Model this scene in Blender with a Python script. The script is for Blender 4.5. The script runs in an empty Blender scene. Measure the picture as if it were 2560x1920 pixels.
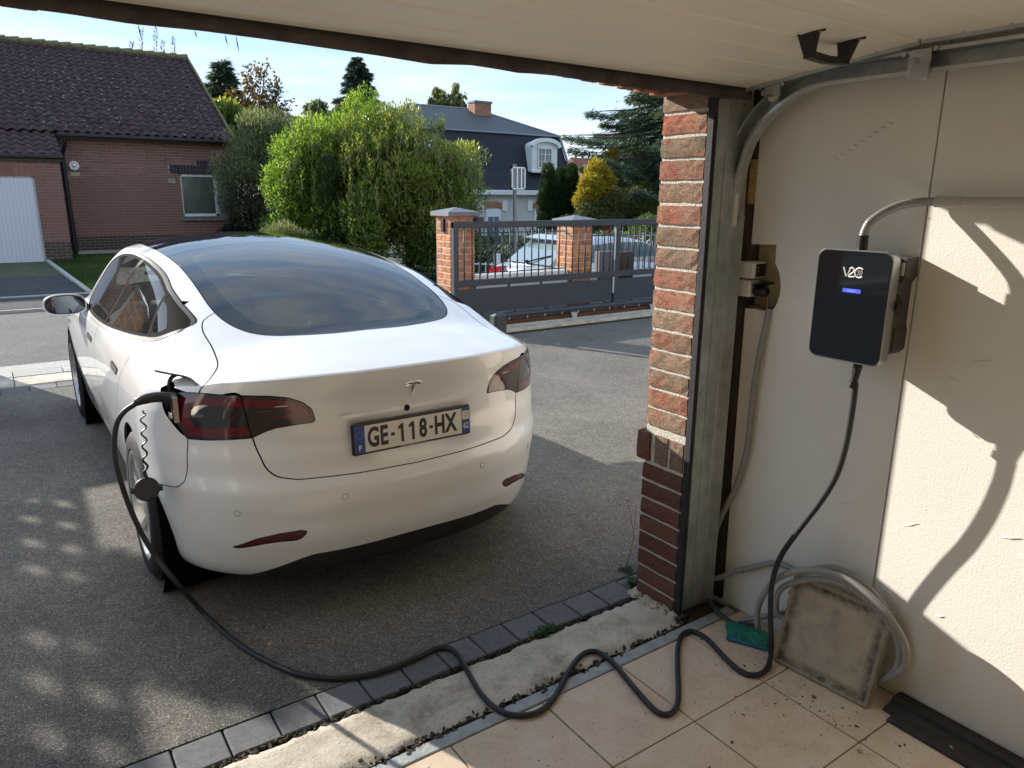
import bpy, math, random
import numpy as np
from mathutils import Matrix, Vector
random.seed(7); rng = np.random.default_rng(7)
S = bpy.context.scene
COL = S.collection
# ---------------------------------------------------------------- camera
CAM = np.array([0.0, 0.0, 1.662])
YAW, PITCH, ROLL, FPX = math.radians(34.84053305), math.radians(14.27916238), math.radians(0.49536153), 1846.546
_cy, _sy, _cp, _sp = math.cos(YAW), math.sin(YAW), math.cos(PITCH), math.sin(PITCH)
FW = np.array([_sy*_cp, _cy*_cp, -_sp]); _r = np.array([_cy, -_sy, 0.0]); _u = np.cross(_r, FW)
RT = math.cos(ROLL)*_r + math.sin(ROLL)*_u; UP = -math.sin(ROLL)*_r + math.cos(ROLL)*_u
cd = bpy.data.cameras.new("camera"); cam = bpy.data.objects.new("camera", cd); COL.objects.link(cam)
cam.matrix_world = Matrix(((RT[0], UP[0], -FW[0], CAM[0]), (RT[1], UP[1], -FW[1], CAM[1]), (RT[2], UP[2], -FW[2], CAM[2]), (0, 0, 0, 1)))
cd.sensor_width = 36.0; cd.lens = 36.0*FPX/2560.0; cd.clip_start = 0.02; cd.clip_end = 2000
S.camera = cam
# ---------------------------------------------------------------- light
SUNV = np.array([-0.40, 1.0, 0.42]); SUNV /= np.linalg.norm(SUNV)
EL = math.asin(SUNV[2]); AZ = math.atan2(SUNV[0], SUNV[1])
w = bpy.data.worlds.new("World"); S.world = w; w.use_nodes = True
nt = w.node_tree; nt.nodes.clear()
sky = nt.nodes.new("ShaderNodeTexSky"); sky.sky_type = 'NISHITA'; sky.sun_disc = False
sky.sun_elevation = EL; sky.sun_rotation = AZ; sky.air_density = 1.0; sky.dust_density = 0.3; sky.ozone_density = 3.0
bg = nt.nodes.new("ShaderNodeBackground"); bg.inputs[1].default_value = 0.15
out = nt.nodes.new("ShaderNodeOutputWorld")
tc = nt.nodes.new("ShaderNodeTexCoord"); mp = nt.nodes.new("ShaderNodeMapping")
mp.inputs['Scale'].default_value = (1.4, 2.0, 9.0); mp.inputs['Rotation'].default_value = (0.10, -0.12, 0.5)
n1 = nt.nodes.new("ShaderNodeTexNoise"); n1.inputs['Scale'].default_value = 1.7; n1.inputs['Detail'].default_value = 7; n1.inputs['Roughness'].default_value = 0.55; n1.inputs['Distortion'].default_value = 0.6
rp = nt.nodes.new("ShaderNodeValToRGB"); rp.color_ramp.elements[0].position = 0.40; rp.color_ramp.elements[0].color = (0, 0, 0, 1); rp.color_ramp.elements[1].position = 0.66; rp.color_ramp.elements[1].color = (0.75, 0.75, 0.75, 1)
sx_ = nt.nodes.new("ShaderNodeSeparateXYZ"); gr = nt.nodes.new("ShaderNodeValToRGB"); e_ = gr.color_ramp.elements
e_[0].position = 0.0; e_[0].color = (1.50, 1.88, 2.38, 1); e_[1].position = 1.0; e_[1].color = (0.82, 1.36, 2.25, 1)
m_ = e_.new(0.18); m_.color = (1.12, 1.62, 2.30, 1); m_ = e_.new(0.45); m_.color = (0.95, 1.50, 2.32, 1)
mg = nt.nodes.new("ShaderNodeMixRGB"); mg.inputs[0].default_value = 0.9
mx = nt.nodes.new("ShaderNodeMixRGB"); mx.inputs[2].default_value = (2.35, 2.5, 2.65, 1)
L = nt.links.new
L(tc.outputs['Generated'], sx_.inputs[0]); L(sx_.outputs[2], gr.inputs[0]); L(sky.outputs[0], mg.inputs[1]); L(gr.outputs[0], mg.inputs[2])
L(tc.outputs['Generated'], mp.inputs[0]); L(mp.outputs[0], n1.inputs['Vector']); L(n1.outputs['Fac'], rp.inputs[0])
L(rp.outputs[0], mx.inputs[0]); L(mg.outputs[0], mx.inputs[1]); L(mx.outputs[0], bg.inputs[0]); L(bg.outputs[0], out.inputs[0])
sl = bpy.data.lights.new("sun", 'SUN'); sl.energy = 2.9; sl.angle = math.radians(0.55); sl.color = (1.0, 0.935, 0.84)
so = bpy.data.objects.new("sun", sl); COL.objects.link(so)
so.rotation_euler = Vector(SUNV).to_track_quat('Z', 'Y').to_euler(); so.location = (-8, 20, 12)
S.view_settings.view_transform = 'Standard'; S.view_settings.look = 'None'; S.view_settings.gamma = 1.0
S.view_settings.use_curve_mapping = False; S.view_settings.exposure = 1.68
S.render.engine = 'CYCLES'; S.cycles.max_bounces = 10; S.cycles.diffuse_bounces = 5; S.cycles.transparent_max_bounces = 24

# ---------------------------------------------------------------- photo survey helpers (pixel of the 2560x1920 photo + one known coordinate -> place)
def ray(px, py): return (px-1280.0)/FPX*RT-(py-960.0)/FPX*UP+FW
def atx(px, py, x): d = ray(px, py); return CAM+d*(x/d[0])
def aty(px, py, y): d = ray(px, py); return CAM+d*(y/d[1])
def atz(px, py, z): d = ray(px, py); return CAM+d*((z-CAM[2])/d[2])

# ---------------------------------------------------------------- object helpers
LOC = {}
def tag(o, label=None, cat=None, group=None, kind=None):
    if label: o['label'] = label
    if cat: o['category'] = cat
    if group: o['group'] = group
    if kind: o['kind'] = kind
    return o
def empty(name, loc, label=None, cat=None, group=None, kind=None, parent=None):
    o = bpy.data.objects.new(name, None); COL.objects.link(o); o.empty_display_size = 0.1
    o.location = tuple(float(v) for v in loc); LOC[o] = Vector(o.location)
    return tag(o, label, cat, group, kind)
def wloc(o):
    v = Vector(o.location)
    while o.parent: o = o.parent; v = v+Vector(o.location)
    return v
def link(me, name, parent=None, loc=(0, 0, 0)):
    o = bpy.data.objects.new(name, me); COL.objects.link(o); o.location = tuple(float(v) for v in loc)
    if parent is not None:
        o.parent = parent; o.location = Vector(o.location)-wloc(parent)
    return o
def mesh(name, V, F, mat, smooth=False, mi=None):
    me = bpy.data.meshes.new(name)
    V = np.asarray(V, float)
    if isinstance(F, np.ndarray):
        n, k = F.shape
        me.vertices.add(len(V)); me.vertices.foreach_set('co', V.ravel().astype(np.float32))
        me.loops.add(n*k); me.loops.foreach_set('vertex_index', F.ravel().astype(np.int32))
        me.polygons.add(n); me.polygons.foreach_set('loop_start', np.arange(0, n*k, k, dtype=np.int32))
        me.polygons.foreach_set('loop_total', np.full(n, k, dtype=np.int32))
        me.update(calc_edges=True)
    else:
        me.from_pydata([tuple(v) for v in V], [], F); me.update()
    ms = mat if isinstance(mat, (list, tuple)) else [mat]
    for m in ms: me.materials.append(m)
    if mi is not None: me.polygons.foreach_set('material_index', np.asarray(mi, np.int32))
    if smooth: me.polygons.foreach_set('use_smooth', np.ones(len(me.polygons), bool))
    return me
def obj(name, V, F, mat, parent=None, smooth=False, mi=None, **t):
    return tag(link(mesh(name, V, F, mat, smooth, mi), name, parent), **t)
class MB:
    def __init__(s): s.V = []; s.F = []
    def add(s, V, F):
        b = len(s.V); s.V += [tuple(map(float, v)) for v in V]; s.F += [tuple(b+i for i in f) for f in F]; return s
    def box(s, x0, x1, y0, y1, z0, z1, M=None, c=0.0):
        V = [(x, y, z) for z in (z0, z1) for y in (y0, y1) for x in (x0, x1)]
        F = [(0, 2, 3, 1), (4, 5, 7, 6), (0, 1, 5, 4), (2, 6, 7, 3), (0, 4, 6, 2), (1, 3, 7, 5)]
        if c > 0:
            return s.cbox(x0, x1, y0, y1, z0, z1, c, M)
        if M is not None: V = [tuple(M@Vector(v)) for v in V]
        return s.add(V, F)
    def cbox(s, x0, x1, y0, y1, z0, z1, c, M=None):
        V = []; idx = {}
        for ix in (0, 1):
            for iy in (0, 1):
                for iz in (0, 1):
                    X = (x0, x1)[ix]; Y = (y0, y1)[iy]; Z = (z0, z1)[iz]; sx = c if ix == 0 else -c; sy = c if iy == 0 else -c; sz = c if iz == 0 else -c
                    idx[ix, iy, iz, 0] = len(V); V.append((X, Y+sy, Z+sz))
                    idx[ix, iy, iz, 1] = len(V); V.append((X+sx, Y, Z+sz))
                    idx[ix, iy, iz, 2] = len(V); V.append((X+sx, Y+sy, Z))
        F = []
        for a in (0, 1):
            q = [(a, 0, 0), (a, 1, 0), (a, 1, 1), (a, 0, 1)]; F.append([idx[k+(0,)] for k in (q if a else q[::-1])])
            q = [(0, a, 0), (0, a, 1), (1, a, 1), (1, a, 0)]; F.append([idx[k+(1,)] for k in (q if a else q[::-1])])
            q = [(0, 0, a), (1, 0, a), (1, 1, a), (0, 1, a)]; F.append([idx[k+(2,)] for k in (q if a else q[::-1])])
        for a in (0, 1):
            for b in (0, 1):
                s2 = (a+b) % 2
                f = [idx[0, a, b, 1], idx[1, a, b, 1], idx[1, a, b, 2], idx[0, a, b, 2]]; F.append(f if s2 == 0 else f[::-1])
                f = [idx[a, 0, b, 0], idx[a, 0, b, 2], idx[a, 1, b, 2], idx[a, 1, b, 0]]; F.append(f if s2 == 0 else f[::-1])
                f = [idx[a, b, 0, 0], idx[a, b, 1, 0], idx[a, b, 1, 1], idx[a, b, 0, 1]]; F.append(f if s2 == 0 else f[::-1])
        for a in (0, 1):
            for b in (0, 1):
                for d in (0, 1):
                    f = [idx[a, b, d, 0], idx[a, b, d, 1], idx[a, b, d, 2]]; F.append(f if (a+b+d) % 2 == 1 else f[::-1])
        if M is not None: V = [tuple(M@Vector(v)) for v in V]
        return s.add(V, F)
    def tube(s, pts, r, n=10, cap=True, closed=False):
        P = [Vector(p) for p in pts]; m = len(P); rr = r if hasattr(r, '__len__') else [r]*m
        T = []
        for i in range(m):
            a = P[i-1] if (i > 0 or closed) else P[i]; b = P[(i+1) % m] if (i < m-1 or closed) else P[i]
            T.append((b-a).normalized() if (b-a).length > 1e-9 else Vector((0, 0, 1)))
        u = T[0].orthogonal().normalized(); V = []
        for i in range(m):
            u = (u-T[i]*u.dot(T[i])); u = u.normalized() if u.length > 1e-9 else T[i].orthogonal().normalized(); v = T[i].cross(u)
            for k in range(n):
                a = 2*math.pi*k/n; V.append(P[i]+(u*math.cos(a)+v*math.sin(a))*rr[i])
        F = []
        for i in range(m-1 if not closed else m):
            for k in range(n):
                a = i*n+k; b = i*n+(k+1) % n; c = ((i+1) % m)*n+(k+1) % n; d = ((i+1) % m)*n+k; F.append((a, b, c, d))
        if cap and not closed: F.append(tuple(range(n))[::-1]); F.append(tuple((m-1)*n+k for k in range(n)))
        return s.add(V, F)
    def cyl(s, p0, p1, r, n=16, r2=None): return s.tube([p0, p1], [r, r if r2 is None else r2], n)
    def prism(s, poly, axis, a, b):
        # polygon in the two other axes, extruded along axis from a to b
        def P(q, t):
            return {'x': (t, q[0], q[1]), 'y': (q[0], t, q[1]), 'z': (q[0], q[1], t)}[axis]
        n = len(poly); V = [P(q, a) for q in poly]+[P(q, b) for q in poly]
        F = [tuple(range(n))[::-1], tuple(range(n, 2*n))]+[(i, (i+1) % n, n+(i+1) % n, n+i) for i in range(n)]
        return s.add(V, F)
    def lathe(s, prof, c, ax='x', n=48, closed=False):
        # prof: (axial, radius)
        V = []
        for a, r in prof:
            for k in range(n):
                t = 2*math.pi*k/n; p, q = r*math.cos(t), r*math.sin(t)
                V.append({'x': (c[0]+a, c[1]+p, c[2]+q), 'y': (c[0]+p, c[1]+a, c[2]+q), 'z': (c[0]+p, c[1]+q, c[2]+a)}[ax])
        F = []; m = len(prof)
        for i in range(m-1 if not closed else m):
            for k in range(n): F.append((i*n+k, i*n+(k+1) % n, ((i+1) % m)*n+(k+1) % n, ((i+1) % m)*n+k))
        return s.add(V, F)
    def build(s, name, mat, parent=None, smooth=False, fix=True, **t):
        me = mesh(name, s.V, s.F, mat, smooth)
        if fix:
            import bmesh
            bm = bmesh.new(); bm.from_mesh(me); bmesh.ops.recalc_face_normals(bm, faces=bm.faces[:]); bm.to_mesh(me); bm.free()
        if smooth == 'auto':
            me.polygons.foreach_set('use_smooth', np.ones(len(me.polygons), bool)); me.set_sharp_from_angle(angle=math.radians(38))
        return tag(link(me, name, parent), **t)
def spline(pts, n=8, closed=False):
    P = [np.array(p, float) for p in pts]; m = len(P); out_ = []
    rngi = range(m if closed else m-1)
    for i in rngi:
        p0 = P[(i-1) % m] if (closed or i > 0) else 2*P[0]-P[1]; p1 = P[i]; p2 = P[(i+1) % m]; p3 = P[(i+2) % m] if (closed or i < m-2) else 2*P[-1]-P[-2]
        for k in range(n):
            t = k/n; out_.append(.5*((2*p1)+(-p0+p2)*t+(2*p0-5*p1+4*p2-p3)*t*t+(-p0+3*p1-3*p2+p3)*t**3))
    if not closed: out_.append(P[-1])
    return out_
def text(name, body, size, loc, rot, mat, parent, sx=1.0, bold=0.0, ext=0.0004, align='CENTER', shear=0.0):
    cu = bpy.data.curves.new(name, 'FONT'); cu.body = body; cu.size = size; cu.align_x = align; cu.align_y = 'CENTER'; cu.extrude = ext; cu.offset = bold; cu.shear = shear; cu.resolution_u = 3
    to = bpy.data.objects.new(name+'_tmp', cu); COL.objects.link(to); bpy.context.view_layer.update()
    me = bpy.data.meshes.new_from_object(to.evaluated_get(bpy.context.evaluated_depsgraph_get()))
    bpy.data.objects.remove(to)
    M = Matrix.Translation(Vector(loc))@rot.to_4x4()@Matrix.Diagonal((sx, 1, 1, 1)); me.transform(M)
    me.materials.clear(); me.materials.append(mat)
    return link(me, name, parent)

# ---------------------------------------------------------------- materials
def nodes(name):
    m = bpy.data.materials.new(name); m.use_nodes = True; n = m.node_tree; b = n.nodes['Principled BSDF']; return m, n, b
def M(name, c, rough=0.6, metal=0.0, spec=0.5, coat=0.0, noise=0.0, nscale=8.0, bump=0.0, bscale=60.0, rand=0.0, c2=None, emit=None, detail=6, stretch=None, bdist=0.01, coatr=0.03):
    m, n, b = nodes(name)
    b.inputs['Base Color'].default_value = (*c, 1); b.inputs['Roughness'].default_value = rough; b.inputs['Metallic'].default_value = metal
    b.inputs['Specular IOR Level'].default_value = spec; b.inputs['Coat Weight'].default_value = coat; b.inputs['Coat Roughness'].default_value = coatr
    tc = n.nodes.new('ShaderNodeTexCoord'); vec = tc.outputs['Object']
    if rand > 0 or True:
        oi = n.nodes.new('ShaderNodeObjectInfo')
        ad = n.nodes.new('ShaderNodeVectorMath'); ad.operation = 'ADD'; sc = n.nodes.new('ShaderNodeVectorMath'); sc.operation = 'SCALE'
        co = n.nodes.new('ShaderNodeCombineXYZ'); n.links.new(oi.outputs['Random'], co.inputs[0]); n.links.new(oi.outputs['Random'], co.inputs[2])
        n.links.new(co.outputs[0], sc.inputs[0]); sc.inputs['Scale'].default_value = 37.0 if rand > 0 else 0.0
        n.links.new(vec, ad.inputs[0]); n.links.new(sc.outputs[0], ad.inputs[1]); vec = ad.outputs[0]
    if stretch:
        mpp = n.nodes.new('ShaderNodeMapping'); mpp.inputs['Scale'].default_value = stretch; n.links.new(vec, mpp.inputs[0]); vec = mpp.outputs[0]
    if noise > 0 or rand > 0:
        t = n.nodes.new('ShaderNodeTexNoise'); t.inputs['Scale'].default_value = nscale; t.inputs['Detail'].default_value = detail; t.inputs['Roughness'].default_value = 0.6
        n.links.new(vec, t.inputs['Vector'])
        r = n.nodes.new('ShaderNodeValToRGB'); r.color_ramp.elements[0].position = 0.32; r.color_ramp.elements[1].position = 0.68
        a = c if c2 is None else c2
        k = noise
        r.color_ramp.elements[0].color = (*[v*(1-k) for v in c], 1); r.color_ramp.elements[1].color = (*([min(1, v*(1+k)) for v in a]), 1)
        n.links.new(t.outputs['Fac'], r.inputs[0]); col = r.outputs[0]
        if rand > 0:
            h = n.nodes.new('ShaderNodeHueSaturation'); mr = n.nodes.new('ShaderNodeMapRange'); mr.inputs['To Min'].default_value = 1-rand; mr.inputs['To Max'].default_value = 1+rand
            n.links.new(oi.outputs['Random'], mr.inputs[0]); n.links.new(mr.outputs[0], h.inputs['Value']); n.links.new(col, h.inputs['Color']); col = h.outputs[0]
        n.links.new(col, b.inputs['Base Color'])
    if bump > 0:
        t2 = n.nodes.new('ShaderNodeTexNoise'); t2.inputs['Scale'].default_value = bscale; t2.inputs['Detail'].default_value = 5
        n.links.new(vec, t2.inputs['Vector']); bp = n.nodes.new('ShaderNodeBump'); bp.inputs['Strength'].default_value = bump; bp.inputs['Distance'].default_value = bdist
        n.links.new(t2.outputs['Fac'], bp.inputs['Height']); n.links.new(bp.outputs[0], b.inputs['Normal'])
    if emit: b.inputs['Emission Color'].default_value = (*emit[0], 1); b.inputs['Emission Strength'].default_value = emit[1]
    return m
def ramp(n, src, stops):
    r = n.nodes.new('ShaderNodeValToRGB'); e = r.color_ramp.elements
    while len(e) < len(stops): e.new(0.5)
    for i, (p, c) in enumerate(stops): e[i].position = p; e[i].color = (*c, 1) if len(c) == 3 else c
    n.links.new(src, r.inputs[0]); return r.outputs[0]
def noise_(n, scale, detail=5, rough=0.6, vec=None, dist=0.0):
    t = n.nodes.new('ShaderNodeTexNoise'); t.inputs['Scale'].default_value = scale; t.inputs['Detail'].default_value = detail; t.inputs['Roughness'].default_value = rough; t.inputs['Distortion'].default_value = dist
    if vec is not None: n.links.new(vec, t.inputs['Vector'])
    return t.outputs['Fac']
def mixc(n, f, a, b_, mode='MIX'):
    x = n.nodes.new('ShaderNodeMixRGB'); x.blend_type = mode
    for s_, v in ((0, f), (1, a), (2, b_)):
        if isinstance(v, (int, float)): x.inputs[s_].default_value = v
        elif isinstance(v, tuple): x.inputs[s_].default_value = (*v, 1) if len(v) == 3 else v
        else: n.links.new(v, x.inputs[s_])
    return x.outputs[0]
def bump_(n, b, h, strength, dist):
    bp = n.nodes.new('ShaderNodeBump'); bp.inputs['Strength'].default_value = strength; bp.inputs['Distance'].default_value = dist
    n.links.new(h, bp.inputs['Height']); n.links.new(bp.outputs[0], b.inputs['Normal']); return bp
def asphalt(name, dark, light, scale=260.0, patch=0.25):
    m, n, b = nodes(name); tcn = n.nodes.new('ShaderNodeTexCoord'); v = tcn.outputs['Object']
    vo = n.nodes.new('ShaderNodeTexVoronoi'); vo.inputs['Scale'].default_value = scale; n.links.new(v, vo.inputs['Vector'])
    g = n.nodes.new('ShaderNodeSeparateColor'); n.links.new(vo.outputs['Color'], g.inputs[0])
    col = ramp(n, g.outputs[0], [(0.0, dark), (0.55, tuple((a+c)/2 for a, c in zip(dark, light))), (0.93, light), (1.0, tuple(min(1, c*1.9) for c in light))])
    big = noise_(n, 1.3, 5, 0.6, v); bc = ramp(n, big, [(0.3, (1-patch,)*3), (0.7, (1+patch*0.6,)*3)])
    mid = noise_(n, 14.0, 4, 0.6, v); mc = ramp(n, mid, [(0.3, (0.86,)*3), (0.7, (1.1,)*3)])
    col = mixc(n, 1.0, col, bc, 'MULTIPLY'); col = mixc(n, 1.0, col, mc, 'MULTIPLY'); n.links.new(col, b.inputs['Base Color'])
    b.inputs['Roughness'].default_value = 0.93; b.inputs['Specular IOR Level'].default_value = 0.15
    h = mixc(n, 0.5, vo.outputs['Distance'], noise_(n, scale*0.6, 3, 0.6, v)); bump_(n, b, h, 0.9, 0.006)
    return m
MT = {}
MT['asphalt'] = asphalt('asphalt', (0.085, 0.080, 0.074), (0.25, 0.235, 0.205))
MT['road'] = asphalt('road_asphalt', (0.10, 0.098, 0.094), (0.21, 0.205, 0.195), 200.0, 0.15)
MT['old_asphalt'] = asphalt('old_asphalt', (0.055, 0.056, 0.060), (0.085, 0.086, 0.092), 150.0, 0.2)
MT['paver'] = M('grey_paver', (0.155, 0.155, 0.158), 0.9, noise=0.16, nscale=55, bump=0.5, bscale=190, rand=0.10, bdist=0.004, spec=0.2)
MT['kerb'] = M('kerb_stone', (0.36, 0.35, 0.32), 0.9, noise=0.18, nscale=20, bump=0.3, bscale=90, rand=0.08)
def concrete_old():
    m, n, b = nodes('old_concrete'); v = n.nodes.new('ShaderNodeTexCoord').outputs['Object']
    c = ramp(n, noise_(n, 9.0, 7, 0.65, v), [(0.3, (0.43, 0.38, 0.30)), (0.55, (0.58, 0.53, 0.44)), (0.75, (0.66, 0.61, 0.52))])
    d = ramp(n, noise_(n, 3.2, 8, 0.72, v, 0.4), [(0.50, (1, 1, 1)), (0.66, (0.42, 0.37, 0.32))])
    e = ramp(n, noise_(n, 95.0, 3, 0.6, v), [(0.28, (0.3, 0.27, 0.22)), (0.42, (1, 1, 1))])
    c = mixc(n, 0.85, c, d, 'MULTIPLY'); c = mixc(n, 0.7, c, e, 'MULTIPLY'); n.links.new(c, b.inputs['Base Color'])
    b.inputs['Roughness'].default_value = 0.95; b.inputs['Specular IOR Level'].default_value = 0.15
    bump_(n, b, mixc(n, 0.5, noise_(n, 120.0, 4, 0.6, v), noise_(n, 18.0, 6, 0.6, v)), 0.6, 0.006); return m
MT['concrete'] = concrete_old()
def tile_mat():
    m, n, b = nodes('stoneware_tile'); tcn = n.nodes.new('ShaderNodeTexCoord'); oi = n.nodes.new('ShaderNodeObjectInfo')
    ad = n.nodes.new('ShaderNodeVectorMath'); ad.operation = 'ADD'; n.links.new(tcn.outputs['Object'], ad.inputs[0]); n.links.new(oi.outputs['Location'], ad.inputs[1]); v = ad.outputs[0]
    c = ramp(n, noise_(n, 6.5, 8, 0.68, v, 0.3), [(0.28, (0.52, 0.41, 0.31)), (0.46, (0.62, 0.49, 0.36)), (0.60, (0.66, 0.55, 0.43)), (0.74, (0.58, 0.50, 0.43))])
    e = ramp(n, noise_(n, 60.0, 4, 0.65, v), [(0.25, (0.62, 0.56, 0.5)), (0.45, (1, 1, 1))])
    s = ramp(n, noise_(n, 210.0, 2, 0.5, v), [(0.22, (0.35, 0.3, 0.26)), (0.30, (1, 1, 1))])
    c = mixc(n, 0.6, c, e, 'MULTIPLY'); c = mixc(n, 0.8, c, s, 'MULTIPLY'); n.links.new(c, b.inputs['Base Color'])
    b.inputs['Roughness'].default_value = 0.62; b.inputs['Specular IOR Level'].default_value = 0.3
    bump_(n, b, noise_(n, 40.0, 6, 0.65, v), 0.25, 0.003); return m
MT['tile'] = tile_mat()
MT['grout'] = M('dark_grout', (0.12, 0.105, 0.09), 0.95, noise=0.3, nscale=40)
MT['dirt'] = M('dirt', (0.07, 0.055, 0.04), 0.98, noise=0.5, nscale=60, bump=0.8, bscale=150)
MT['blue_metal'] = M('worn_grey_paint', (0.33, 0.36, 0.36), 0.75, noise=0.25, nscale=18, bump=0.3, bscale=60)
def wall_mat(name='insulated_wall_paint', c=(0.80, 0.78, 0.71)):
    m, n, b = nodes(name); v = n.nodes.new('ShaderNodeTexCoord').outputs['Object']
    col = ramp(n, noise_(n, 1.6, 6, 0.6, v), [(0.3, tuple(x*0.93 for x in c)), (0.7, c)])
    sx = n.nodes.new('ShaderNodeSeparateXYZ'); n.links.new(v, sx.inputs[0])
    # splashes of dirt low on the wall: worn specks with a shape of their own
    sp = ramp(n, noise_(n, 75.0, 3, 0.55, v), [(0.245, (0.16, 0.13, 0.10)), (0.285, (1, 1, 1))])
    mr = n.nodes.new('ShaderNodeMapRange'); mr.inputs['From Min'].default_value = 0.45; mr.inputs['From Max'].default_value = 0.05; mr.inputs['To Min'].default_value = 0.12; mr.inputs['To Max'].default_value = 0.95
    n.links.new(sx.outputs[2], mr.inputs[0]); col = mixc(n, mr.outputs[0], col, mixc(n, 1.0, col, sp, 'MULTIPLY'))
    n.links.new(col, b.inputs['Base Color']); b.inputs['Roughness'].default_value = 0.72; b.inputs['Specular IOR Level'].default_value = 0.3
    mpn = n.nodes.new('ShaderNodeMapping'); mpn.inputs['Scale'].default_value = (1, 1, 3.2); n.links.new(v, mpn.inputs[0])
    h = mixc(n, 0.5, ramp(n, noise_(n, 9.0, 8, 0.7, mpn.outputs[0], 0.5), [(0.0, (0, 0, 0)), (0.62, (0.5, 0.5, 0.5)), (0.66, (0.62,)*3), (1, (1, 1, 1))]), noise_(n, 160.0, 3, 0.6, v))
    bump_(n, b, h, 0.35, 0.006); return m
MT['wall'] = wall_mat(); MT['wall2'] = wall_mat('plain_wall_paint', (0.82, 0.81, 0.77))
MT['ochre'] = M('bare_plaster', (0.47, 0.38, 0.21), 0.9, noise=0.2, nscale=20, bump=0.4, bscale=50)
MT['brownwood'] = M('dark_stained_batten', (0.075, 0.06, 0.05), 0.9, noise=0.5, nscale=25, bump=0.5, bscale=80, stretch=(1, 1, .2))
MT['brick_a'] = M('rough_red_brick', (0.36, 0.13, 0.085), 0.95, noise=0.22, nscale=16, bump=.6, bscale=150, rand=0.16, c2=(0.40, 0.24, 0.155), bdist=0.003, spec=0.15)
MT['brick_b'] = M('buff_brick', (0.25, 0.185, 0.125), 0.95, noise=0.2, nscale=14, bump=.6, bscale=150, rand=0.16, c2=(0.41, 0.28, 0.18), bdist=0.003, spec=0.15)
def rough_brick_mat(name, ca, cb, cc):
    m, n, b = nodes(name); tcn = n.nodes.new('ShaderNodeTexCoord'); oi = n.nodes.new('ShaderNodeObjectInfo'); ad = n.nodes.new('ShaderNodeVectorMath'); ad.operation = 'ADD'
    sc = n.nodes.new('ShaderNodeVectorMath'); sc.operation = 'SCALE'; sc.inputs['Scale'].default_value = 53.0; co = n.nodes.new('ShaderNodeCombineXYZ'); n.links.new(oi.outputs['Random'], co.inputs[0]); n.links.new(oi.outputs['Random'], co.inputs[1]); n.links.new(co.outputs[0], sc.inputs[0]); n.links.new(tcn.outputs['Object'], ad.inputs[0]); n.links.new(sc.outputs[0], ad.inputs[1]); v = ad.outputs[0]
    c = ramp(n, noise_(n, 9.0, 6, .7, v, .5), [(.34, ca), (.47, cb), (.60, cc)]); g = ramp(n, noise_(n, 170.0, 4, .7, v), [(.30, (.45,)*3), (.5, (1, 1, 1)), (.72, (1.25,)*3)])
    mpn = n.nodes.new('ShaderNodeMapping'); mpn.inputs['Scale'].default_value = (1, 1, 2.6); n.links.new(v, mpn.inputs[0])
    cr = ramp(n, noise_(n, 16.0, 5, .62, mpn.outputs[0], 1.6), [(.475, (1, 1, 1)), (.497, (.35, .33, .3)), (.503, (.35, .33, .3)), (.525, (1, 1, 1))])
    pit = ramp(n, noise_(n, 34.0, 2, .5, v), [(.22, (.3,)*3), (.27, (1, 1, 1))])
    c = mixc(n, .75, c, g, 'MULTIPLY'); c = mixc(n, .6, c, cr, 'MULTIPLY'); c = mixc(n, .8, c, pit, 'MULTIPLY')
    h = n.nodes.new('ShaderNodeHueSaturation'); mr = n.nodes.new('ShaderNodeMapRange'); mr.inputs['To Min'].default_value = .85; mr.inputs['To Max'].default_value = 1.15; n.links.new(oi.outputs['Random'], mr.inputs[0]); n.links.new(mr.outputs[0], h.inputs['Value']); n.links.new(c, h.inputs['Color']); n.links.new(h.outputs[0], b.inputs['Base Color'])
    b.inputs['Roughness'].default_value = .95; b.inputs['Specular IOR Level'].default_value = .12
    hh = mixc(n, .5, noise_(n, 120.0, 5, .7, v), mixc(n, .5, cr, noise_(n, 22.0, 5, .6, v))); bump_(n, b, hh, .9, .006); return m
MT['brick_a'] = rough_brick_mat('rough_red_brick', (0.37, 0.125, 0.085), (0.35, 0.17, 0.115), (0.32, 0.205, 0.145))
MT['brick_b'] = rough_brick_mat('buff_brick', (0.34, 0.155, 0.105), (0.31, 0.21, 0.145), (0.27, 0.20, 0.15))
MT['brick_c'] = rough_brick_mat('dark_red_brown_brick', (0.21, 0.075, 0.055), (0.19, 0.09, 0.065), (0.17, 0.10, 0.078))
MT['mortar'] = M('pale_mortar', (0.60, 0.57, 0.49), 0.97, noise=0.12, nscale=50, bump=0.6, bscale=150, spec=0.1)
MT['steel'] = M('galvanised_steel', (0.50, 0.53, 0.52), 0.45, 0.7, noise=0.2, nscale=14, bump=0.05, bscale=30)
MT['steel2'] = M('bright_steel', (0.62, 0.64, 0.65), 0.33, 0.9, noise=0.12, nscale=30)
MT['black'] = M('black_rubber', (0.018, 0.018, 0.019), 0.75, noise=0.3, nscale=25, bump=0.2, bscale=70)
MT['rubber_brown'] = M('weathered_rubber', (0.075, 0.06, 0.055), 0.9, noise=0.4, nscale=12, bump=0.6, bscale=40)
MT['blackplastic'] = M('black_plastic', (0.014, 0.014, 0.015), 0.42)
MT['cable'] = M('black_cable_sheath', (0.022, 0.023, 0.025), 0.5, spec=0.4)
MT['greyplastic'] = M('grey_conduit_plastic', (0.30, 0.295, 0.28), 0.55, noise=0.12, nscale=30)
MT['greypipe'] = M('grey_pvc_pipe', (0.45, 0.44, 0.40), 0.5)
MT['whiteplastic'] = M('white_plastic', (0.72, 0.70, 0.64), 0.5, noise=0.06, nscale=20)
MT['gate'] = M('anthracite_powder_coat', (0.040, 0.046, 0.060), 0.5, noise=0.08, nscale=8, spec=0.4)
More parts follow.
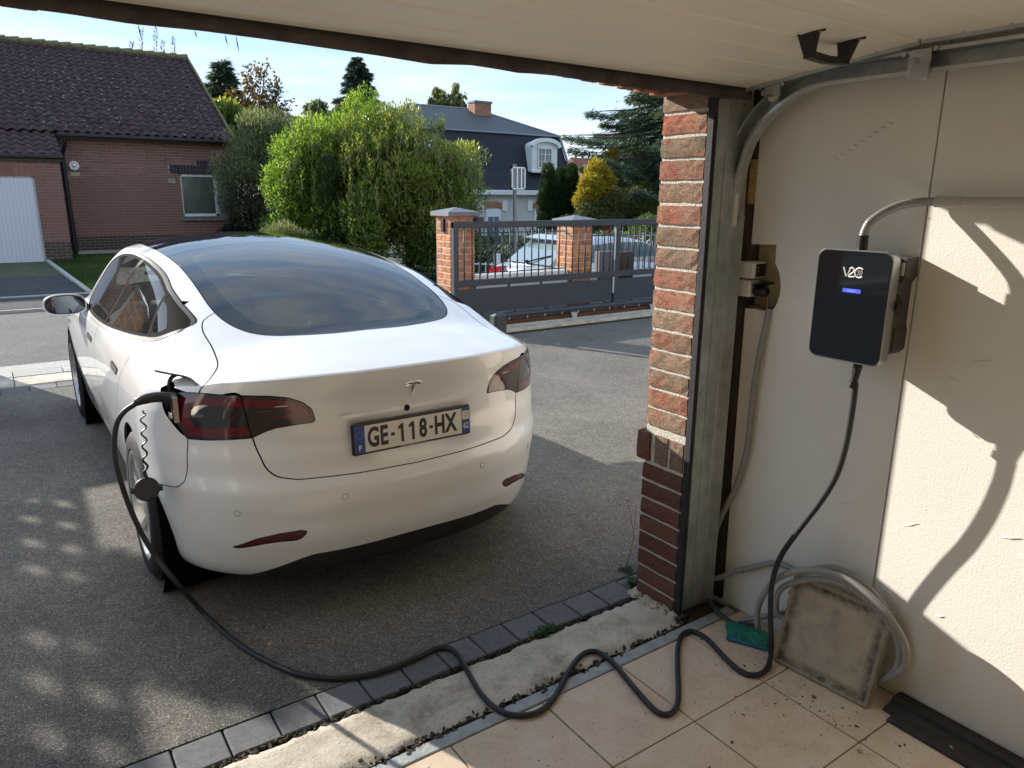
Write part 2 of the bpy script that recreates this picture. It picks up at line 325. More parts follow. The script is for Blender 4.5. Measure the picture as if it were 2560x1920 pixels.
MT['gate_cap'] = M('anthracite_cap', (0.15, 0.155, 0.175), 0.7, noise=0.1, nscale=10)
MT['white'] = M('white_paint', (0.78, 0.78, 0.76), 0.5, noise=0.05, nscale=6)

def carglass(name, tint, rough=.0, fr=1.5, film=.0):
    m, n, b = nodes(name); n.nodes.remove(b); o_ = n.nodes['Material Output']
    t = n.nodes.new('ShaderNodeBsdfTransparent'); t.inputs[0].default_value = (*tint, 1); g_ = n.nodes.new('ShaderNodeBsdfGlossy'); g_.inputs['Roughness'].default_value = rough; g_.inputs[0].default_value = (.95, .97, 1, 1)
    f = n.nodes.new('ShaderNodeFresnel'); f.inputs[0].default_value = fr; x = n.nodes.new('ShaderNodeMixShader'); n.links.new(f.outputs[0], x.inputs[0]); n.links.new(t.outputs[0], x.inputs[1]); n.links.new(g_.outputs[0], x.inputs[2])
    if film > 0:
        d = n.nodes.new('ShaderNodeBsdfDiffuse'); d.inputs[0].default_value = (.55, .55, .52, 1); y = n.nodes.new('ShaderNodeMixShader'); v = n.nodes.new('ShaderNodeTexCoord').outputs['Object']
        n.links.new(ramp(n, noise_(n, 3.0, 7, .7, v), [(.3, (film*.4,)*3), (.8, (film*1.5,)*3)]), y.inputs[0]); n.links.new(x.outputs[0], y.inputs[1]); n.links.new(d.outputs[0], y.inputs[2]); x = y
    n.links.new(x.outputs[0], o_.inputs[0]); return m


def explode(o, newname=None, minv=3):
    me = o.data; n = len(me.vertices); e = np.zeros(len(me.edges)*2, int); me.edges.foreach_get('vertices', e); par = list(range(n))
    def f(a):
        while par[a] != a: par[a] = par[par[a]]; a = par[a]
        return a
    for a, b in e.reshape(-1, 2):
        a, b = f(int(a)), f(int(b))
        if a != b: par[a] = b
    r = [f(i) for i in range(n)]; comp = {}
    for i in range(n): comp.setdefault(r[i], []).append(i)
    if len(comp) < 2: return [o]
    fs = {}
    for p in me.polygons: fs.setdefault(r[p.vertices[0]], []).append(tuple(p.vertices))
    out_ = []; nm = newname or o.name.split('.')[0]
    for k, vs in comp.items():
        mp_ = {v: i for i, v in enumerate(vs)}; m2 = mesh(nm, [me.vertices[v].co for v in vs], [[mp_[v] for v in f_] for f_ in fs.get(k, [])], list(me.materials), me.polygons[0].use_smooth)
        if me.polygons[0].use_smooth: m2.set_sharp_from_angle(angle=math.radians(38))
        q_ = bpy.data.objects.new(nm, m2); COL.objects.link(q_); q_.parent = o.parent; q_.matrix_basis = o.matrix_basis.copy(); out_.append(q_)
        for kk in o.keys():
            if kk != 'kind' : q_[kk] = o[kk]
    bpy.data.objects.remove(o); return out_
# ================================================================ GROUND
W = 2.357
def street_z(x): return 0.0 if x < 3.8 else -0.065*(x-3.8) if x < 12 else -0.533-0.02*(x-12)
MT['grassland'] = M('garden_ground', (0.06, 0.075, 0.03), 0.95, noise=0.4, nscale=3)
obj('ground', [(-400, -60, -2.4), (400, -60, -2.4), (400, 600, -2.4), (-400, 600, -2.4)], [(0, 1, 2, 3)], MT['grassland'], kind='structure')
def strip(name, xs, y0, y1, dz, mat, zf=street_z, drop=0.25, **k):
    b = MB(); V = []; F = []
    for x in xs:
        V += [(x, y0, zf(x)+dz-drop), (x, y0, zf(x)+dz), (x, y1, zf(x)+dz), (x, y1, zf(x)+dz-drop)]
    for i in range(len(xs)-1):
        for j in range(3): a = i*4+j; F.append((a, a+4, a+5, a+1))
    return obj(name, V, F, mat, kind='structure', **k)
XS = [-30, -10, 0, 3.8, 6, 8, 10, 12, 20, 40]
strip('street', XS, 8.62, 12.52, 0.0, MT['road'])
strip('pavement', XS, 12.60, 13.95, 0.045, MT['old_asphalt'])
strip('kerb', XS, 12.52, 12.60, 0.04, MT['kerb'])
strip('kerb', XS, 13.95, 14.06, 0.06, MT['kerb'])
strip('gutter', XS, 8.28, 8.62, 0.002, MT['kerb'], zf=lambda x: 0.0 if x < 3.8 else street_z(x))
# driveway sheet with the ground of the far gardens
g = 24
obj('driveway', [(-12, 2.182, 0), (14, 2.182, 0), (14, 7.42, 0), (-12, 7.42, 0)], [(0, 1, 2, 3)], MT['asphalt'], kind='structure')
def earth(x0, x1, y0, y1, z, mat, name, zf=None, n=12):
    V = []; F = []
    for i in range(n+1):
        x = x0+(x1-x0)*i/n
        for y in (y0, y1): V.append((x, y, z+(street_z(x) if zf is None else zf(x))))
    for i in range(n): F.append((2*i, 2*i+2, 2*i+3, 2*i+1))
    return obj(name, V, F, mat, kind='structure')
earth(-30, 40, 14.06, 60, 0.02, MT['grassland'], 'garden_ground', n=28)
obj('neighbour_drive', [(-6, 14.061, .028), (1.25, 14.061, .028), (1.05, 21.4, .012), (-6, 21.4, .012)], [(0, 1, 2, 3)], MT['old_asphalt'], kind='structure')
# threshold kerb towards the street (pale blocks and slab)
def pieces(parent, name, xs, y0, y1, z0, z1, mat, gap=0.006, c=0.004, jit=0.0):
    n = 0
    for a, b_ in zip(xs[:-1], xs[1:]):
        w_ = b_-a-gap; dz = rng.uniform(-jit, jit)
        key = (name, round(w_, 3), round(y1-y0, 3), mat.name, round(z1-z0, 3))
        if key not in PM: PM[key] = mesh(name, *_boxm(w_, y1-y0-gap, z1-z0, c), mat)
        o = link(PM[key], name, parent, ((a+b_)/2, (y0+y1)/2, (z0+z1)/2+dz)); n += 1
        o.rotation_euler = (rng.uniform(-1, 1)*jit*2, rng.uniform(-1, 1)*jit*2, rng.uniform(-1, 1)*jit*1.5)
    return n
PM = {}
def _boxm(a, b_, c_, ch):
    q = MB(); q.cbox(-a/2, a/2, -b_/2, b_/2, -c_/2, c_/2, ch); return q.V, q.F
e = empty('edge_paving', (0, 7.9, 0), kind='structure')
pieces(e, 'paver', list(np.arange(-2.0, 4.6, .21)), 7.42, 7.62, -.05, .004, MT['paver'], jit=.002)
pieces(e, 'slab', list(np.arange(-2.0, 4.6, .5)), 7.62, 7.98, -.05, .012, MT['concrete'], jit=.002)
pieces(e, 'kerb_block', list(np.arange(-2.0, 4.6, .4)), 7.98, 8.28, -.05, .02, MT['kerb'], jit=.002)
# garage threshold
bed = obj('threshold_bed', [(-.6, 1.7, -.022), (2.36, 1.7, -.022), (2.36, 2.2, -.022), (-.6, 2.2, -.022)], [(0, 1, 2, 3)], MT['dirt'], kind='structure')
e = empty('paver_edging', (0.8, 2.1, 0), kind='structure')
pieces(e, 'paver', [0.397-.1535*k for k in range(6, 0, -1)]+[0.397+.1535*k for k in range(0, 22)], 2.037, 2.18, -.06, .002, MT['paver'], gap=.006, c=.004, jit=.0025)
# concrete sill: uneven worn slab
def sill():
    xs = np.linspace(-.7, 2.10, 113); ys = np.linspace(1.782, 2.022, 13); V = []; F = []
    r2 = np.random.default_rng(3); nz = r2.normal(0, 1, (len(xs), len(ys)))
    for i, x in enumerate(xs):
        for j, y in enumerate(ys):
            e0 = (j == 0)+(j == len(ys)-1)
            yy = y+(.006*math.sin(x*31)+.004*math.sin(x*83+1)+.003*nz[i, j])*(e0)
            V.append((x, yy, .002+.0009*nz[i, j]-.010*e0-.004*math.exp(-((y-1.80)/.02)**2)))
    m_ = len(ys)
    for i in range(len(xs)-1):
        for j in range(m_-1): a = i*m_+j; F.append((a, a+m_, a+m_+1, a+1))
    return V, F
V, F = sill(); obj('concrete_sill', V, F, MT['concrete'], kind='structure', smooth=True)
q = MB(); q.cbox(-.7, 2.33, 1.712, 1.762, -.02, .001, .003); q.build('floor_strip', MT['blue_metal'], kind='structure')
# tile floor
fl = empty('garage_floor', (1, 0, 0), kind='structure')
obj('grout', [(-2.2, -4, -.006), (W, -4, -.006), (W, 1.714, -.006), (-2.2, 1.714, -.006)], [(0, 1, 2, 3)], MT['grout'], fl)
T_ = .3585; xj = [1.325+T_*k for k in range(-10, 3)]+[W]; yj = [1.708]+[1.355-T_*k for k in range(0, 15)]
for i in range(len(xj)-1):
    for j in range(len(yj)-1):
        a, b_, c_, d_ = xj[i], xj[i+1], yj[j+1], yj[j]
        key = ('tile', round(b_-a, 3), round(d_-c_, 3))
        if key not in PM: PM[key] = mesh('tile', *_boxm(b_-a-.005, d_-c_-.005, .02, .0012), MT['tile'])
        o = link(PM[key], 'tile', fl, ((a+b_)/2, (c_+d_)/2, -.010+rng.uniform(-.0006, .0006))); o.rotation_euler = (rng.uniform(-1, 1)*.001, rng.uniform(-1, 1)*.001, 0)

# ================================================================ GARAGE SHELL
q = MB(); q.box(W+.10, W+.30, -4.2, 2.06, -.3, 2.7); q.build('garage_side_wall', MT['ochre'], kind='structure')
gw = bpy.data.objects['garage_side_wall']
poly = [(1.183, 0.0), (1.812, 0.0), (1.80, .012), (1.806, .4), (1.812, .9), (1.815, 1.25), (1.775, 1.252), (1.735, 1.25), (1.700, 1.253), (1.684, 1.268), (1.675, 1.288), (1.669, 1.31), (1.667, 1.345), (1.671, 1.375), (1.680, 1.40), (1.693, 1.42), (1.700, 1.432), (1.7015, 1.498), (1.78, 1.495), (1.812, 1.493), (1.815, 1.9), (1.812, 2.6), (1.183, 2.6)]
q = MB(); q.prism([(y, z) for y, z in poly], 'x', W, W+.055); q.build('wall_panel', MT['wall'], gw)
q = MB(); q.cbox(W+.0005, W+.055, -4.1, 1.180, 0, 2.6, .004); q.build('wall_panel', MT['wall'], gw)
q = MB(); q.box(W+.004, W+.055, 1.817, 1.90, 0, 2.1); q.build('batten', MT['brownwood'], gw)
q = MB(); q.box(W-.006, W+.02, 1.872, 1.90, 0, 1.35); q.build('batten', MT['brownwood'], gw)
q = MB(); q.box(W-.004, W+.05, 1.812, 1.845, 1.64, 1.80); q.build('foam_patch', M('old_expanding_foam', (0.42, 0.31, 0.10), 0.95, noise=.3, nscale=60, bump=.8, bscale=90), gw)
MT['pocket'] = M('brown_pocket_wood', (0.19, 0.12, 0.07), 0.9, noise=.3, nscale=20)
q = MB(); q.box(W+.055, W+.099, 1.60, 1.90, 1.2, 1.56); q.build('pocket_back', MT['ochre'], gw)
q = MB(); q.box(W+.02, W+.056, 1.66, 1.815, 1.235, 1.262); q.build('pocket_ledge', MT['pocket'], gw)
# shallow scratches / plaster drips on the wall: raised blobs
q = MB()
r3 = np.random.default_rng(11)
for k in range(46):
    y = r3.uniform(.55, 1.7); z = r3.uniform(.12, 1.95); a = r3.uniform(-.6, .6); l = r3.uniform(.004, .03); s_ = r3.uniform(.0012, .0028)
    p0 = np.array([W-.0002, y-l*math.cos(a), z-l*math.sin(a)]); p1 = np.array([W-.0002, y+l*math.cos(a), z+l*math.sin(a)])
    q.tube([p0, (p0+p1)/2+np.array([0, 0, r3.uniform(-.002, .002)]), p1], [s_*.3, s_, s_*.3], 6)
for k in range(9):
    t = k/8; q.tube([(W-.0002, 1.50-.17*t-.008, 1.79+.10*t), (W-.0002, 1.50-.17*t+.008, 1.795+.10*t)], [.0035, .0025], 6)
q.build('plaster_drips', MT['wall'], gw, smooth=True)
q = MB(); q.box(-1.3, -1.1, -3.2, 2.06, -.3, 2.7); q.build('garage_left_wall', MT['wall2'], kind='structure')
q = MB(); q.box(-1.3, W+.3, -3.4, -3.2, -.3, 2.7); q.build('garage_back_wall', MT['wall2'], kind='structure')
q = MB(); q.box(-1.3, W+.3, -3.2, 2.06, 2.6, 2.8); q.build('garage_ceiling', MT['wall2'], kind='structure')
q = MB(); q.box(-9, -.40, 1.842, 2.06, -.3, 2.6); q.build('front_wall_left', MT['mortar'], kind='structure')
q = MB(); q.box(2.2, 9.2, 1.86, 2.06, -.3, 3.2); q.build('front_wall_right', MT['mortar'], kind='structure')
# ---- brick reveal of the opening
def rough_brick(l, h, d, seed, nu=7, nv=3, amp=.0008):
    r = np.random.default_rng(seed); V = []; F = []
    # face in the (u,v) plane pointing -w ; local axes: u along length, v height, w depth (0 front .. d back)
    for i in range(nu+1):
        for j in range(nv+1):
            eu = min(i, nu-i); ev = min(j, nv-j); e_ = 1 if min(eu, ev) == 0 else 0
            V.append(((i/nu-.5)*l+r.normal(0, .0009)*e_, (.0022 if e_ else 0)+r.normal(0, amp), (j/nv-.5)*h+r.normal(0, .0008)*e_))
    for i in range(nu):
        for j in range(nv): a = i*(nv+1)+j; F.append((a, a+nv+1, a+nv+2, a+1))
    ring = [i*(nv+1) for i in range(nu+1)]+[nu*(nv+1)+j for j in range(1, nv+1)]+[i*(nv+1)+nv for i in range(nu-1, -1, -1)]+[j for j in range(nv-1, 0, -1)]
    b0 = len(V)
    for k in ring: V.append((V[k][0], d, V[k][2]))
    n = len(ring)
    for k in range(n): F.append((ring[k], b0+k, b0+(k+1) % n, ring[(k+1) % n]))
    F.append(tuple(b0+k for k in range(n))[::-1])
    return V, F
ROTX = Matrix(((0, 1, 0), (-1, 0, 0), (0, 0, 1)))   # local -w(-y) face -> faces -x ; local u(x) -> world -y
RB = {}
def rbrick(parent, kind, l, h, c, z, seed, mat, d=.10, rot='x', tilt=0.0):
    key = (round(l, 3), round(h, 3), seed % 6, mat.name)
    if key not in RB: RB[key] = mesh('brick', *rough_brick(l, h, d, 100+seed % 6, 7 if l > .12 else 3, 3 if h < .12 else 5), mat, smooth=False)
    o = link(RB[key], 'brick', parent, (c[0], c[1], z))
    o.rotation_euler = (0, 0, math.pi*1.5) if rot == 'x' else rot
    return o
pl = empty('brick_pillar', (2.15, 1.95, 0), 'lit red and buff brick pier at the right edge of the garage opening', 'brick pier')
q = MB(); q.box(2.108, 2.21, 1.842, 2.056, .0, 2.02); q.build('mortar_core', MT['mortar'], pl)
zc = 1.952; n = 0; kinds = 'aabababbaababbab'
top = [1.952-.0797*k for k in range(0, 15)]
q = MB()
for k, zt in enumerate([2.0317]+top):
    m_ = MT['brick_b'] if kinds[k % 16] == 'b' or k == 0 else MT['brick_a']
    rbrick(pl, 's', .212+rng.uniform(-.003, .003), .066, (2.100+rng.uniform(-.0015, .0015), 1.953), zt-.034, k, m_)
# dark soldier band and the smoother lower courses
for k, y in enumerate((2.062, 1.968, 1.885)):
    rbrick(pl, 's', .066 if k else .070, .118, (2.093 if k == 0 else 2.099, y), .672, 20+k, MT['brick_c'] if k == 0 else MT['brick_b'], rot='x')
zt = .598
for k in range(8):
    rbrick(pl, 's', .214, .064, (2.099+rng.uniform(-.001, .001), 1.955), zt-.034-.0775*k, 30+k, MT['brick_c'])
q = MB(); q.cbox(2.108, 2.20, 2.03, 2.092, .612, .735, .004); q.build('corner_block', MT['brick_c'], pl)
# crumbling mortar at the foot
q = MB(); r4 = np.random.default_rng(5)
for k in range(60):
    y = r4.uniform(1.82, 2.08); x = 2.10+r4.uniform(-.035, .01)*(1 if y > 1.86 else .6); s_ = r4.uniform(.004, .014)
    Mx = Matrix.Translation((x, y, s_*.4))@Matrix.Rotation(r4.uniform(0, 3), 4, Vector(r4.normal(0, 1, 3)).normalized()); q.box(-s_, s_, -s_, s_, -s_*.6, s_*.6, Mx)
q.build('mortar_rubble', MT['mortar'], pl, kind='stuff')
# lintel
def zl(x): return 2.012+.05*(1-((x-.85)/1.25)**2)
lt = empty('brick_lintel', (.85, 1.95, 2.02), 'arched course of upright red bricks over the garage opening', 'lintel')
q = MB(); q.prism([(-.4, 2.62), (-.4, zl(-.4)+.012)]+[(x, zl(x)+.012) for x in np.linspace(-.35, 2.1, 12)]+[(2.2, 2.03), (2.2, 2.62)], 'y', 1.842, 2.056); q.build('mortar_core', MT['mortar'], lt)
rbm = None
for k in range(30):
    x = 2.062-.081*k
    key = ('lint', k % 4)
    if key not in RB: RB[key] = mesh('brick', *rough_brick(.214, .066, .09, 60+k, 7, 3), MT['brick_a'])
    o = link(RB[key], 'brick', lt, (x, 1.953, zl(x)))
    sl_ = math.atan(-.1*(x-.85)/1.5625)
    o.matrix_basis = Matrix.Translation(Vector((x, 1.953, zl(x)))-wloc(lt))@Matrix(((0, 0, 1, 0), (1, 0, 0, 0), (0, 1, 0, 0), (0, 0, 0, 1)))
# brick left jamb (just outside the frame)
lj = empty('left_jamb', (-.36, 1.95, 0), 'brick pier at the left of the garage opening', 'brick pier')
q = MB(); q.box(-.42, -.375, 1.842, 2.056, 0, 2.02); q.build('mortar_core', MT['mortar'], lj)
for k in range(26):
    o = link(RB[list(RB)[k % 5]], 'brick', lj, (-.365, 1.953, .04+.0785*k)); o.rotation_euler = (0, 0, math.pi/2)

# ---- steel frame, seal, track
fr = empty('door_frame', (2.17, 1.85, 0), 'galvanised steel door frame with black seal beside the brick pier', 'door frame')
q = MB(); q.box(2.112, 2.288, 1.838, 1.841, 0, 2.03); q.box(2.1165, 2.1195, 1.81, 1.838, 0, 2.03); q.box(2.196, 2.1985, 1.834, 1.838, 0, 2.03); q.box(2.286, 2.288, 1.80, 1.838, 0, 1.6); q.build('steel_profile', MT['steel'], fr)
q = MB()
for z in (.36, .9, 1.45):
    for x in (2.135, 2.165): q.cyl((x, 1.838, z+(x-2.135)), (x, 1.832, z+(x-2.135)), .006, 10)
q.build('bolt', MT['steel2'], fr)
q = MB(); q.cbox(2.099, 2.116, 1.812, 1.843, 0, 2.02, .003); q.build('seal', MT['black'], fr)
q = MB(); q.box(2.075, 2.13, 1.79, 1.85, 0, .012); q.build('foot_debris', MT['dirt'], fr)
tr = empty('door_track', (2.3, 1.87, 0), 'curved steel track running up the wall corner and back under the ceiling', 'track')
path = [(1.868, 0.0), (1.868, .5), (1.868, 1.0), (1.868, 1.5), (1.867, 1.60)]
cy0, cz0 = 1.47, 1.62
ctrl = [(1.867, 1.60), (1.862, 1.70), (1.842, 1.79), (1.807, 1.878), (1.732, 1.962), (1.628, 2.020), (1.541, 2.041), (1.45, 2.045)]
path += [tuple(p) for p in spline([(p[0], p[1]) for p in ctrl], 6)][1:]+[(.9, 2.045), (-.9, 2.045)]
def sweep(prof, path, name, mat, parent):
    P = np.array(path); n = len(P); V = []; F = []; m_ = len(prof)
    for i in range(n):
        t = P[min(i+1, n-1)]-P[max(i-1, 0)]; t = t/np.linalg.norm(t); nn = np.array([-t[1], t[0]])   # normal in (y,z)
        for (o_, x) in prof: V.append((x, P[i, 0]+nn[0]*o_, P[i, 1]+nn[1]*o_))
    for i in range(n-1):
        for k in range(m_): F.append((i*m_+k, i*m_+(k+1) % m_, (i+1)*m_+(k+1) % m_, (i+1)*m_+k))
    return obj(name, V, F, mat, parent)
t_ = .0016
prof = [(-.026, 2.262), (-.026, 2.312), (.026, 2.312), (.026, 2.264), (.018, 2.262), (.018, 2.262+t_), (.0244, 2.266), (.0244, 2.3104), (-.0244, 2.3104), (-.0244, 2.262)]
sweep(prof, path, 'rail', MT['steel'], tr)
q = MB(); q.tube([(2.262, y, z) for y, z in [(p[0]-.0, p[1]) for p in path]], .0042, 8)
o_ = sweep([(.022, 2.256), (.022, 2.266), (.032, 2.266), (.032, 2.256)], path, 'rail_lip', MT['steel2'], tr)
o_ = sweep([(-.034, 2.258), (-.034, 2.264), (-.024, 2.264), (-.024, 2.258)], path, 'rail_lip', MT['steel2'], tr)
q = MB(); q.cbox(2.252, 2.258, 1.842, 1.905, 1.52, 1.62, .001); q.build('joint_plate', MT['steel2'], tr)
q = MB(); q.cbox(2.262, 2.28, 1.825, 1.838, 1.56, 1.68, .002); q.build('bracket', MT['whiteplastic'], tr)

# ---- sectional door
dr = empty('sectional_door', (.9, 1.5, 2.07), 'cream ribbed sectional garage door raised overhead with black bottom seal', 'garage door')
def door_mat():
    m, n, b = nodes('cream_woodgrain_steel'); v = n.nodes.new('ShaderNodeTexCoord').outputs['Object']
    b.inputs['Base Color'].default_value = (0.78, 0.75, 0.66, 1); b.inputs['Roughness'].default_value = 0.42; b.inputs['Specular IOR Level'].default_value = 0.5
    mpn = n.nodes.new('ShaderNodeMapping'); mpn.inputs['Scale'].default_value = (.28, 1, 1); n.links.new(v, mpn.inputs[0])
    h = mixc(n, .55, noise_(n, 420.0, 3, .6, mpn.outputs[0]), noise_(n, 130.0, 4, .6, v)); bump_(n, b, h, .55, .0022); return m
MT['door'] = door_mat()
def dpanel(y0, z0, y1, z1, grooves):
    # inner face runs from (y0,z0) to (y1,z1); profile extruded along x, V grooves cut upwards
    L_ = math.hypot(y1-y0, z1-z0); ty, tz = (y1-y0)/L_, (z1-z0)/L_; ny, nz = -tz, ty
    if nz < 0: ny, nz = -ny, -nz
    pr = [(0.0, .004), (.004, 0.0)]
    for g_ in grooves: pr += [(g_-.008, 0), (g_-.003, .0045), (g_+.003, .0045), (g_+.008, 0)]
    pr += [(L_-.004, 0), (L_, .004), (L_, .038), (0, .038)]
    return [(y0+ty*a+ny*b_, z0+tz*a+nz*b_) for a, b_ in pr]
X0, X1 = -.40, 2.243
q = MB(); q.prism(dpanel(1.800, 2.034, 1.209, 2.098, [.118, .236, .354, .472]), 'x', X0, X1); q.build('door_panel', MT['door'], dr)
q = MB(); q.prism(dpanel(1.203, 2.099, .600, 2.104, [.115, .232, .35, .467]), 'x', X0, X1); q.build('door_panel', MT['door'], dr)
for k in range(3):
    q = MB(); y = .595-.6*k; q.prism(dpanel(y, 2.104, y-.594, 2.104, [.115, .232, .35, .467]), 'x', X0, X1); q.build('door_panel', MT['door'], dr)
# bottom profile and drooping seal
q = MB(); q.prism([(1.80, 2.030), (1.80, 2.074), (1.826, 2.074), (1.826, 2.026), (1.812, 2.022)], 'x', X0, X1); q.build('bottom_profile', MT['black'], dr)
xs = np.linspace(X0, X1+.03, 110); V = []; F = []; r5 = np.random.default_rng(9); wob = np.interp(xs, np.linspace(X0, X1, 20), r5.normal(0, .0028, 20))
for x, w_ in zip(xs, wob):
    sag = .004*math.sin(x*2.3+.6)
    V += [(x, 1.802, 2.031), (x, 1.800-w_*.3, 2.004+sag+w_), (x, 1.808, 1.996+sag+w_*1.3), (x, 1.822, 2.000+sag+w_*.6), (x, 1.828, 2.024), (x, 1.815, 2.034)]
for i in range(len(xs)-1):
    for k in range(6): F.append((i*6+k, i*6+(k+1) % 6, (i+1)*6+(k+1) % 6, (i+1)*6+k))
obj('bottom_seal', V, F, MT['rubber_brown'], dr, smooth=True)
q = MB(); r6 = np.random.default_rng(21)
for (px, py, l) in ((344, 52, .028), (386, 52, .006), (486, 70, .012), (562, 76, .02), (590, 84, .032), (1480, 205, .01)):
    p = aty(px, py, 1.81); q.tube([(p[0], 1.811, 2.001), (p[0]+.002, 1.812, 2.0-l*.5), (p[0]+.004, 1.811, 2.0-l)], [.0004, .0014, .0003], 5)
q.build('hanging_debris', MT['dirt'], dr)
# end cap (dark strip along the edge)
q = MB()
for (a, b_) in (((1.806, 2.028), (1.206, 2.094)), ((1.203, 2.095), (.600, 2.10)), ((.597, 2.10), (-.6, 2.10))):
    q.prism([(a[0], a[1]-.006), (b_[0], b_[1]-.006), (b_[0], b_[1]+.045), (a[0], a[1]+.045)], 'x', 2.235, 2.249)
q.build('end_cap', MT['steel'], dr)
def roller(y, z, big):
    q = MB(); q.cbox(2.250, 2.256, y-.028, y+.035, z-.05 if big else z-.005, z+.03, .001)
    if big: q.cbox(2.236, 2.252, y-.03, y+.02, z-.055, z-.01, .001)
    q.cyl((2.215, y+.01, z-.002), (2.262, y+.01, z-.002), .0085, 12)
    q.build('roller_bracket', MT['steel2'], dr, smooth='auto')
    q = MB(); q.lathe([(-.007, .006), (-.007, .021), (-.004, .024), (.004, .024), (.007, .021), (.007, .006)], (2.276, y+.01, z-.002), 'x', 24); q.build('roller', MT['whiteplastic'], dr, smooth='auto')
    q = MB()
    for dy, dz in ((-.02, .012), (.02, .018), (.05, .02), (-.04, .026)): q.cyl((2.248, y+dy, z+dz), (2.258, y+dy, z+dz), .0065, 8)
    q.build('bolt', MT['steel2'], dr)
roller(1.205, 2.048, True); roller(1.700, 2.008, False)
q = MB(); a = atx(2155, 160, 2.2505); q.box(2.2496, 2.2503, 1.38, 1.475, 2.067, 2.078); q.build('sticker', MT['whiteplastic'], dr)
# handle
hA = atz(2022, 78, 2.094); hB = atz(2122, 98, 2.094); hd = (hB-hA)/np.linalg.norm(hB-hA); hp = np.array([-hd[1], hd[0], 0.]); q = MB()
def foot(c):
    q.prism([(c[0]+hp[0]*a+hd[0]*b_, c[1]+hp[1]*a+hd[1]*b_) for a, b_ in [(.052*math.cos(t), .012*math.sin(t)) for t in np.linspace(0, 2*math.pi, 17)[:-1]]], 'z', c[2]-.006, c[2]+.006)
foot(hA); foot(hB)
lo = .058; A2 = hA+hd*.012-np.array([0, 0, lo]); B2 = hB-hd*.012-np.array([0, 0, lo])
def frus(c0, s0, c1, s1):
    V = []
    for c, s_ in ((c0, s0), (c1, s1)):
        for a, b_ in ((-1, -1), (1, -1), (1, 1), (-1, 1)): V.append(c+hp*a*s_[0]+hd*b_*s_[1])
    q.add(V, [(0, 1, 2, 3), (7, 6, 5, 4), (0, 4, 5, 1), (1, 5, 6, 2), (2, 6, 7, 3), (3, 7, 4, 0)])
frus(hA-np.array([0, 0, .004]), (.026, .014), A2, (.013, .009)); frus(hB-np.array([0, 0, .004]), (.026, .014), B2, (.013, .009))
V = []
for c, o2 in ((A2-hd*.008, .0), ((A2+B2)/2, .006), (B2+hd*.008, .0)):
    for a, z_ in ((-.013, .010), (.013, .010), (.013, -.008), (-.013, -.008)): V.append(c+hp*a+np.array([0, 0, z_-o2]))
q.add(V, [(0, 1, 2, 3), (11, 10, 9, 8)]+[(4*i+k, 4*i+(k+1) % 4, 4*i+4+(k+1) % 4, 4*i+4+k) for i in range(2) for k in range(4)])
q.build('handle', MT['blackplastic'], dr)
q = MB()
for c in (hA, hB):
    for s_ in (-.036, .036): p = c+hp*s_; q.cyl((p[0], p[1], c[2]-.0075), (p[0], p[1], c[2]), .006, 10)
q.build('screw', MT['steel2'], dr)

# the house front above and beside the garage opening, with its tiled eave (seen only in reflections)
q = MB(); q.box(-9, 9.2, 1.87, 2.055, 2.62, 3.6); q.box(-9, -.42, 2.056, 2.075, 0, 3.6); q.box(2.22, 9.2, 2.06, 2.075, 0, 3.6); q.build('house_front', M('cream_render', (0.62, 0.54, 0.44), .9), kind='structure')
q = MB(); q.add([(-9.5, 2.5, 3.5), (9.6, 2.5, 3.5), (9.6, -3, 6.5), (-9.5, -3, 6.5)], [(0, 1, 2, 3)]); q.box(-9.5, 9.6, 2.42, 2.52, 3.38, 3.52); q.build('house_roof', MT['brick_c'], kind='structure')
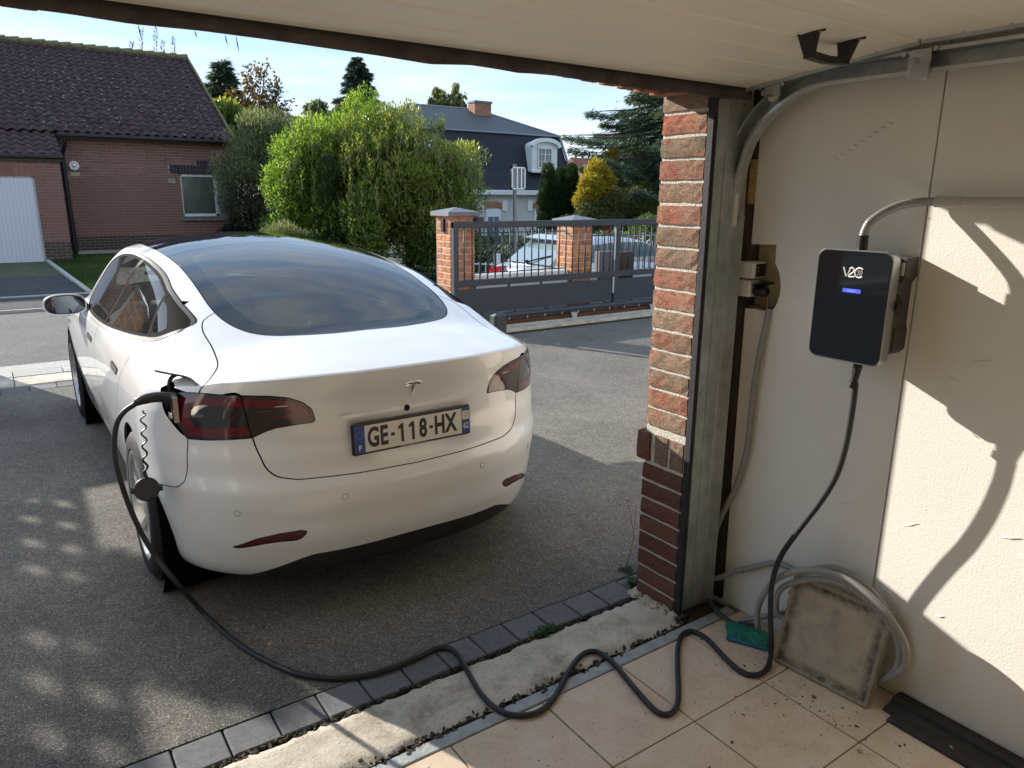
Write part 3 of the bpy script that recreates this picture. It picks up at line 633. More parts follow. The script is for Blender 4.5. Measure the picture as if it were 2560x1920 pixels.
# ================================================================ GATE AND PILLARS
MT['gbrick'] = M('orange_brick', (0.40, 0.155, 0.08), 0.92, noise=0.2, nscale=14, bump=0.5, bscale=60, rand=0.22, c2=(0.52, 0.26, 0.14), spec=0.15)
MT['gmortar'] = M('light_mortar', (0.50, 0.44, 0.36), 0.95, noise=0.1, nscale=30)
def brick_pillar(x0, y0, s_, zb, zt, name, label, group=None):
    t = empty(name, (x0+s_/2, y0+s_/2, zb), label, 'gate pillar', group)
    q = MB(); q.box(x0+.006, x0+s_-.006, y0+.006, y0+s_-.006, zb-.4, zt); q.build('mortar_core', MT['gmortar'], t)
    n = int((zt-zb)/.0785)+1; bl = (s_-.010)/2*1.0
    lens = (.215, s_-.215-.01)
    for k in range(n):
        z = zt-.036-.0785*k
        for side in range(2):      # 0: face -y, 1: face -x (drawn as half-thick bricks around the core)
            a, b_ = (lens if (k+side) % 2 == 0 else lens[::-1])
            for (st, l) in ((0, a), (a+.01, b_)):
                key = ('gb', side, round(l, 3))
                if side == 0: dims = (l, .05, .066); c = (x0+st+l/2, y0+.025, z)
                else: dims = (.05, l, .066); c = (x0+.025, y0+st+l/2, z)
                if side == 1 and st == 0: c = (c[0], c[1]+.001, z); 
                if key not in PM: PM[key] = mesh('brick', *_boxm(*dims, .005), MT['gbrick'])
                o = link(PM[key], 'brick', t, c); o.scale = (1-.012*(side == 0), 1-.012*(side == 1), 1)
                o.location.x += rng.uniform(-.0015, .0015)
    q = MB(); h = .05; o_ = .05
    xa, xb, ya, yb = x0-o_, x0+s_+o_, y0-o_, y0+s_+o_; cx, cy = (xa+xb)/2, (ya+yb)/2
    q.add([(xa, ya, zt), (xb, ya, zt), (xb, yb, zt), (xa, yb, zt), (xa, ya, zt+h), (xb, ya, zt+h), (xb, yb, zt+h), (xa, yb, zt+h), (cx, cy, zt+h+.055)],
          [(3, 2, 1, 0), (0, 1, 5, 4), (1, 2, 6, 5), (2, 3, 7, 6), (3, 0, 4, 7), (4, 5, 8), (5, 6, 8), (6, 7, 8), (7, 4, 8)])
    q.build('cap', MT['gate_cap'], t); return t
p1 = brick_pillar(4.685, 8.1, .36, 0, 1.415, 'gate_pillar', 'orange brick gate pillar nearer the white car, with grey pyramid cap')
q = MB(); q.cbox(4.655, 4.69, 8.22, 8.29, 1.22, 1.375, .004); q.build('photocell', MT['blackplastic'], p1)
p2_ = brick_pillar(6.64, 8.1, .36, -.2, 1.305, 'gate_pillar', 'brick gate pillar behind the sliding gate, before the silver hatchback')
q = MB()
for z in (1.19, .66): q.lathe([(0, .035), (-.012, .035), (-.012, 0.0)], (6.64, 8.28, z), 'x', 16)
q.build('hinge_plate', MT['steel2'], p2_)
brick_pillar(-.72, 8.1, .46, 0, 1.50, 'gate_pillar', 'brick gate pillar on the left of the driveway entrance')
# low boundary wall left of the driveway (out of view, throws the long shade on the drive)
q = MB(); q.box(-9, -.73, 8.12, 8.42, 0, 1.45); q.build('boundary_wall', MT['gbrick'], kind=None, label='low brick boundary wall left of the driveway entrance', cat='wall')
# low kerb wall under the pillars
q = MB(); q.box(4.6, 12, 8.05, 8.5, -.6, .10); q.build('wall_footing', MT['kerb'], kind='structure')
q = MB(); q.box(5.05, 6.63, 8.17, 8.40, .0, .66); q.build('low_wall', MT['white'], label='low pale rendered wall between the two brick gate pillars', cat='wall')
q = MB(); q.box(7.01, 12, 8.17, 8.40, -.1, .60); q.build('low_wall', MT['white'], label='low pale rendered wall below the bar fence with mailboxes', cat='wall')
# sliding gate
gt = empty('sliding_gate', (6.5, 7.9, .15), 'long anthracite sliding gate with round bars above solid panels', 'gate')
ga, gb = 4.60, 9.9; gy = 7.9
q = MB(); q.cbox(ga, gb, gy-.03, gy+.03, 1.275, 1.355, .004); q.build('top_rail', MT['gate'], gt)
q = MB(); q.cbox(ga+.06, gb, gy-.028, gy+.028, .56, .64, .004); q.build('middle_rail', MT['gate'], gt)
q = MB(); q.cbox(ga, ga+.07, gy-.032, gy+.032, .10, 1.358, .004); q.build('end_post', MT['gate'], gt)
q = MB(); q.cbox(7.245, 7.325, gy-.031, gy+.031, .10, 1.356, .004); q.build('post', MT['gate'], gt)
q = MB(); q.tube([(ga, gy, .155), (gb, gy, .155)], .042, 14); q.build('bottom_tube', MT['gate'], gt, smooth='auto')
for a, b_ in ((ga+.075, 7.20), (7.345, 9.85)):
    q = MB(); q.cbox(a, b_, gy-.006, gy+.006, .215, .525, .002); q.build('sheet_panel', MT['gate'], gt)
for x in list(np.arange(4.9, 7.2, .52))+list(np.arange(7.5, 9.8, .52)):
    q = MB(); q.box(x, x+.03, gy-.01, gy+.01, .525, .56); q.box(x+.1, x+.14, gy-.01, gy+.01, .195, .215); q.build('spacer', MT['gate'], gt)
q = MB(); q.tube([(0, 0, .64), (0, 0, 1.276)], .0085, 8); bar = mesh('bar', q.V, q.F, MT['gate'], True)
x = 4.765
for k in range(45):
    if not (7.22 < x < 7.35): link(bar, 'bar', gt, (x, gy, 0))
    x += .1145
    if x > 9.85: break
for x in (5.235, 6.545, 8.06):
    q = MB(); q.prism([(x-.065, .105), (x+.065, .105), (x+.03, .03), (x-.03, .03)], 'y', gy-.012, gy+.012); q.cyl((x, gy-.018, .04), (x, gy+.018, .04), .038, 18); q.build('roller_bracket', MT['steel2'], gt, smooth='auto')
q = MB()
for x in np.arange(5.12, 9.6, .29): q.box(x, x+.016, gy-.05, gy-.04, .10, .135)
q.build('rack_clip', MT['steel2'], gt)
q = MB(); q.box(7.215, 7.24, gy-.035, gy-.02, .80, 1.24); q.box(7.213, 7.24, gy-.035, gy-.02, .33, .56); q.build('hinge_plate', MT['steel2'], gt)
q = MB(); q.cbox(4.95, 5.05, gy-.01, gy+.10, 1.345, 1.40, .006); q.cbox(4.97, 5.10, gy+.04, gy+.06, 1.40, 1.407, .001); q.build('catch', MT['blackplastic'], gt)
q = MB(); q.box(4.5, 10, 7.93, 8.05, -.02, .075); q.build('rust_strip', M('rusty_brown_soil', (0.10, 0.045, 0.022), 0.95, noise=.4, nscale=30), kind='structure')
q = MB(); q.cbox(4.4, 10, 7.66, 7.93, -.03, .010, .004); q.build('gate_rail_footing', MT['concrete'], kind='structure')
q = MB(); q.box(4.4, 10, 7.885, 7.915, .01, .028); q.build('ground_rail', MT['steel'], gt)
# gate motor box behind the car
q = MB(); q.cbox(4.80, 4.98, 7.25, 7.55, 0, .30, .03); q.build('gate_motor', M('dark_green_plastic', (0.035, 0.05, 0.045), 0.5), label='small dark gate motor housing on the driveway beside the sliding gate', cat='motor box')
# pedestrian gate of thin bars
pg = empty('bar_gate', (5.85, 8.28, .6), 'low black bar gate between the two brick pillars', 'pedestrian gate')
q = MB()
for z in (1.193, .675): q.cbox(5.05, 6.64, 8.27, 8.29, z-.008, z+.008, .002)
q.build('rail', MT['gate'], pg)
q = MB(); q.tube([(0, 0, .64), (0, 0, 1.235)], .008, 7); b_ = mesh('bar', q.V, q.F, MT['gate'], True)
for k in range(13): link(b_, 'bar', pg, (5.13+.118*k, 8.28, 0))
pf = empty('bar_fence', (8.6, 8.28, .6), 'black bar fence right of the gate pillar with grey and brown mailboxes', 'fence')
q = MB()
for z in (1.113, .60): q.cbox(7.0, 11.5, 8.27, 8.29, z-.008, z+.008, .002)
q.build('rail', MT['gate'], pf)
q = MB(); q.tube([(0, 0, .58), (0, 0, 1.145)], .008, 7); b_ = mesh('bar', q.V, q.F, MT['gate'], True)
for k in range(36): link(b_, 'bar', pf, (7.1+.122*k, 8.28, 0))
q = MB(); q.cbox(7.19, 7.50, 8.14, 8.26, .45, .895, .006); q.build('mailbox', MT['gate_cap'], label='grey mailbox on the bar fence behind the sliding gate', cat='mailbox')
q = MB(); q.cbox(7.56, 7.87, 8.14, 8.26, .45, .875, .006); q.build('mailbox', M('dark_brown_metal', (0.05, 0.03, 0.022), 0.5), label='dark brown mailbox on the bar fence behind the sliding gate', cat='mailbox')

# ================================================================ STREET SIGN (seen from behind)
sg = empty('sign_post', (9.80, 14.0, -.4), 'grey signpost across the street with rectangular sign seen from behind', 'signpost')
c = aty(1288, 575, 14.2); cx = c[0]
q = MB(); q.tube([(cx, 14.2, -.5), (cx-.03, 14.2, 2.36)], .042, 12); q.build('pole', M('grey_pole', (0.22, 0.23, 0.25), .5, .5), sg, smooth='auto')
sx0, sz1 = aty(1274, 417, 14.15)[0], aty(1274, 417, 14.15)[2]; sx1, sz0 = aty(1308, 474, 14.15)[0], aty(1308, 474, 14.15)[2]
q = MB(); q.cbox(sx0, sx1, 14.10, 14.115, sz0, sz1, .003); q.build('sign_plate', M('sign_back_grey', (0.30, 0.32, 0.34), .4, .6), sg)
q = MB()
for a, b_, c_, d_ in ((sx0, sx1, sz1-.03, sz1), (sx0, sx1, sz0, sz0+.03), (sx0, sx0+.03, sz0, sz1), (sx1-.03, sx1, sz0, sz1)): q.box(a, b_, 14.06, 14.118, c_, d_)
q.box(cx-.075, cx-.045, 14.05, 14.10, sz0, sz1); q.box(cx+.04, cx+.07, 14.05, 14.10, sz0, sz1); q.build('rim', MT['steel2'], sg)

# ================================================================ NEIGHBOUR BRICK HOUSE
MT['hbrick'] = M('dull_red_brick', (0.26, 0.135, 0.105), 0.9, noise=0.10, nscale=6, rand=0.14, spec=0.2)
MT['hmortar'] = M('grey_mortar', (0.42, 0.37, 0.34), 0.95)
MT['dbrick'] = M('dark_grey_brick', (0.048, 0.044, 0.052), 0.85, rand=0.15, spec=0.2)
MT['pbrick'] = M('brown_plinth_brick', (0.10, 0.075, 0.062), 0.9, rand=0.2, spec=0.2)
MT['dark_metal'] = M('dark_brown_gutter', (0.012, 0.009, 0.011), 0.45)
MT['rooftile'] = M('dark_clay_tile', (0.055, 0.031, 0.031), 0.85, noise=0.35, nscale=5, rand=0.22, spec=0.25)
MT['lichen'] = M('pale_lichen', (0.34, 0.33, 0.32), 0.95)
MT['moss'] = M('moss_ridge', (0.14, 0.13, 0.055), 0.95, noise=.4, nscale=12)
hs = empty('brick_house', (4, 23, 0), 'brown brick bungalow with dark pantiled roof and white garage door across the street', 'house')
def brickwork(parent, x0, x1, z0, z1, y, mat, off, budget, holes=(), zmat=None, bl=.225, bh=.075):
    small = []; cnt = 0; k = 0
    nr = int(round((z1-z0)/bh))
    for r in range(nr):
        z = z1-bh*(r+.5); m_ = mat if zmat is None or z > zmat[0] else zmat[1]
        xx = x0+(-bl/2 if r % 2 else 0)
        while xx < x1:
            a, b_ = max(xx, x0), min(xx+bl-.012, x1)
            segs = [(a, b_)]
            for (hx0, hx1, hz0, hz1) in holes:
                if hz0 < z < hz1:
                    ns = []
                    for (s0, s1) in segs:
                        if s1 <= hx0 or s0 >= hx1: ns.append((s0, s1))
                        else:
                            if s0 < hx0: ns.append((s0, hx0))
                            if s1 > hx1: ns.append((hx1, s1))
                    segs = ns
            for s0, s1 in segs:
                if s1-s0 > .03: small.append((s0, s1, z, m_))
            xx += bl
    small.sort(key=lambda t: -t[2])
    big = [t for t in small if t[1]-t[0] > .2][:budget]; bigset = set(map(id, big))
    for s0, s1, z, m_ in big:
        key = ('hb', m_.name)
        if key not in PM: PM[key] = mesh('brick', *_boxm(bl-.012, .02, bh-.012, .002), m_)
        o = link(PM[key], 'brick', parent, ((s0+s1)/2, y-.002+rng.uniform(-.0015, .001), z)); o.scale.x = (s1-s0)/(bl-.012)
    rest = [t for t in small if id(t) not in bigset]
    for mm in {t[3].name for t in rest}:
        q = MB(); mat_ = None
        for s0, s1, z, m_ in rest:
            if m_.name == mm: q.box(s0, s1, y-.012, y+.008, z-bh/2+.006, z+bh/2-.006); mat_ = m_
        q.build('brickwork', mat_, parent, fix=False, kind='stuff')
HY = 23.0
q = MB(); q.box(1.60, 4.585, HY, HY+.3, -.2, 3.05); q.box(4.585, 6.02, HY, HY+.3, -.2, .98); q.box(4.585, 6.02, HY, HY+.3, 2.20, 3.05); q.box(5.58, 6.02, HY+.02, HY+.3, .98, 2.20); q.box(5.9, 6.02, HY+.3, HY+9.5, -.2, 3.05)
q.add([(5.99, HY, 3.0), (5.99, HY+4.5, 5.8), (5.99, HY+9, 3.0), (5.9, HY, 3.0), (5.9, HY+4.5, 5.8), (5.9, HY+9, 3.0)], [(0, 1, 2), (5, 4, 3)]); q.build('main_wall', MT['hmortar'], hs)
win = (4.585, 5.99, .98, 2.20); lint = (4.346, 6.02, 2.18, 2.425); lint2 = (5.03, 5.35, 2.425, 2.56)
brickwork(hs, 1.62, 6.02, .12, 3.0, HY, MT['hbrick'], 0, 200, [win, lint, lint2], (.52, MT['pbrick']))
# garage part
GY = 21.4
q = MB(); q.box(-6, 1.60, GY, HY+.1, -.2, 2.4); q.build('garage_wing_wall', MT['hmortar'], hs)
brickwork(hs, -4, 1.60, .02, 2.36, GY, MT['hbrick'], 0, 85, [(-1.6, 1.055, 0, 2.02)], (.52, MT['pbrick']))
q = MB()
for k in range(22): q.box(-1.5+.119*k, -1.5+.119*k+.107, GY-.016, GY, 2.03, 2.24)
q.build('soldier_course', MT['hbrick'], hs)
# dark soldier lintel over the window
k = 0
for x in np.arange(4.35, 6.0, .0885):
    hgt = .12; hi = lint2[0]-.02 < x < lint2[1]
    zz = [(2.30, 2.425), (2.185, 2.29)] if k % 2 else [(2.185, 2.425)]
    if hi: zz = [(a+0, b_) for a, b_ in zz]+([(2.435, 2.56)])
    for a, b_ in zz:
        key = ('ls', round(b_-a, 3))
        if key not in PM: PM[key] = mesh('brick', *_boxm(.076, .03, b_-a, .002), MT['dbrick'])
        link(PM[key], 'brick', hs, (x+.04, HY-.006, (a+b_)/2))
    k += 1
# window
wn = MB(); wf = .055
x0, x1, z0, z1 = 4.60, 5.57, 1.02, 2.17
for a, b_, c_, d_ in ((x0, x1, z1-wf, z1), (x0, x1, z0, z0+.075), (x0, x0+.03, z0, z1), (x1-wf-.02, x1, z0, z1)): wn.cbox(a, b_, HY+.02, HY+.07, c_, d_, .004)
wn = wn.build('window', MT['white'], hs)
def glass(name, tint=(0.02, 0.025, 0.03), rough=0.02, refl=1.45):
    m, n, b = nodes(name); b.inputs['Base Color'].default_value = (*tint, 1); b.inputs['Roughness'].default_value = rough; b.inputs['IOR'].default_value = refl; b.inputs['Specular IOR Level'].default_value = .9; b.inputs['Coat Weight'].default_value = .6; return m
MT['winglass'] = glass('window_pane', (0.06, 0.07, 0.08), 0.01)
MT['winglass2'] = None
q = MB(); q.box(x0+.02, x1-.06, HY+.045, HY+.05, z0+.06, z1-.04); q.build('pane', carglass('clear_window_glass', (.85, .88, .9), .0, 2.1), wn)
q = MB(); V = []; nx_ = 60
for i in range(nx_+1):
    x = x0-.02+(x1-x0)*i/nx_; V += [(x, HY+.085+.012*math.sin(i*1.3), z0-.02), (x, HY+.085+.012*math.sin(i*1.3+.3), z1+.02)]
q.add(V, [(2*i, 2*i+2, 2*i+3, 2*i+1) for i in range(nx_)]); q.build('reflection_cloth', M('pale_reflection_cloth', (.80, .82, .85), .9), wn)  # pale cloth added to imitate the bright reflection in the pane
q = MB(); q.box(x0-.1, x1+.1, HY+.25, HY+.28, z0-.1, z1+.1); q.build('dark_room', MT['dark_metal'], wn)
q = MB(); q.cbox(5.60, 5.985, HY-.03, HY+.04, .99, 2.18, .01); q.cbox(5.59, 5.68, HY-.04, HY-.02, .99, 2.18, .01); q.build('concrete_panel', M('weathered_grey_concrete', (0.21, 0.21, 0.20), .95, noise=.3, nscale=5), hs)
q = MB(); q.cbox(4.53, 6.10, HY-.10, HY+.04, .905, .985, .006); q.build('sill', M('grey_sill', (0.19, 0.19, 0.185), .95, noise=.2, nscale=7), hs)
# gutters and downpipe
q = MB(); q.cbox(1.70, 6.06, HY-.42, HY-.28, 3.03, 3.13, .02); q.build('gutter', MT['dark_metal'], hs)
q = MB(); q.box(1.75, 6.05, HY-.30, HY-.01, 2.99, 3.05); q.box(6.03, 6.08, HY-.30, HY+.1, 2.99, 3.18); q.build('fascia', MT['dark_metal'], hs)
q = MB(); q.cbox(-6, 1.69, GY-.16, GY-.02, 2.43, 2.53, .02); q.box(-6, 1.64, GY-.08, GY, 2.36, 2.44); q.build('gutter', MT['dark_metal'], hs)
q = MB(); q.tube(spline([(1.86, HY-.33, 3.06), (1.86, HY-.30, 2.86), (1.80, HY-.14, 2.62), (1.79, HY-.10, 2.45), (1.80, HY-.10, 1.2), (1.81, HY-.10, .02)], 5), .055, 10)
for z in (.9, 1.9): q.lathe([(-.02, .065), (.02, .065)], (1.80, HY-.10, z), 'z', 12)
q.build('downpipe', MT['dark_metal'], hs, smooth='auto')
q = MB(); q.box(-1.6, 1.05, GY-.010, GY+.02, 0, 2.02)
q.build('door_reveal', MT['dark_metal'], hs)
q = MB(); V = []; xs = np.arange(-1.5, 0.98, .085)
for i, x in enumerate(xs): q.box(x, x+.072, GY-.026, GY-.010, .03, 1.975)
q.box(-1.5, .985, GY-.018, GY-.009, .02, 1.98)
gd = q.build('garage_door', M('white_ribbed_door', (0.62, 0.64, 0.70), .5), hs)
q = MB(); q.box(.99, 1.03, GY-.03, GY-.005, 0, 2.01); q.box(-1.55, 1.03, GY-.03, GY-.005, 1.985, 2.01); q.build('door_frame', MT['kerb'], hs)
# roof: tiles
def pantile(wd, ln, amp=.032):
    V = []; F = []; nx = 8
    for j, (yy, zz) in enumerate(((0, 0), (ln, 0))):
        for i in range(nx+1):
            t = i/nx; z = amp*math.sin(t*2*math.pi-.6)*(.9); V.append((t*wd-wd/2, yy, z+.02*(1-yy/ln)))
    for i in range(nx): F.append((i, i+1, nx+2+i, nx+1+i))
    b0 = len(V)
    for i in range(nx+1): V.append((V[i][0], V[i][1], V[i][2]-.022))
    for i in range(nx): F.append((b0+i, b0+i+1, i+1, i))
    return V, F
def roof_tiles(parent, x0, x1, ye, ze, yr, zr, n_parts, wd=.232, ln=.285, name='tile'):
    L_ = math.hypot(yr-ye, zr-ze); th = math.atan2(zr-ze, yr-ye); nc = int(round((x1-x0)/wd)); nr = int(round(L_/ln)); ln = L_/nr; wd = (x1-x0)/nc
    me = mesh('tile', *pantile(wd*1.03, ln*1.05), MT['rooftile'], smooth=False); Vb, Fb = pantile(wd*1.03, ln*1.05)
    cells = [(r, c_) for r in range(nr) for c_ in range(nc)]; cells.sort(key=lambda t: (t[0]*1.0-t[1]*.35))
    ct, st = math.cos(th), math.sin(th); q = MB()
    for i, (r, c_) in enumerate(cells):
        x = x0+(c_+.5)*wd; s_ = r*ln
        if i < n_parts:
            o = link(me, 'tile', parent, (x, ye+ct*s_, ze+st*s_+rng.uniform(0, .006))); o.rotation_euler = (th+rng.uniform(-.008, .008), 0, rng.uniform(-.01, .01))
        else: q.add([(x+v[0], ye+ct*(s_+v[1])-st*v[2], ze+st*(s_+v[1])+ct*v[2]) for v in Vb], Fb)
    if q.V: q.build('roof_tiles', MT['rooftile'], parent, fix=False, kind='stuff')
    q = MB(); q.add([(x0, ye, ze-.03), (x1, ye, ze-.03), (x1, yr, zr-.03), (x0, yr, zr-.03)], [(0, 1, 2, 3)]); q.build('roof_deck', MT['dark_metal'], parent)
    return th
roof_tiles(hs, -7.0, 6.06, 22.62, 3.14, 27.5, 5.93, 200)
roof_tiles(hs, -7.0, 1.66, 21.32, 2.52, 22.66, 3.12, 95)
q = MB()
for k in range(30): x = 6.08-.33*k; q.tube([(x-.34, 27.5, 5.93), (x, 27.5, 5.95)], [.10, .125], 8)
q.build('ridge', MT['moss'], hs)
q = MB(); q.prism([(22.6, 3.10), (27.5, 5.90), (27.5, 5.99), (22.6, 3.19)], 'x', 6.045, 6.10); q.build('verge', MT['moss'], hs)
q = MB(); q.box(-7, 6.0, 27.4, 32, 2.5, 2.6); q.add([(-7, 27.5, 5.9), (6, 27.5, 5.9), (6, 32.3, 3.1), (-7, 32.3, 3.1)], [(0, 1, 2, 3)]); q.build('rear_roof', MT['rooftile'], hs)
# lichen flecks: small raised crusts on the tiles
q = MB(); r7 = np.random.default_rng(4); th = math.atan2(2.79, 4.88)
for k in range(650):
    x = r7.uniform(-3, 6.0); s_ = abs(r7.normal(.45, .28)) % 1*5.6; a = r7.uniform(.015, .045); b_ = r7.uniform(.006, .015); yy = 22.62+math.cos(th)*s_; zz = 3.14+math.sin(th)*s_
    if x < 1.7 and s_ < .2: continue
    n0 = (0, -math.sin(th)*.055, math.cos(th)*.055)
    q.add([(x-a, yy+n0[1], zz+n0[2]), (x+r7.uniform(-.01, .01), yy-b_+n0[1], zz-b_*.6+n0[2]), (x+a, yy+n0[1], zz+n0[2]+r7.uniform(-.01, .01)), (x, yy+b_+n0[1], zz+b_*.6+n0[2])], [(0, 1, 2, 3)])
q.build('lichen', MT['lichen'], hs, fix=False, kind='stuff')
# wall lamp, number plate, name sign
wl = empty('wall_lamp', (2.02, HY-.05, 2.33), 'round white wall lamp beside the downpipe of the brick bungalow', 'wall lamp')
q = MB(); q.lathe([(0, .10), (-.05, .12), (-.09, .115), (-.10, .09), (-.085, .05)], (2.03, HY, 2.33), 'y', 24); q.build('shade', MT['white'], wl, smooth='auto')
q = MB(); q.lathe([(-.08, .055), (-.11, .04), (-.12, .0)], (2.03, HY, 2.33), 'y', 16); q.build('bulb', MT['steel2'], wl, smooth='auto')
q = MB(); q.box(1.93, 2.14, HY-.014, HY, 2.08, 2.17); q.build('mortar_patch', MT['gmortar'], hs)
RXZ = Matrix(((1, 0, 0), (0, 0, -1), (0, 1, 0)))
npl = empty('house_number', (4.37, HY-.02, 1.99), 'small pale house number plate 47 left of the bungalow window', 'number plate')
q = MB(); q.cbox(4.28, 4.46, HY-.028, HY-.016, 1.93, 2.05, .002); q.build('plate', M('pale_green_enamel', (0.36, 0.38, 0.28), .5), npl)
text('number', '47', .085, (4.37, HY-.029, 1.99), RXZ, MT['blackplastic'], npl)
ns = empty('name_sign', (5.67, HY-.02, 2.69), 'tan enamel name sign with blue and green badge high on the bungalow corner', 'sign')
q = MB(); q.cbox(5.475, 5.868, HY-.04, HY-.018, 2.535, 2.835, .003); q.build('plate', M('tan_enamel', (0.46, 0.30, 0.16), .45), ns)
q = MB(); q.prism([(5.505, 2.80), (5.62, 2.80), (5.62, 2.745), (5.505, 2.745)], 'y', HY-.043, HY-.040); q.build('badge_sky', M('badge_blue', (0.05, 0.22, 0.50), .4), ns)
q = MB(); q.prism([(5.505, 2.745), (5.62, 2.745), (5.615, 2.715), (5.59, 2.70), (5.535, 2.70), (5.51, 2.715)], 'y', HY-.043, HY-.040); q.build('badge_field', M('badge_green', (0.03, 0.10, 0.05), .4), ns)
text('lettering', 'La REMPARDE', .058, (5.672, HY-.041, 2.645), RXZ, M('sign_brown', (0.10, 0.05, 0.02), .5), ns, sx=.85, bold=.001)

# ================================================================ MANSARD HOUSE
MT['slate'] = M('old_grey_slate', (0.060, 0.066, 0.072), 0.62, noise=0.45, nscale=14, bump=.5, bscale=30, stretch=(1, 1, 3.5), spec=.5)
MT['slate2'] = M('dark_blue_slate', (0.020, 0.023, 0.034), 0.6, noise=0.30, nscale=9, bump=.3, bscale=30, stretch=(.6, 1, 5), spec=.35)
MT['mwall'] = M('pale_painted_masonry', (0.58, 0.56, 0.53), .85, noise=.06, nscale=4)
mh = empty('mansard_house', (27, 40, -1.5), 'pale house with steep dark slate mansard roof and arched white dormer', 'house')
Y0 = 40.0; EZ = 1.9
def P(px, py, y=Y0): return aty(px, py, y)
xr = P(1440, 500)[0]; xl = 17.0; D_ = 10.5
q = MB(); q.box(xl, xr, Y0, Y0+D_, -2.4, EZ+.1); q.build('wall', MT['mwall'], mh)
# steep slope, concave foot
def slope(a, b_):  # polylines of (inset, z)
    return a
prof = [(-.28, EZ+.05), (.0, EZ+.45), (.30, EZ+1.2), (.55, EZ+2.1), (.78, EZ+3.05), (.92, 5.55)]
V = []; F = []; n_ = len(prof)
for i, (ins, z) in enumerate(prof):
    V += [(xl+ins, Y0+ins, z), (xr-ins, Y0+ins, z), (xr-ins, Y0+D_-ins, z), (xl+ins, Y0+D_-ins, z)]
for i in range(n_-1):
    for k in range(4): F.append((i*4+k, i*4+(k+1) % 4, (i+1)*4+(k+1) % 4, (i+1)*4+k))
obj('lower_roof', V, F, MT['slate2'], mh)
ins = .80; zt = 5.52; rz = 7.75; ra, rb = xl+5.3, xr-5.4+.2; ym = Y0+D_/2
rl = aty(1025, 260, ym); rr_ = aty(1190, 274, ym)
ra, rb, rz = rl[0], rr_[0], (rl[2]+rr_[2])/2
V = [(xl+ins, Y0+ins, zt), (xr-ins+.0, Y0+ins, zt), (xr-ins, Y0+D_-ins, zt), (xl+ins, Y0+D_-ins, zt), (ra, ym, rz), (rb, ym, rz)]
obj('upper_roof', V, [(0, 1, 5, 4), (1, 2, 5), (2, 3, 4, 5), (3, 0, 4)], MT['slate'], mh)
q = MB(); zc_ = M('zinc_flashing', (0.23, 0.26, 0.29), .45, .3)
q.tube([V[0], V[4]], .10, 6); q.tube([V[4], V[5]], .07, 6); q.tube([V[5], V[1]], .07, 6); q.tube([V[0], V[1]], .05, 6); q.build('zinc_ridge', zc_, mh)
q = MB(); q.tube([(xr+.1, Y0-.1, EZ+.2), (xr-.45, Y0+.4, EZ+1.9), (xr-.9, Y0+.8, 5.5)], .09, 6); q.build('zinc_corner', zc_, mh)
q = MB(); q.cbox(xl-.3, xr+.3, Y0-.42, Y0+.02, EZ-.18, EZ+.12, .03); q.build('gutter', MT['white'], mh)
c0 = aty(1187, 252, ym-1.2); c1 = aty(1228, 290, ym-1.2)
q = MB(); q.box(c0[0], c1[0], ym-1.2, ym-.4, c1[2]-.8, c0[2]-.06); q.build('chimney', M('chimney_brick', (0.33, 0.16, 0.10), .9, noise=.3, nscale=6), mh)
q = MB(); q.cbox(c0[0]-.06, c1[0]+.06, ym-1.26, ym-.34, c0[2]-.10, c0[2]+.04, .01); q.build('chimney_cap', MT['gate_cap'], mh)
# brick courses of the chimney
def dormer(cx, zb, w_=2.05, part='dormer'):
    dz = MB(); zs = zb+1.55; arch = [(cx-w_/2*math.cos(t), zs+.42*math.sin(t)) for t in np.linspace(0, math.pi, 13)]
    dz.prism([(cx-w_/2, zb), (cx+w_/2, zb)]+arch[::-1], 'y', Y0-.05, Y0+2.0); d = dz.build(part, MT['white'], mh)
    q = MB(); a1 = [(cx-(w_/2+.16)*math.cos(t), zs+.05+.50*math.sin(t)) for t in np.linspace(0, math.pi, 13)]; a2 = [(cx-(w_/2-.02)*math.cos(t), zs-.05+.36*math.sin(t)) for t in np.linspace(0, math.pi, 13)]
    q.prism(a1+a2[::-1], 'y', Y0-.28, Y0+.0); q.build('hood_mould', MT['white'], d)
    ww, wh = 1.15, 1.28; zw = zb+.22
    q = MB(); q.box(cx-ww/2, cx+ww/2, Y0-.075, Y0-.052, zw, zw+wh); q.build('pane', MT['winglass'], d)
    q = MB()
    for x in (cx-ww/2, cx-.04, cx+ww/2-.07): q.box(x, x+.08, Y0-.11, Y0-.076, zw, zw+wh)
    for x in (cx-ww/4-.01, cx+ww/4): q.box(x, x+.03, Y0-.10, Y0-.076, zw, zw+wh)
    for z in (zw, zw+wh-.07): q.box(cx-ww/2, cx+ww/2, Y0-.115, Y0-.076, z, z+.07)
    for z in (zw+wh/3, zw+2*wh/3): q.box(cx-ww/2, cx+ww/2, Y0-.10, Y0-.076, z, z+.03)
    q.box(cx-w_/2-.05, cx+w_/2+.05, Y0-.2, Y0-.05, zb-.06, zb+.06); q.build('glazing_bars', MT['white'], d)
dormer((P(1325, 400)[0]+P(1395, 400)[0])/2, P(1360, 430)[2])
q = MB(); cx = P(1063, 350)[0]; arch = [(cx-1.1*math.cos(t), P(1063, 350)[2]-.4+.55*math.sin(t)) for t in np.linspace(0, math.pi, 11)]
q.prism([(cx-1.1, 2.8), (cx+1.1, 2.8)]+arch[::-1], 'y', Y0-.05, Y0+2); q.build('dormer', MT['white'], mh)
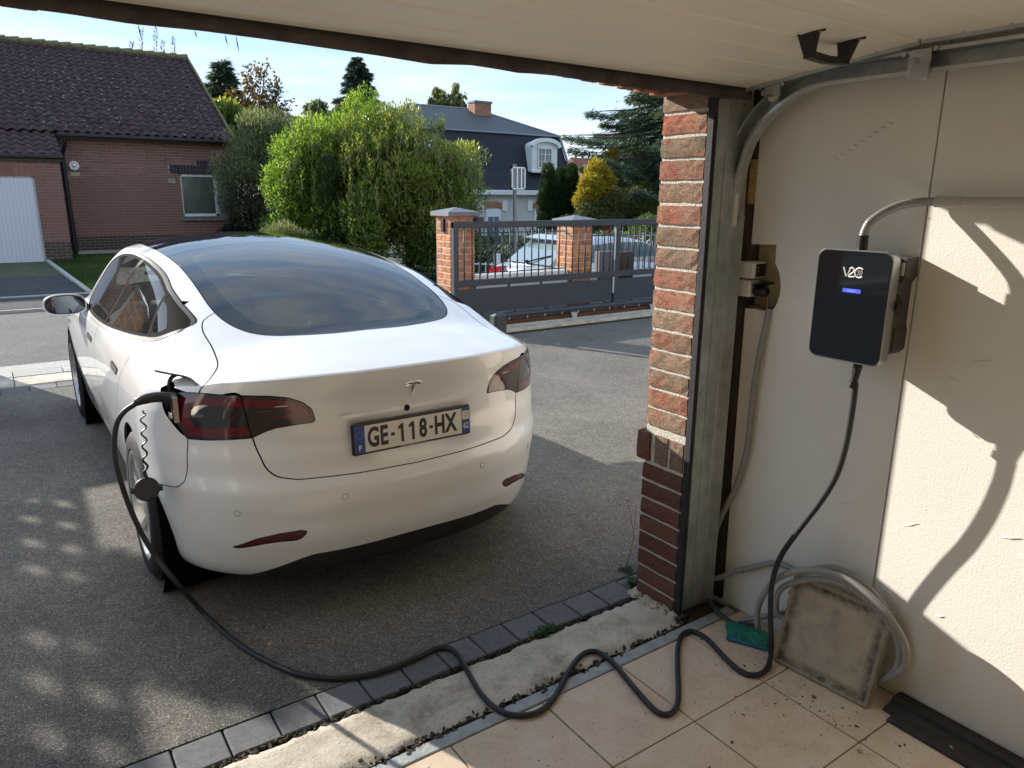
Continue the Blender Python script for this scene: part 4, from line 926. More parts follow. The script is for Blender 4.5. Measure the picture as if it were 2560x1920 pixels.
for (px, wd_) in ((1232, 1.1), (1350, 1.0)):
    a = P(px, 545); zt_ = P(px, 519)[2]
    q = MB(); q.box(a[0]-wd_/2, a[0]+wd_/2, Y0-.08, Y0+.02, -1.5, zt_-.1); wnd = q.build('window', MT['white'], mh)
    q = MB(); q.box(a[0]-wd_/2+.15, a[0]+wd_/2-.15, Y0-.10, Y0-.081, -1.4, zt_-.55); q.build('pane', M('blue_shutter', (0.10, 0.16, 0.22), .5) if px < 1300 else MT['winglass'], wnd)
    q = MB(); q.box(a[0]-.02, a[0]+.02, Y0-.12, Y0-.10, -1.4, zt_-.55); q.box(a[0]-wd_/2+.15, a[0]+wd_/2-.15, Y0-.12, Y0-.10, zt_-1.0, zt_-.95); q.build('glazing_bars', MT['white'], wnd)
    q = MB()
    for k in range(11): x = a[0]-.62+k*.115; q.box(x, x+.10, Y0-.12, Y0-.02, zt_-.05+.10*(1-((k-5)/5)**2), zt_+.28+.10*(1-((k-5)/5)**2))
    q.build('arch_bricks', MT['gbrick'], mh, kind='stuff')
    q = MB(); q.box(a[0]+.68, a[0]+1.05, Y0-.09, Y0, zt_-.2, zt_+.45); q.box(a[0]-1.05, a[0]-.68, Y0-.09, Y0, zt_-.2, zt_+.45); q.build('quoin', MT['white'], mh)
# distant roofs right
def far_house(px0, px1, ytop, yeave, Y, mat, label, chim=None, name='far_house', wallc=None):
    a = aty(px0, yeave, Y); b_ = aty(px1, yeave, Y); t = aty((px0+px1)/2, ytop, Y+3); e = empty(name, ((a[0]+b_[0])/2, Y, -2.4), label, 'house')
    q = MB(); q.box(a[0], b_[0], Y, Y+6, -2.4, a[2]); q.build('wall', wallc or MT['mwall'], e)
    q = MB(); q.add([(a[0]-.2, Y-.3, a[2]), (b_[0]+.2, Y-.3, a[2]), (b_[0]+.2, Y+3, t[2]), (a[0]-.2, Y+3, t[2]), (a[0]-.2, Y+6.3, a[2]), (b_[0]+.2, Y+6.3, a[2])], [(0, 1, 2, 3), (3, 2, 5, 4), (0, 3, 4), (1, 5, 2)]); q.build('roof', mat, e)
    if chim:
        c_ = aty(chim[0], chim[1], Y+2.6); q = MB(); q.cbox(c_[0]-.45, c_[0]+.45, Y+2.6, Y+3.3, t[2]-1, c_[2], .02); q.cyl((c_[0], Y+2.9, c_[2]), (c_[0], Y+2.9, c_[2]+.6), .12, 8); q.build('chimney', MT['gbrick'], e)
far_house(1415, 1520, 404, 447, 62, MT['rooftile'], 'distant house with dark red roof and brick chimney right of the mansard house', (1444, 400))
far_house(1478, 1560, 398, 470, 55, M('red_roof_far', (0.25, 0.09, 0.06), .85), 'distant house with a red roof half hidden behind the yellow shrub')
# white ornamental fence across the street, low white wall
wf_ = empty('white_fence', (8.2, 14.3, -.3), 'low white ornamental fence with posts across the street behind the hatchback', 'fence')
q = MB()
for x in np.arange(8.0, 9.9, .17): q.tube([(x, 14.3, street_z(x)+.1), (x, 14.3, street_z(x)+.55)], .014, 6)
for z in (.2, .5): q.tube([(8.0, 14.3, street_z(8.0)+z), (9.8, 14.3, street_z(9.8)+z)], .016, 6)
for x in (8.0, 8.75, 9.5): q.box(x-.06, x+.06, 14.24, 14.36, street_z(x), street_z(x)+.75)
q.build('palings', MT['white'], wf_)
wf2 = empty('white_fence', (14, 14.3, -.5), 'white scrolled fence behind the hatchback bonnet at the pier edge', 'fence')
q = MB()
zz = -.5
for x in np.arange(12.6, 17, .5):
    q.tube([(x, 14.3, zz+.2), (x, 14.3, zz+1.25)], .02, 6); q.tube([(x+.25+.14*math.cos(t)*(1-t/9), 14.3, zz+.95+.14*math.sin(t)*(1-t/9)) for t in np.linspace(0, 7, 16)], .016, 6)
for z in (.25, .75, 1.2): q.tube([(12.6, 14.3, zz+z), (17, 14.3, zz+z)], .02, 6)
q.build('scrollwork', MT['white'], wf2, kind='stuff')
# ================================================================ WHITE CAR
CX, CY, TH = 1.300, 3.40, .003
MT['paint'] = None
def paint(name, c, rough=.38, flake=True, coat=1.0):
    m, n, b = nodes(name); b.inputs['Base Color'].default_value = (*c, 1); b.inputs['Roughness'].default_value = rough; b.inputs['Metallic'].default_value = 0.0
    b.inputs['Specular IOR Level'].default_value = .5; b.inputs['Coat Weight'].default_value = coat; b.inputs['Coat Roughness'].default_value = .035; b.inputs['Coat IOR'].default_value = 1.5
    v = n.nodes.new('ShaderNodeTexCoord').outputs['Object']
    # thin road dust low on the panels
    sx = n.nodes.new('ShaderNodeSeparateXYZ'); n.links.new(v, sx.inputs[0]); mr = n.nodes.new('ShaderNodeMapRange'); mr.inputs['From Min'].default_value = .62; mr.inputs['From Max'].default_value = .22; mr.inputs['To Max'].default_value = .35
    n.links.new(sx.outputs[2], mr.inputs[0]); f = mixc(n, 1.0, mr.outputs[0], ramp(n, noise_(n, 5.0, 6, .65, v), [(.35, (.2,)*3), (.7, (1, 1, 1))]), 'MULTIPLY')
    n.links.new(mixc(n, f, c, tuple(x*.72 for x in (c[0], c[1]*.95, c[2]*.86))), b.inputs['Base Color'])
    bump_(n, b, noise_(n, 900.0, 2, .5, v), .012, .001); return m
MT['paint'] = paint('pearl_white_paint', (0.75, 0.765, 0.775))
def gloss(name, c, rough=.06, metal=0., coat=1.):
    return M(name, c, rough, metal, .6, coat)
MT['gblack'] = M('gloss_black', (0.006, 0.006, 0.007), .16, spec=.28)
MT['satin'] = M('satin_dark_trim', (0.035, 0.036, 0.038), .6, .0, .25)
MT['gap'] = M('dark_gap', (0.004, 0.004, 0.004), .9, spec=.05)
MT['redlens'] = gloss('dark_red_lens', (0.105, 0.006, 0.010), .10)
MT['smoke'] = gloss('smoked_lens', (0.018, 0.016, 0.017), .07)
MT['chrome'] = M('bright_reflector', (0.75, 0.73, 0.70), .16, 1.0)
MT['dimchrome'] = M('dim_reflector', (0.20, 0.185, 0.17), .25, .9)
MT['valance'] = M('dark_lower_trim', (0.016, 0.016, 0.018), .55)
MT['rearglass'] = carglass('tinted_rear_glass', (.26, .32, .34), .0, 1.5, .06)  # grey film also stands in for haze and reflection on the pane
MT['sideglass'] = carglass('side_glass', (.62, .72, .66), .0, 1.50, .03)
MT['roofglass'] = M('black_roof_glass', (0.008, 0.009, 0.011), .04, spec=.42)
def sm(a,b,k):   # smooth min
    h=np.clip(.5+.5*(b-a)/k,0,1); return b*(1-h)+a*h-k*h*(1-h)
def pch(xs,ys):
    xs=np.array(xs,float);ys=np.array(ys,float);h=np.diff(xs);d=np.diff(ys)/h
    m=np.zeros(len(xs));m[0]=d[0];m[-1]=d[-1]
    for i in range(1,len(xs)-1):
        if d[i-1]*d[i]>0:
            w1=2*h[i]+h[i-1];w2=h[i]+2*h[i-1];m[i]=(w1+w2)/(w1/d[i-1]+w2/d[i])
    def f(x):
        x=np.clip(x,xs[0],xs[-1]);i=np.clip(np.searchsorted(xs,x)-1,0,len(xs)-2);t=(x-xs[i])/h[i]
        return (1+2*t)*(1-t)**2*ys[i]+t*(1-t)**2*h[i]*m[i]+t*t*(3-2*t)*ys[i+1]+t*t*(t-1)*h[i]*m[i+1]
    return f
YR=pch([.16,.22,.27,.31,.36,.44,.52,.565,.60,.63,.70,.76,.84,.90,.955,1.0,1.03],[-.76,-.815,-.838,-.852,-.868,-.876,-.885,-.884,-.866,-.848,-.836,-.818,-.822,-.832,-.848,-.858,-.862])
WZ=pch([.16,.20,.26,.32,.45,.60,.75,.84,.90,.95,1.0],[.80,.845,.872,.882,.902,.917,.921,.916,.902,.880,.85])
YF=pch([.16,.22,.30,.45,.60,.70,.78],[3.55,3.66,3.70,3.72,3.70,3.64,3.5])
ZC=pch([-.90,-.84,-.6,-.42,-.2,0,.3,.6,.9,1.2,1.5,1.8,2.1,2.5,2.75,3.0],[.95,1.0,1.055,1.095,1.165,1.232,1.315,1.37,1.404,1.424,1.430,1.412,1.345,1.16,1.03,.92])
XB=pch([-.9,-.6,-.3,0,.4,.9,1.5,2.0,2.5,3.0],[.60,.675,.738,.775,.80,.812,.812,.79,.74,.66])
ZB=pch([-.9,-.8,-.45,0,.5,1.2,2.0,2.6,3.0,3.3,3.6,3.75],[1.012,1.020,1.062,1.055,1.03,1.01,.99,.975,.93,.875,.80,.74])
ZS=pch([-.9,-.55,-.3,0,.6,1.5,2.2,2.8,3.2,3.5,3.75],[1.02,.985,.958,.935,.915,.895,.885,.86,.80,.73,.64])
def base(x,y):
    k=.05+.05*np.clip((.1-y)/.5,0,1)
    ax=np.abs(x); return ZB(y)-k*(ax/.8)**2.6
def top(x,y):
    ax=np.abs(x)
    kr=1.0; crown=.20*np.clip(1-np.abs(y-1.3)/4,.0,1)
    T=ZC(y)-crown*ax**2-.20*kr*np.clip(ax-.35,0,1)**2
    S=1.04+(XB(y)-ax)*1.75
    return sm(T,S,.06)
def F(x,y):
    B=base(x,y);G=top(x,y)
    return -sm(-B,-G,.05)
def build(nr=70,ns=190,nf=40,nv=70,nt=60):
    # half contour parameter list: rear centre -> side -> front centre (x>=0), mirrored
    Y0,Y1=-.22,3.05
    u=[]
    tr=np.linspace(0,np.pi/2,nr)[:-1]; s=np.linspace(0,1,ns)[:-1]; tf=np.linspace(np.pi/2,0,nf)
    def row(z_of):
        # z_of(y) gives z at plan position; iterate once for consistency
        X=[];Y=[];Z=[]
        for kind,arr in (('r',tr),('s',s),('f',tf)):
            z=np.full(len(arr),.8)
            for _ in range(6):
                w=WZ(z)
                if kind=='r':
                    yr=YR(z);x=w*np.sin(arr)**(2/2.45);y=Y0-(Y0-yr)*np.cos(arr)**(2/2.0)
                elif kind=='s':
                    y=Y0+(Y1-Y0)*arr;x=w-.018*np.clip((y-2.2)/.85,0,1)**2-.012*np.exp(-((y-1.45)/.7)**2)
                else:
                    yf=YF(z);w2=w-.018;x=w2*np.sin(arr)**(2/2.6);y=Y1+(yf-Y1)*np.cos(arr)**(2/2.2)
                z=z_of(x,y)
            X.append(x);Y.append(y);Z.append(z)
        return np.c_[np.concatenate(X),np.concatenate(Y),np.concatenate(Z)]
    def ztop(x,y):
        return np.minimum(ZS(y),F(x*.985,y)-.004)
    def zbot(x,y): return .165+.0*x+.05*np.clip((-.2-y)/.7,0,1)+.03*np.clip((y-3.1)/.6,0,1)
    rows=[]
    vs=np.linspace(0,1,nv)
    for v in vs: rows.append(row(lambda x,y:zbot(x,y)*(1-v)+ztop(x,y)*v))
    S=rows[-1]
    # spine
    ya,yb=-.60,3.3
    sp=np.c_[np.zeros(len(S)),np.clip(S[:,1],ya,yb)]
    tt=np.linspace(0,1,nt)[1:]
    for t in tt:
        k=1-(1-t)**1.0
        xy=S[:,:2]*(1-k)+sp*k
        z=F(xy[:,0],xy[:,1])
        e=np.clip(t/.025,0,1)
        e=e*e*(3-2*e)
        zb=S[:,2]*(1-e)+z*e
        rows.append(np.c_[xy,zb])
    G=np.array(rows) # R,C,3
    M=G[:,::-1].copy(); M[:,:,0]*=-1
    full=np.concatenate([G,M[:,1:-1]],axis=1)
    R,Cn=full.shape[:2]
    V=full.reshape(-1,3)
    i,j=np.meshgrid(np.arange(R-1),np.arange(Cn),indexing='ij');j2=(j+1)%Cn
    a=i*Cn+j;b=i*Cn+j2;c=(i+1)*Cn+j2;d=(i+1)*Cn+j
    T=np.concatenate([np.stack([a,b,c],-1).reshape(-1,3),np.stack([a,c,d],-1).reshape(-1,3)])
    return V,T,(R,Cn)
def normals(V,T):
    n=np.cross(V[T[:,1]]-V[T[:,0]],V[T[:,2]]-V[T[:,0]])
    N=np.zeros_like(V)
    for k in range(3): np.add.at(N,T[:,k],n)
    N/=np.linalg.norm(N,axis=1)[:,None]+1e-12
    return N

def sdf(poly, P):
    # signed distance, >0 inside
    A = np.asarray(poly, float); B = np.roll(A, -1, 0); d = np.full(len(P), 1e9); ins = np.zeros(len(P), bool)
    for a, b in zip(A, B):
        e = b-a; w_ = P-a; t = np.clip((w_@e)/(e@e+1e-18), 0, 1); d = np.minimum(d, np.hypot(*(w_-t[:, None]*e).T))
        c = ((a[1] <= P[:, 1]) & (b[1] > P[:, 1])) | ((b[1] <= P[:, 1]) & (a[1] > P[:, 1]))
        xi = a[0]+(P[:, 1]-a[1])/(b[1]-a[1]+1e-18)*e[0]; ins ^= c & (P[:, 0] < xi)
    return np.where(ins, d, -d)
def smooth_poly(pts, n=6): return [tuple(p) for p in spline(pts, n, closed=True)]
class Sf:
    def __init__(s, V, N, T): s.V, s.N, s.T = V, N, T
    def clip(s, f):   # keep f >= 0
        T = s.T; g = f[T] >= 0; c = g.sum(1); keep = T[c == 3]; V, N = [s.V], [s.N]; n0 = len(s.V); new = [keep]
        for k in (1, 2):
            sel = T[c == k]; gg = g[c == k]
            if not len(sel): continue
            # rotate so that the odd vertex comes first
            odd = np.argmax(gg, 1) if k == 1 else np.argmin(gg, 1); i = np.arange(len(sel))
            a = sel[i, odd]; b = sel[i, (odd+1) % 3]; d = sel[i, (odd+2) % 3]
            tb = f[a]/(f[a]-f[b]+1e-20); td = f[a]/(f[a]-f[d]+1e-20); tb = np.clip(tb, 0, 1)[:, None]; td = np.clip(td, 0, 1)[:, None]
            Vb = s.V[a]*(1-tb)+s.V[b]*tb; Vd = s.V[a]*(1-td)+s.V[d]*td; Nb = s.N[a]*(1-tb)+s.N[b]*tb; Nd = s.N[a]*(1-td)+s.N[d]*td
            m_ = len(sel); ib = n0+np.arange(m_); idd = n0+m_+np.arange(m_); V += [Vb, Vd]; N += [Nb, Nd]; n0 += 2*m_
            if k == 1: new.append(np.stack([a, ib, idd], 1))
            else: new += [np.stack([ib, b, d], 1), np.stack([ib, d, idd], 1)]
        V = np.concatenate(V); N = np.concatenate(N); T = np.concatenate(new)
        u, inv = np.unique(T, return_inverse=True); V, N, T = V[u], N[u], inv.reshape(T.shape)
        key = np.c_[np.round(V*1e5), np.round(N[:, 2])].astype(np.int64); _, first, inv = np.unique(key, axis=0, return_index=True, return_inverse=True); inv = inv.ravel(); T = inv[T]; V, N = V[first], N[first]
        ok = (T[:, 0] != T[:, 1]) & (T[:, 1] != T[:, 2]) & (T[:, 0] != T[:, 2]); return Sf(V, N, T[ok])
    def tidy(s, mn=24):
        n = len(s.V); lab = np.arange(n)
        if not len(s.T): return s
        for _ in range(400):
            m_ = lab[s.T].min(1); l2 = lab.copy()
            for k in range(3): np.minimum.at(l2, s.T[:, k], m_)
            l2 = l2[l2]
            if (l2 == lab).all(): break
            lab = l2
        cnt = np.bincount(lab[s.T[:, 0]], minlength=n); return Sf(s.V, s.N, s.T[cnt[lab[s.T[:, 0]]] >= mn])
    def split(s, f, g_=0.0): return s.clip(f-g_), s.clip(-f-g_)
    def __add__(s, o): return Sf(np.concatenate([s.V, o.V]), np.concatenate([s.N, o.N]), np.concatenate([s.T, o.T+len(s.V)]))
    def off(s, d): return Sf(s.V+s.N*d, s.N, s.T)
    def part(s, name, mat, parent, **t):
        me = mesh(name, s.V, s.T, mat, True)
        N = s.N/(np.linalg.norm(s.N, axis=1)[:, None]+1e-12)
        me.normals_split_custom_set_from_vertices([tuple(n) for n in N.astype(float)])
        return tag(link(me, name, parent, wloc(parent) if False else (0, 0, 0)), **t)
def bodysurf(nv=70, **k):
    V, T, (R_, C_) = build(nv=nv, **k); N = normals(V, T); row = T[:, 0]//C_; lo_ = T[row < nv-1]; hi = T[row >= nv-1]
    Nl, Nh = normals(V, lo_), normals(V, hi); i0 = (nv-1)*C_; idx = np.arange(i0, i0+C_); y_ = V[idx, 1]; x_ = np.abs(V[idx, 0]); k_ = (np.clip((-.42-y_)/.14, 0, 1)*np.clip((.80-x_)/.10, 0, 1))[:, None]
    V2 = np.concatenate([V, V[idx]]); N2 = np.concatenate([N, N[idx]*(1-k_)+Nh[idx]*k_]); N2[idx] = N[idx]*(1-k_)+Nl[idx]*k_
    mp_ = np.arange(len(V)); mp_[idx] = len(V)+np.arange(C_); return Sf(V2, N2, np.concatenate([lo_, mp_[hi]]))
LOCALCAR = True
car = empty('parked_car', (CX, CY, 0), 'white electric sedan plugged in by a black cable, parked tail to the garage', 'car')
car.rotation_euler = (0, 0, TH)
def cput(o, parent=None):
    # car parts are modelled in car coordinates
    o.parent = parent or car; o.location = (0, 0, 0); return o
def cpart(sf, name, mat, parent=None, **t):
    sf = sf.tidy()
    u, inv = np.unique(sf.T, return_inverse=True); sf = Sf(sf.V[u], sf.N[u], inv.reshape(sf.T.shape))
    me = mesh(name, sf.V, sf.T, mat, True); N = sf.N/(np.linalg.norm(sf.N, axis=1)[:, None]+1e-12)
    me.normals_split_custom_set_from_vertices(N.astype(float).tolist())
    o = bpy.data.objects.new(name, me); COL.objects.link(o); return tag(cput(o, parent), **t)
def cmb(q, name, mat, parent=None, smooth='auto', **t): return cput(q.build(name, mat, None, smooth=smooth, **t), parent)
body = bodysurf()
full = body
def col(s, i): return s.V[:, i]
# wheel arches
def arch_f(s, yc, r=.368, zc=.335): return np.where(np.abs(col(s, 0)) > .60, np.hypot(col(s, 1)-yc, col(s, 2)-zc)-r, 1.0)
WR, WF = .0, 2.875
for yc in (WR, WF): body = body.clip(arch_f(body, yc))
# ---- side glass
DLO = smooth_poly([(-.080, 1.139), (-.110, 1.112), (-.105, 1.092), (.03, 1.046), (.225, 1.020), (.60, .988), (1.22, .950), (1.75, .943), (2.08, .955), (2.20, 1.01), (2.16, 1.10), (2.04, 1.215), (1.90, 1.272), (1.60, 1.322), (1.28, 1.333), (.906, 1.321), (.55, 1.285), (.28, 1.232), (.10, 1.188)], 5)
def sidef(s, poly): return np.where(np.abs(col(s, 0)) > .42, sdf(poly, s.V[:, 1:3]), -1.0)
dl, body = body.split(sidef(body, DLO), .0008)
B0 = dl.V[np.abs(sidef(dl, DLO)-.0008) < 2e-4]
def f3(s):
    out_ = np.empty(len(s.V))
    for i in range(0, len(s.V), 2000): out_[i:i+2000] = np.sqrt(((s.V[i:i+2000, None]-B0[None])**2).sum(2)).min(1)
    return out_
f = f3(dl); trim, dl = dl.clip(.019-f), dl.clip(f-.020)
tr_l, tr_r = trim.clip(-col(trim, 0)), trim.clip(col(trim, 0))
cpart(tr_l.off(.002), 'window_trim', MT['satin']); cpart(tr_r.off(.002), 'window_trim', MT['satin'])
for sgn in (-1, 1):
    g1 = dl.clip(sgn*col(dl, 0))
    y = col(g1, 1); z = col(g1, 2)
    cf = y-(1.13-.10*(z-1.0)/.3)                     # B pillar
    front, rear = g1.clip(cf-.035), g1.clip(-cf-.035); bp = g1.clip(cf+.034); bp = bp.clip(-(col(bp, 1)-(1.13-.10*(col(bp, 2)-1.0)/.3))+.034)
    cpart(bp.off(-.001), 'pillar_trim', MT['gblack'])
    q1 = rear; cf = col(q1, 1)-(.17+.55*(col(q1, 2)-1.04)*.9)   # quarter light divider, leaning
    rw, ql = q1.clip(cf-.016), q1.clip(-cf-.016); dv = q1.clip(cf+.016); dv = dv.clip(-(col(dv, 1)-(.17+.55*(col(dv, 2)-1.04)*.9))+.016)
    cpart(dv, 'divider', MT['gap'])
    for g2, nm in ((front, 'side_window'), (rw, 'side_window'), (ql, 'quarter_light')):
        f2 = f3(g2)
        if nm == 'quarter_light':
            f2 = np.minimum(f2, sdf(smooth_poly([(.02, 1.075), (.14, 1.068), (.17, 1.09), (.25, 1.165), (.27, 1.195), (.16, 1.175), (.06, 1.135), (.0, 1.10)], 4), g2.V[:, 1:3])+.045)
            cpart(g2.clip(.045-f2).off(-.001), 'frit', MT['gap']); cpart(g2.clip(f2-.0445), nm, MT['sideglass'])
        else:
            cpart(g2.clip(.036-f2).off(-.0015), 'frit', MT['gap']); cpart(g2.clip(f2-.0355), nm, MT['sideglass'])
# ---- top glass
GL = [(0, -.436), (.16, -.432), (.32, -.392), (.42, -.345), (.485, -.275), (.530, -.165), (.552, -.02), (.553, .2), (.548, .55), (.550, 1.0), (.553, 1.4), (.560, 1.75), (.60, 2.15), (.64, 2.55), (.60, 2.72), (.40, 2.80), (0, 2.83)]
GLp = smooth_poly(GL[1:-1], 1); GLs = [tuple(p) for p in spline(GL, 6)]; GLp = GLs+[(-x, y) for x, y in GLs[::-1][1:-1]]
def topf(s, poly): return np.where(col(s, 2) > .93, sdf(poly, s.V[:, :2]), -1.0)
gl, body = body.split(topf(body, GLp), .0022)
y = col(gl, 1)
rwn, rest = gl.clip(.86-y-.0025), gl.clip(y-.86-.0025)
FR = [(0, -.345), (.22, -.335), (.36, -.285), (.42, -.225), (.455, -.12), (.475, .02), (.478, .3), (.470, .62), (.44, .72), (.30, .76), (0, .78)]
FRs = [tuple(p) for p in spline(FR, 6)]; FRp = FRs+[(-x, y_) for x, y_ in FRs[::-1][1:-1]]
f = sdf(FRp, rwn.V[:, :2]); clear, frit = rwn.clip(f), rwn.clip(-f)
rwo = cpart(frit.off(-.0015), 'rear_window', MT['roofglass']); cpart(clear.off(-.0015), 'pane', MT['rearglass'], rwo)
y = col(rest, 1); cpart(rest.clip(1.88-y-.002).off(-.0015), 'glass_roof', MT['roofglass']); ws = rest.clip(y-1.88-.002)
f = sdf(GLp, ws.V[:, :2]); wo = cpart(ws.clip(.05-f).off(-.001), 'windshield', MT['roofglass']); cpart(ws.clip(f-.05).off(-.001), 'pane', MT['sideglass'], wo)
# ---- tail lamps (rear view x,z)
LP = [(.384, .828), (.398, .880), (.430, .912), (.480, .934), (.540, .943), (.627, .946), (.690, .947), (.745, .949), (.800, .944), (.822, .925), (.833, .880), (.826, .835), (.808, .792), (.796, .770), (.740, .7705), (.699, .773), (.603, .780), (.578, .793), (.560, .803), (.520, .816), (.450, .824)]
LPl = [(-x, z) for x, z in LP]
def rearf(s, poly): return np.where(col(s, 1) < -.30, sdf(poly, s.V[:, (0, 2)] if False else np.c_[s.V[:, 0], s.V[:, 2]]), -1.0)
def lamp(sgn):
    global body
    poly = [(sgn*x, z) for x, z in LP]
    lm_, body = body.split(rearf(body, poly), .0015)
    lm_ = lm_.off(.0015); sp = lambda s: sgn*col(s, 0)-(.6275-(.946-col(s, 2))*.145)
    for side, nm in ((1, 'tail_lamp'), (-1, 'tail_lamp')):
        h = lm_.clip(side*sp(lm_)-.0018); f = rearf(h, poly)
        base_ = cpart(h, nm, MT['smoke'])
        # red light band following the outline, open towards the split
        rimw, bw = .012, .034
        inner = h.clip(f-rimw); fi = rearf(inner, poly); band = inner.clip((rimw+bw)-fi)
        if side == 1: band = band.clip(np.maximum(.9-col(band, 1)*0-1+.1, 0)+1) if False else band
        # drop the thin lower edge on the inner lamp: band only along the top and the tip
        if side == -1: band = band.clip(col(band, 2)-(.838+.0*col(band, 0))-.10*np.clip(sgn*col(band, 0)-.45, 0, 1)*5*.16-.012)
        cpart(band.off(.0012), 'red_band', MT['redlens'], base_)
        # bright reflector lines
        def patch(pl, mt, nm2, d=.0016):
            p = [(sgn*x, z) for x, z in pl]; a = h.clip(rearf(h, p))
            if len(a.T): cpart(a.off(d), nm2, mt, base_)
        if side == 1:
            patch([(.637, .899), (.637, .905), (.745, .906), (.765, .899), (.776, .883), (.779, .862), (.768, .860), (.760, .880), (.748, .893), (.735, .899)], MT['chrome'], 'reflector')
            patch([(.645, .882), (.645, .8885), (.74, .889), (.74, .8825)], MT['dimchrome'], 'reflector')
            patch([(.742, .872), (.779, .868), (.779, .858), (.752, .857), (.735, .860)], MT['dimchrome'], 'reflector')
            patch([(.640, .853), (.640, .856), (.778, .856), (.778, .853)], MT['dimchrome'], 'reflector')
            patch([(.636, .823), (.636, .8245), (.790, .8245), (.790, .823)], MT['dimchrome'], 'reflector')
        else:
            patch([(.475, .897), (.475, .902), (.612, .909), (.612, .902)], MT['chrome'], 'reflector')
            patch([(.470, .878), (.470, .886), (.605, .890), (.605, .883)], MT['dimchrome'], 'reflector')
            patch([(.435, .857), (.452, .878), (.458, .870), (.475, .866), (.480, .857)], MT['chrome'], 'reflector')
            patch([(.440, .852), (.440, .855), (.608, .860), (.608, .857)], MT['dimchrome'], 'reflector')
lamp(-1); lamp(1)
# ---- charge port opening on the left rear corner (side view)
PORT = [(-.215, .962), (-.36, .975), (-.50, .957), (-.545, .94), (-.556, .90), (-.560, .80), (-.548, .775), (-.520, .80), (-.44, .875), (-.41, .945), (-.30, .952)]
PORTs = [(-.40, .962), (-.47, .958), (-.545, .945), (-.575, .90), (-.565, .80), (-.552, .772), (-.525, .79), (-.46, .862), (-.425, .925)]
pf_ = np.where((col(body, 0) < -.6) & (col(body, 2) < .985), sdf(PORTs, body.V[:, 1:3]), -1.0)
port, body = body.split(pf_, .001)
# ---- trunk lid (x, s)
def sval(s): return col(s, 2)+(col(s, 1)+.85)*.8
TK = [(.30, 1.9), (.56, 1.78), (.624, 1.672), (.629, 1.47), (.65, 1.316), (.704, 1.215), (.746, 1.165), (.72, 1.12), (.629, 1.075), (.60, .90), (.584, .814), (.569, .757), (.54, .71), (.502, .683), (.44, .655), (.243, .617), (0, .603)]
TKs = [tuple(p) for p in spline(TK, 5)]; TKp = TKs+[(-x, y_) for x, y_ in TKs[::-1][1:]]
def tkf(s): return np.where((col(s, 1) < .1) & (col(s, 2) > .5), sdf(TKp, np.c_[col(s, 0), sval(s)]), -1.0)
trunk, body = body.split(tkf(body), .0026)
trunk_o = cpart(trunk, 'trunk_lid', MT['paint'])
# ---- bumper
BP = [(-1.3, .02), (-1.3, .80), (-.548, .80), (-.546, .66), (-.535, .60), (-.505, .572), (-.40, .560), (-.25, .552), (-.25, .02)]
bf = sdf(BP, body.V[:, 1:3]); bump_s, body = body.split(np.where(col(body, 1) < -.1, bf, -1), .0018)
zv = lambda s: .290+.02*np.exp(-(col(s, 0)/.35)**2)-.10*np.clip((np.abs(col(s, 0))-.42)/.22, 0, 1)**1.3
val, bump_s = bump_s.clip(zv(bump_s)-col(bump_s, 2)-.001), bump_s.clip(col(bump_s, 2)-zv(bump_s)-.001)
cpart(val.off(-.004), 'valance', MT['valance'])
RF = [(.452, .4), (.456, .410), (.47, .414), (.545, .406), (.62, .385), (.712, .333), (.66, .342), (.60, .360), (.545, .369), (.49, .370), (.468, .380)]
for sgn in (-1, 1):
    p = [(sgn*x, z) for x, z in RF]; rf, bump_s = bump_s.split(rearf(bump_s, p), .0012); cpart(rf.off(-.004), 'rear_reflector', M('dark_red_reflector', (0.09, 0.004, 0.012), .25, coat=.6))
bo = cpart(bump_s, 'bumper', MT['paint'])
# parking sensors
def near(s, x, z): 
    i = np.argmin((col(s, 0)-x)**2+(col(s, 2)-z)**2+(col(s, 1) > -.3)*9); return s.V[i], s.N[i]/np.linalg.norm(s.N[i])
for x, z in ((-.68, .493), (-.31, .53), (.31, .537), (.68, .50)):
    p, n_ = near(bump_s, x, z); p = Vector(p); n_ = Vector(n_); u = n_.orthogonal().normalized(); v = n_.cross(u); q = MB()
    q.tube([p+n_*.0006+(u*math.cos(t)+v*math.sin(t))*.0125 for t in np.linspace(0, 2*math.pi, 21)[:-1]], .0009, 5, closed=True); cmb(q, 'sensor_ring', MT['dimchrome'], bo)
    q = MB(); q.tube([p-n_*.001, p+n_*.0009], .0115, 20); cmb(q, 'parking_sensor', MT['paint'], bo)
# ---- doors (side view)
RD = [(-.02, 1.10), (.045, 1.042), (.10, .985), (.165, .935), (.205, .875), (.30, .78), (.385, .70), (.43, .60), (.47, .50), (.56, .38), (.68, .29), (.74, .262), (1.20, .262), (1.245, .30), (1.25, .6), (1.235, .85), (1.215, 1.10), (1.18, 1.35), (.3, 1.35)]
FD = [(1.22, 1.35), (1.222, 1.10), (1.242, .85), (1.257, .6), (1.25, .30), (1.29, .262), (2.24, .262), (2.29, .32), (2.30, .55), (2.27, .75), (2.24, .92), (2.26, 1.1), (2.2, 1.35)]
def doorcut(poly, nm):
    global body
    for sgn in (-1, 1):
        f = np.where((sgn*col(body, 0) > .55) & (col(body, 2) < 1.2), sdf(poly, body.V[:, 1:3]), -1.0)
        d_, body = body.split(f, .0016); dd = cpart(d_, nm, MT['paint']); yield dd, d_
for dd, d_ in doorcut(RD, 'rear_door'):
    if col(d_, 0).mean() < 0: dr_o, dr_s = dd, d_
for dd, d_ in doorcut(FD, 'front_door'):
    if col(d_, 0).mean() < 0: df_o, df_s = dd, d_
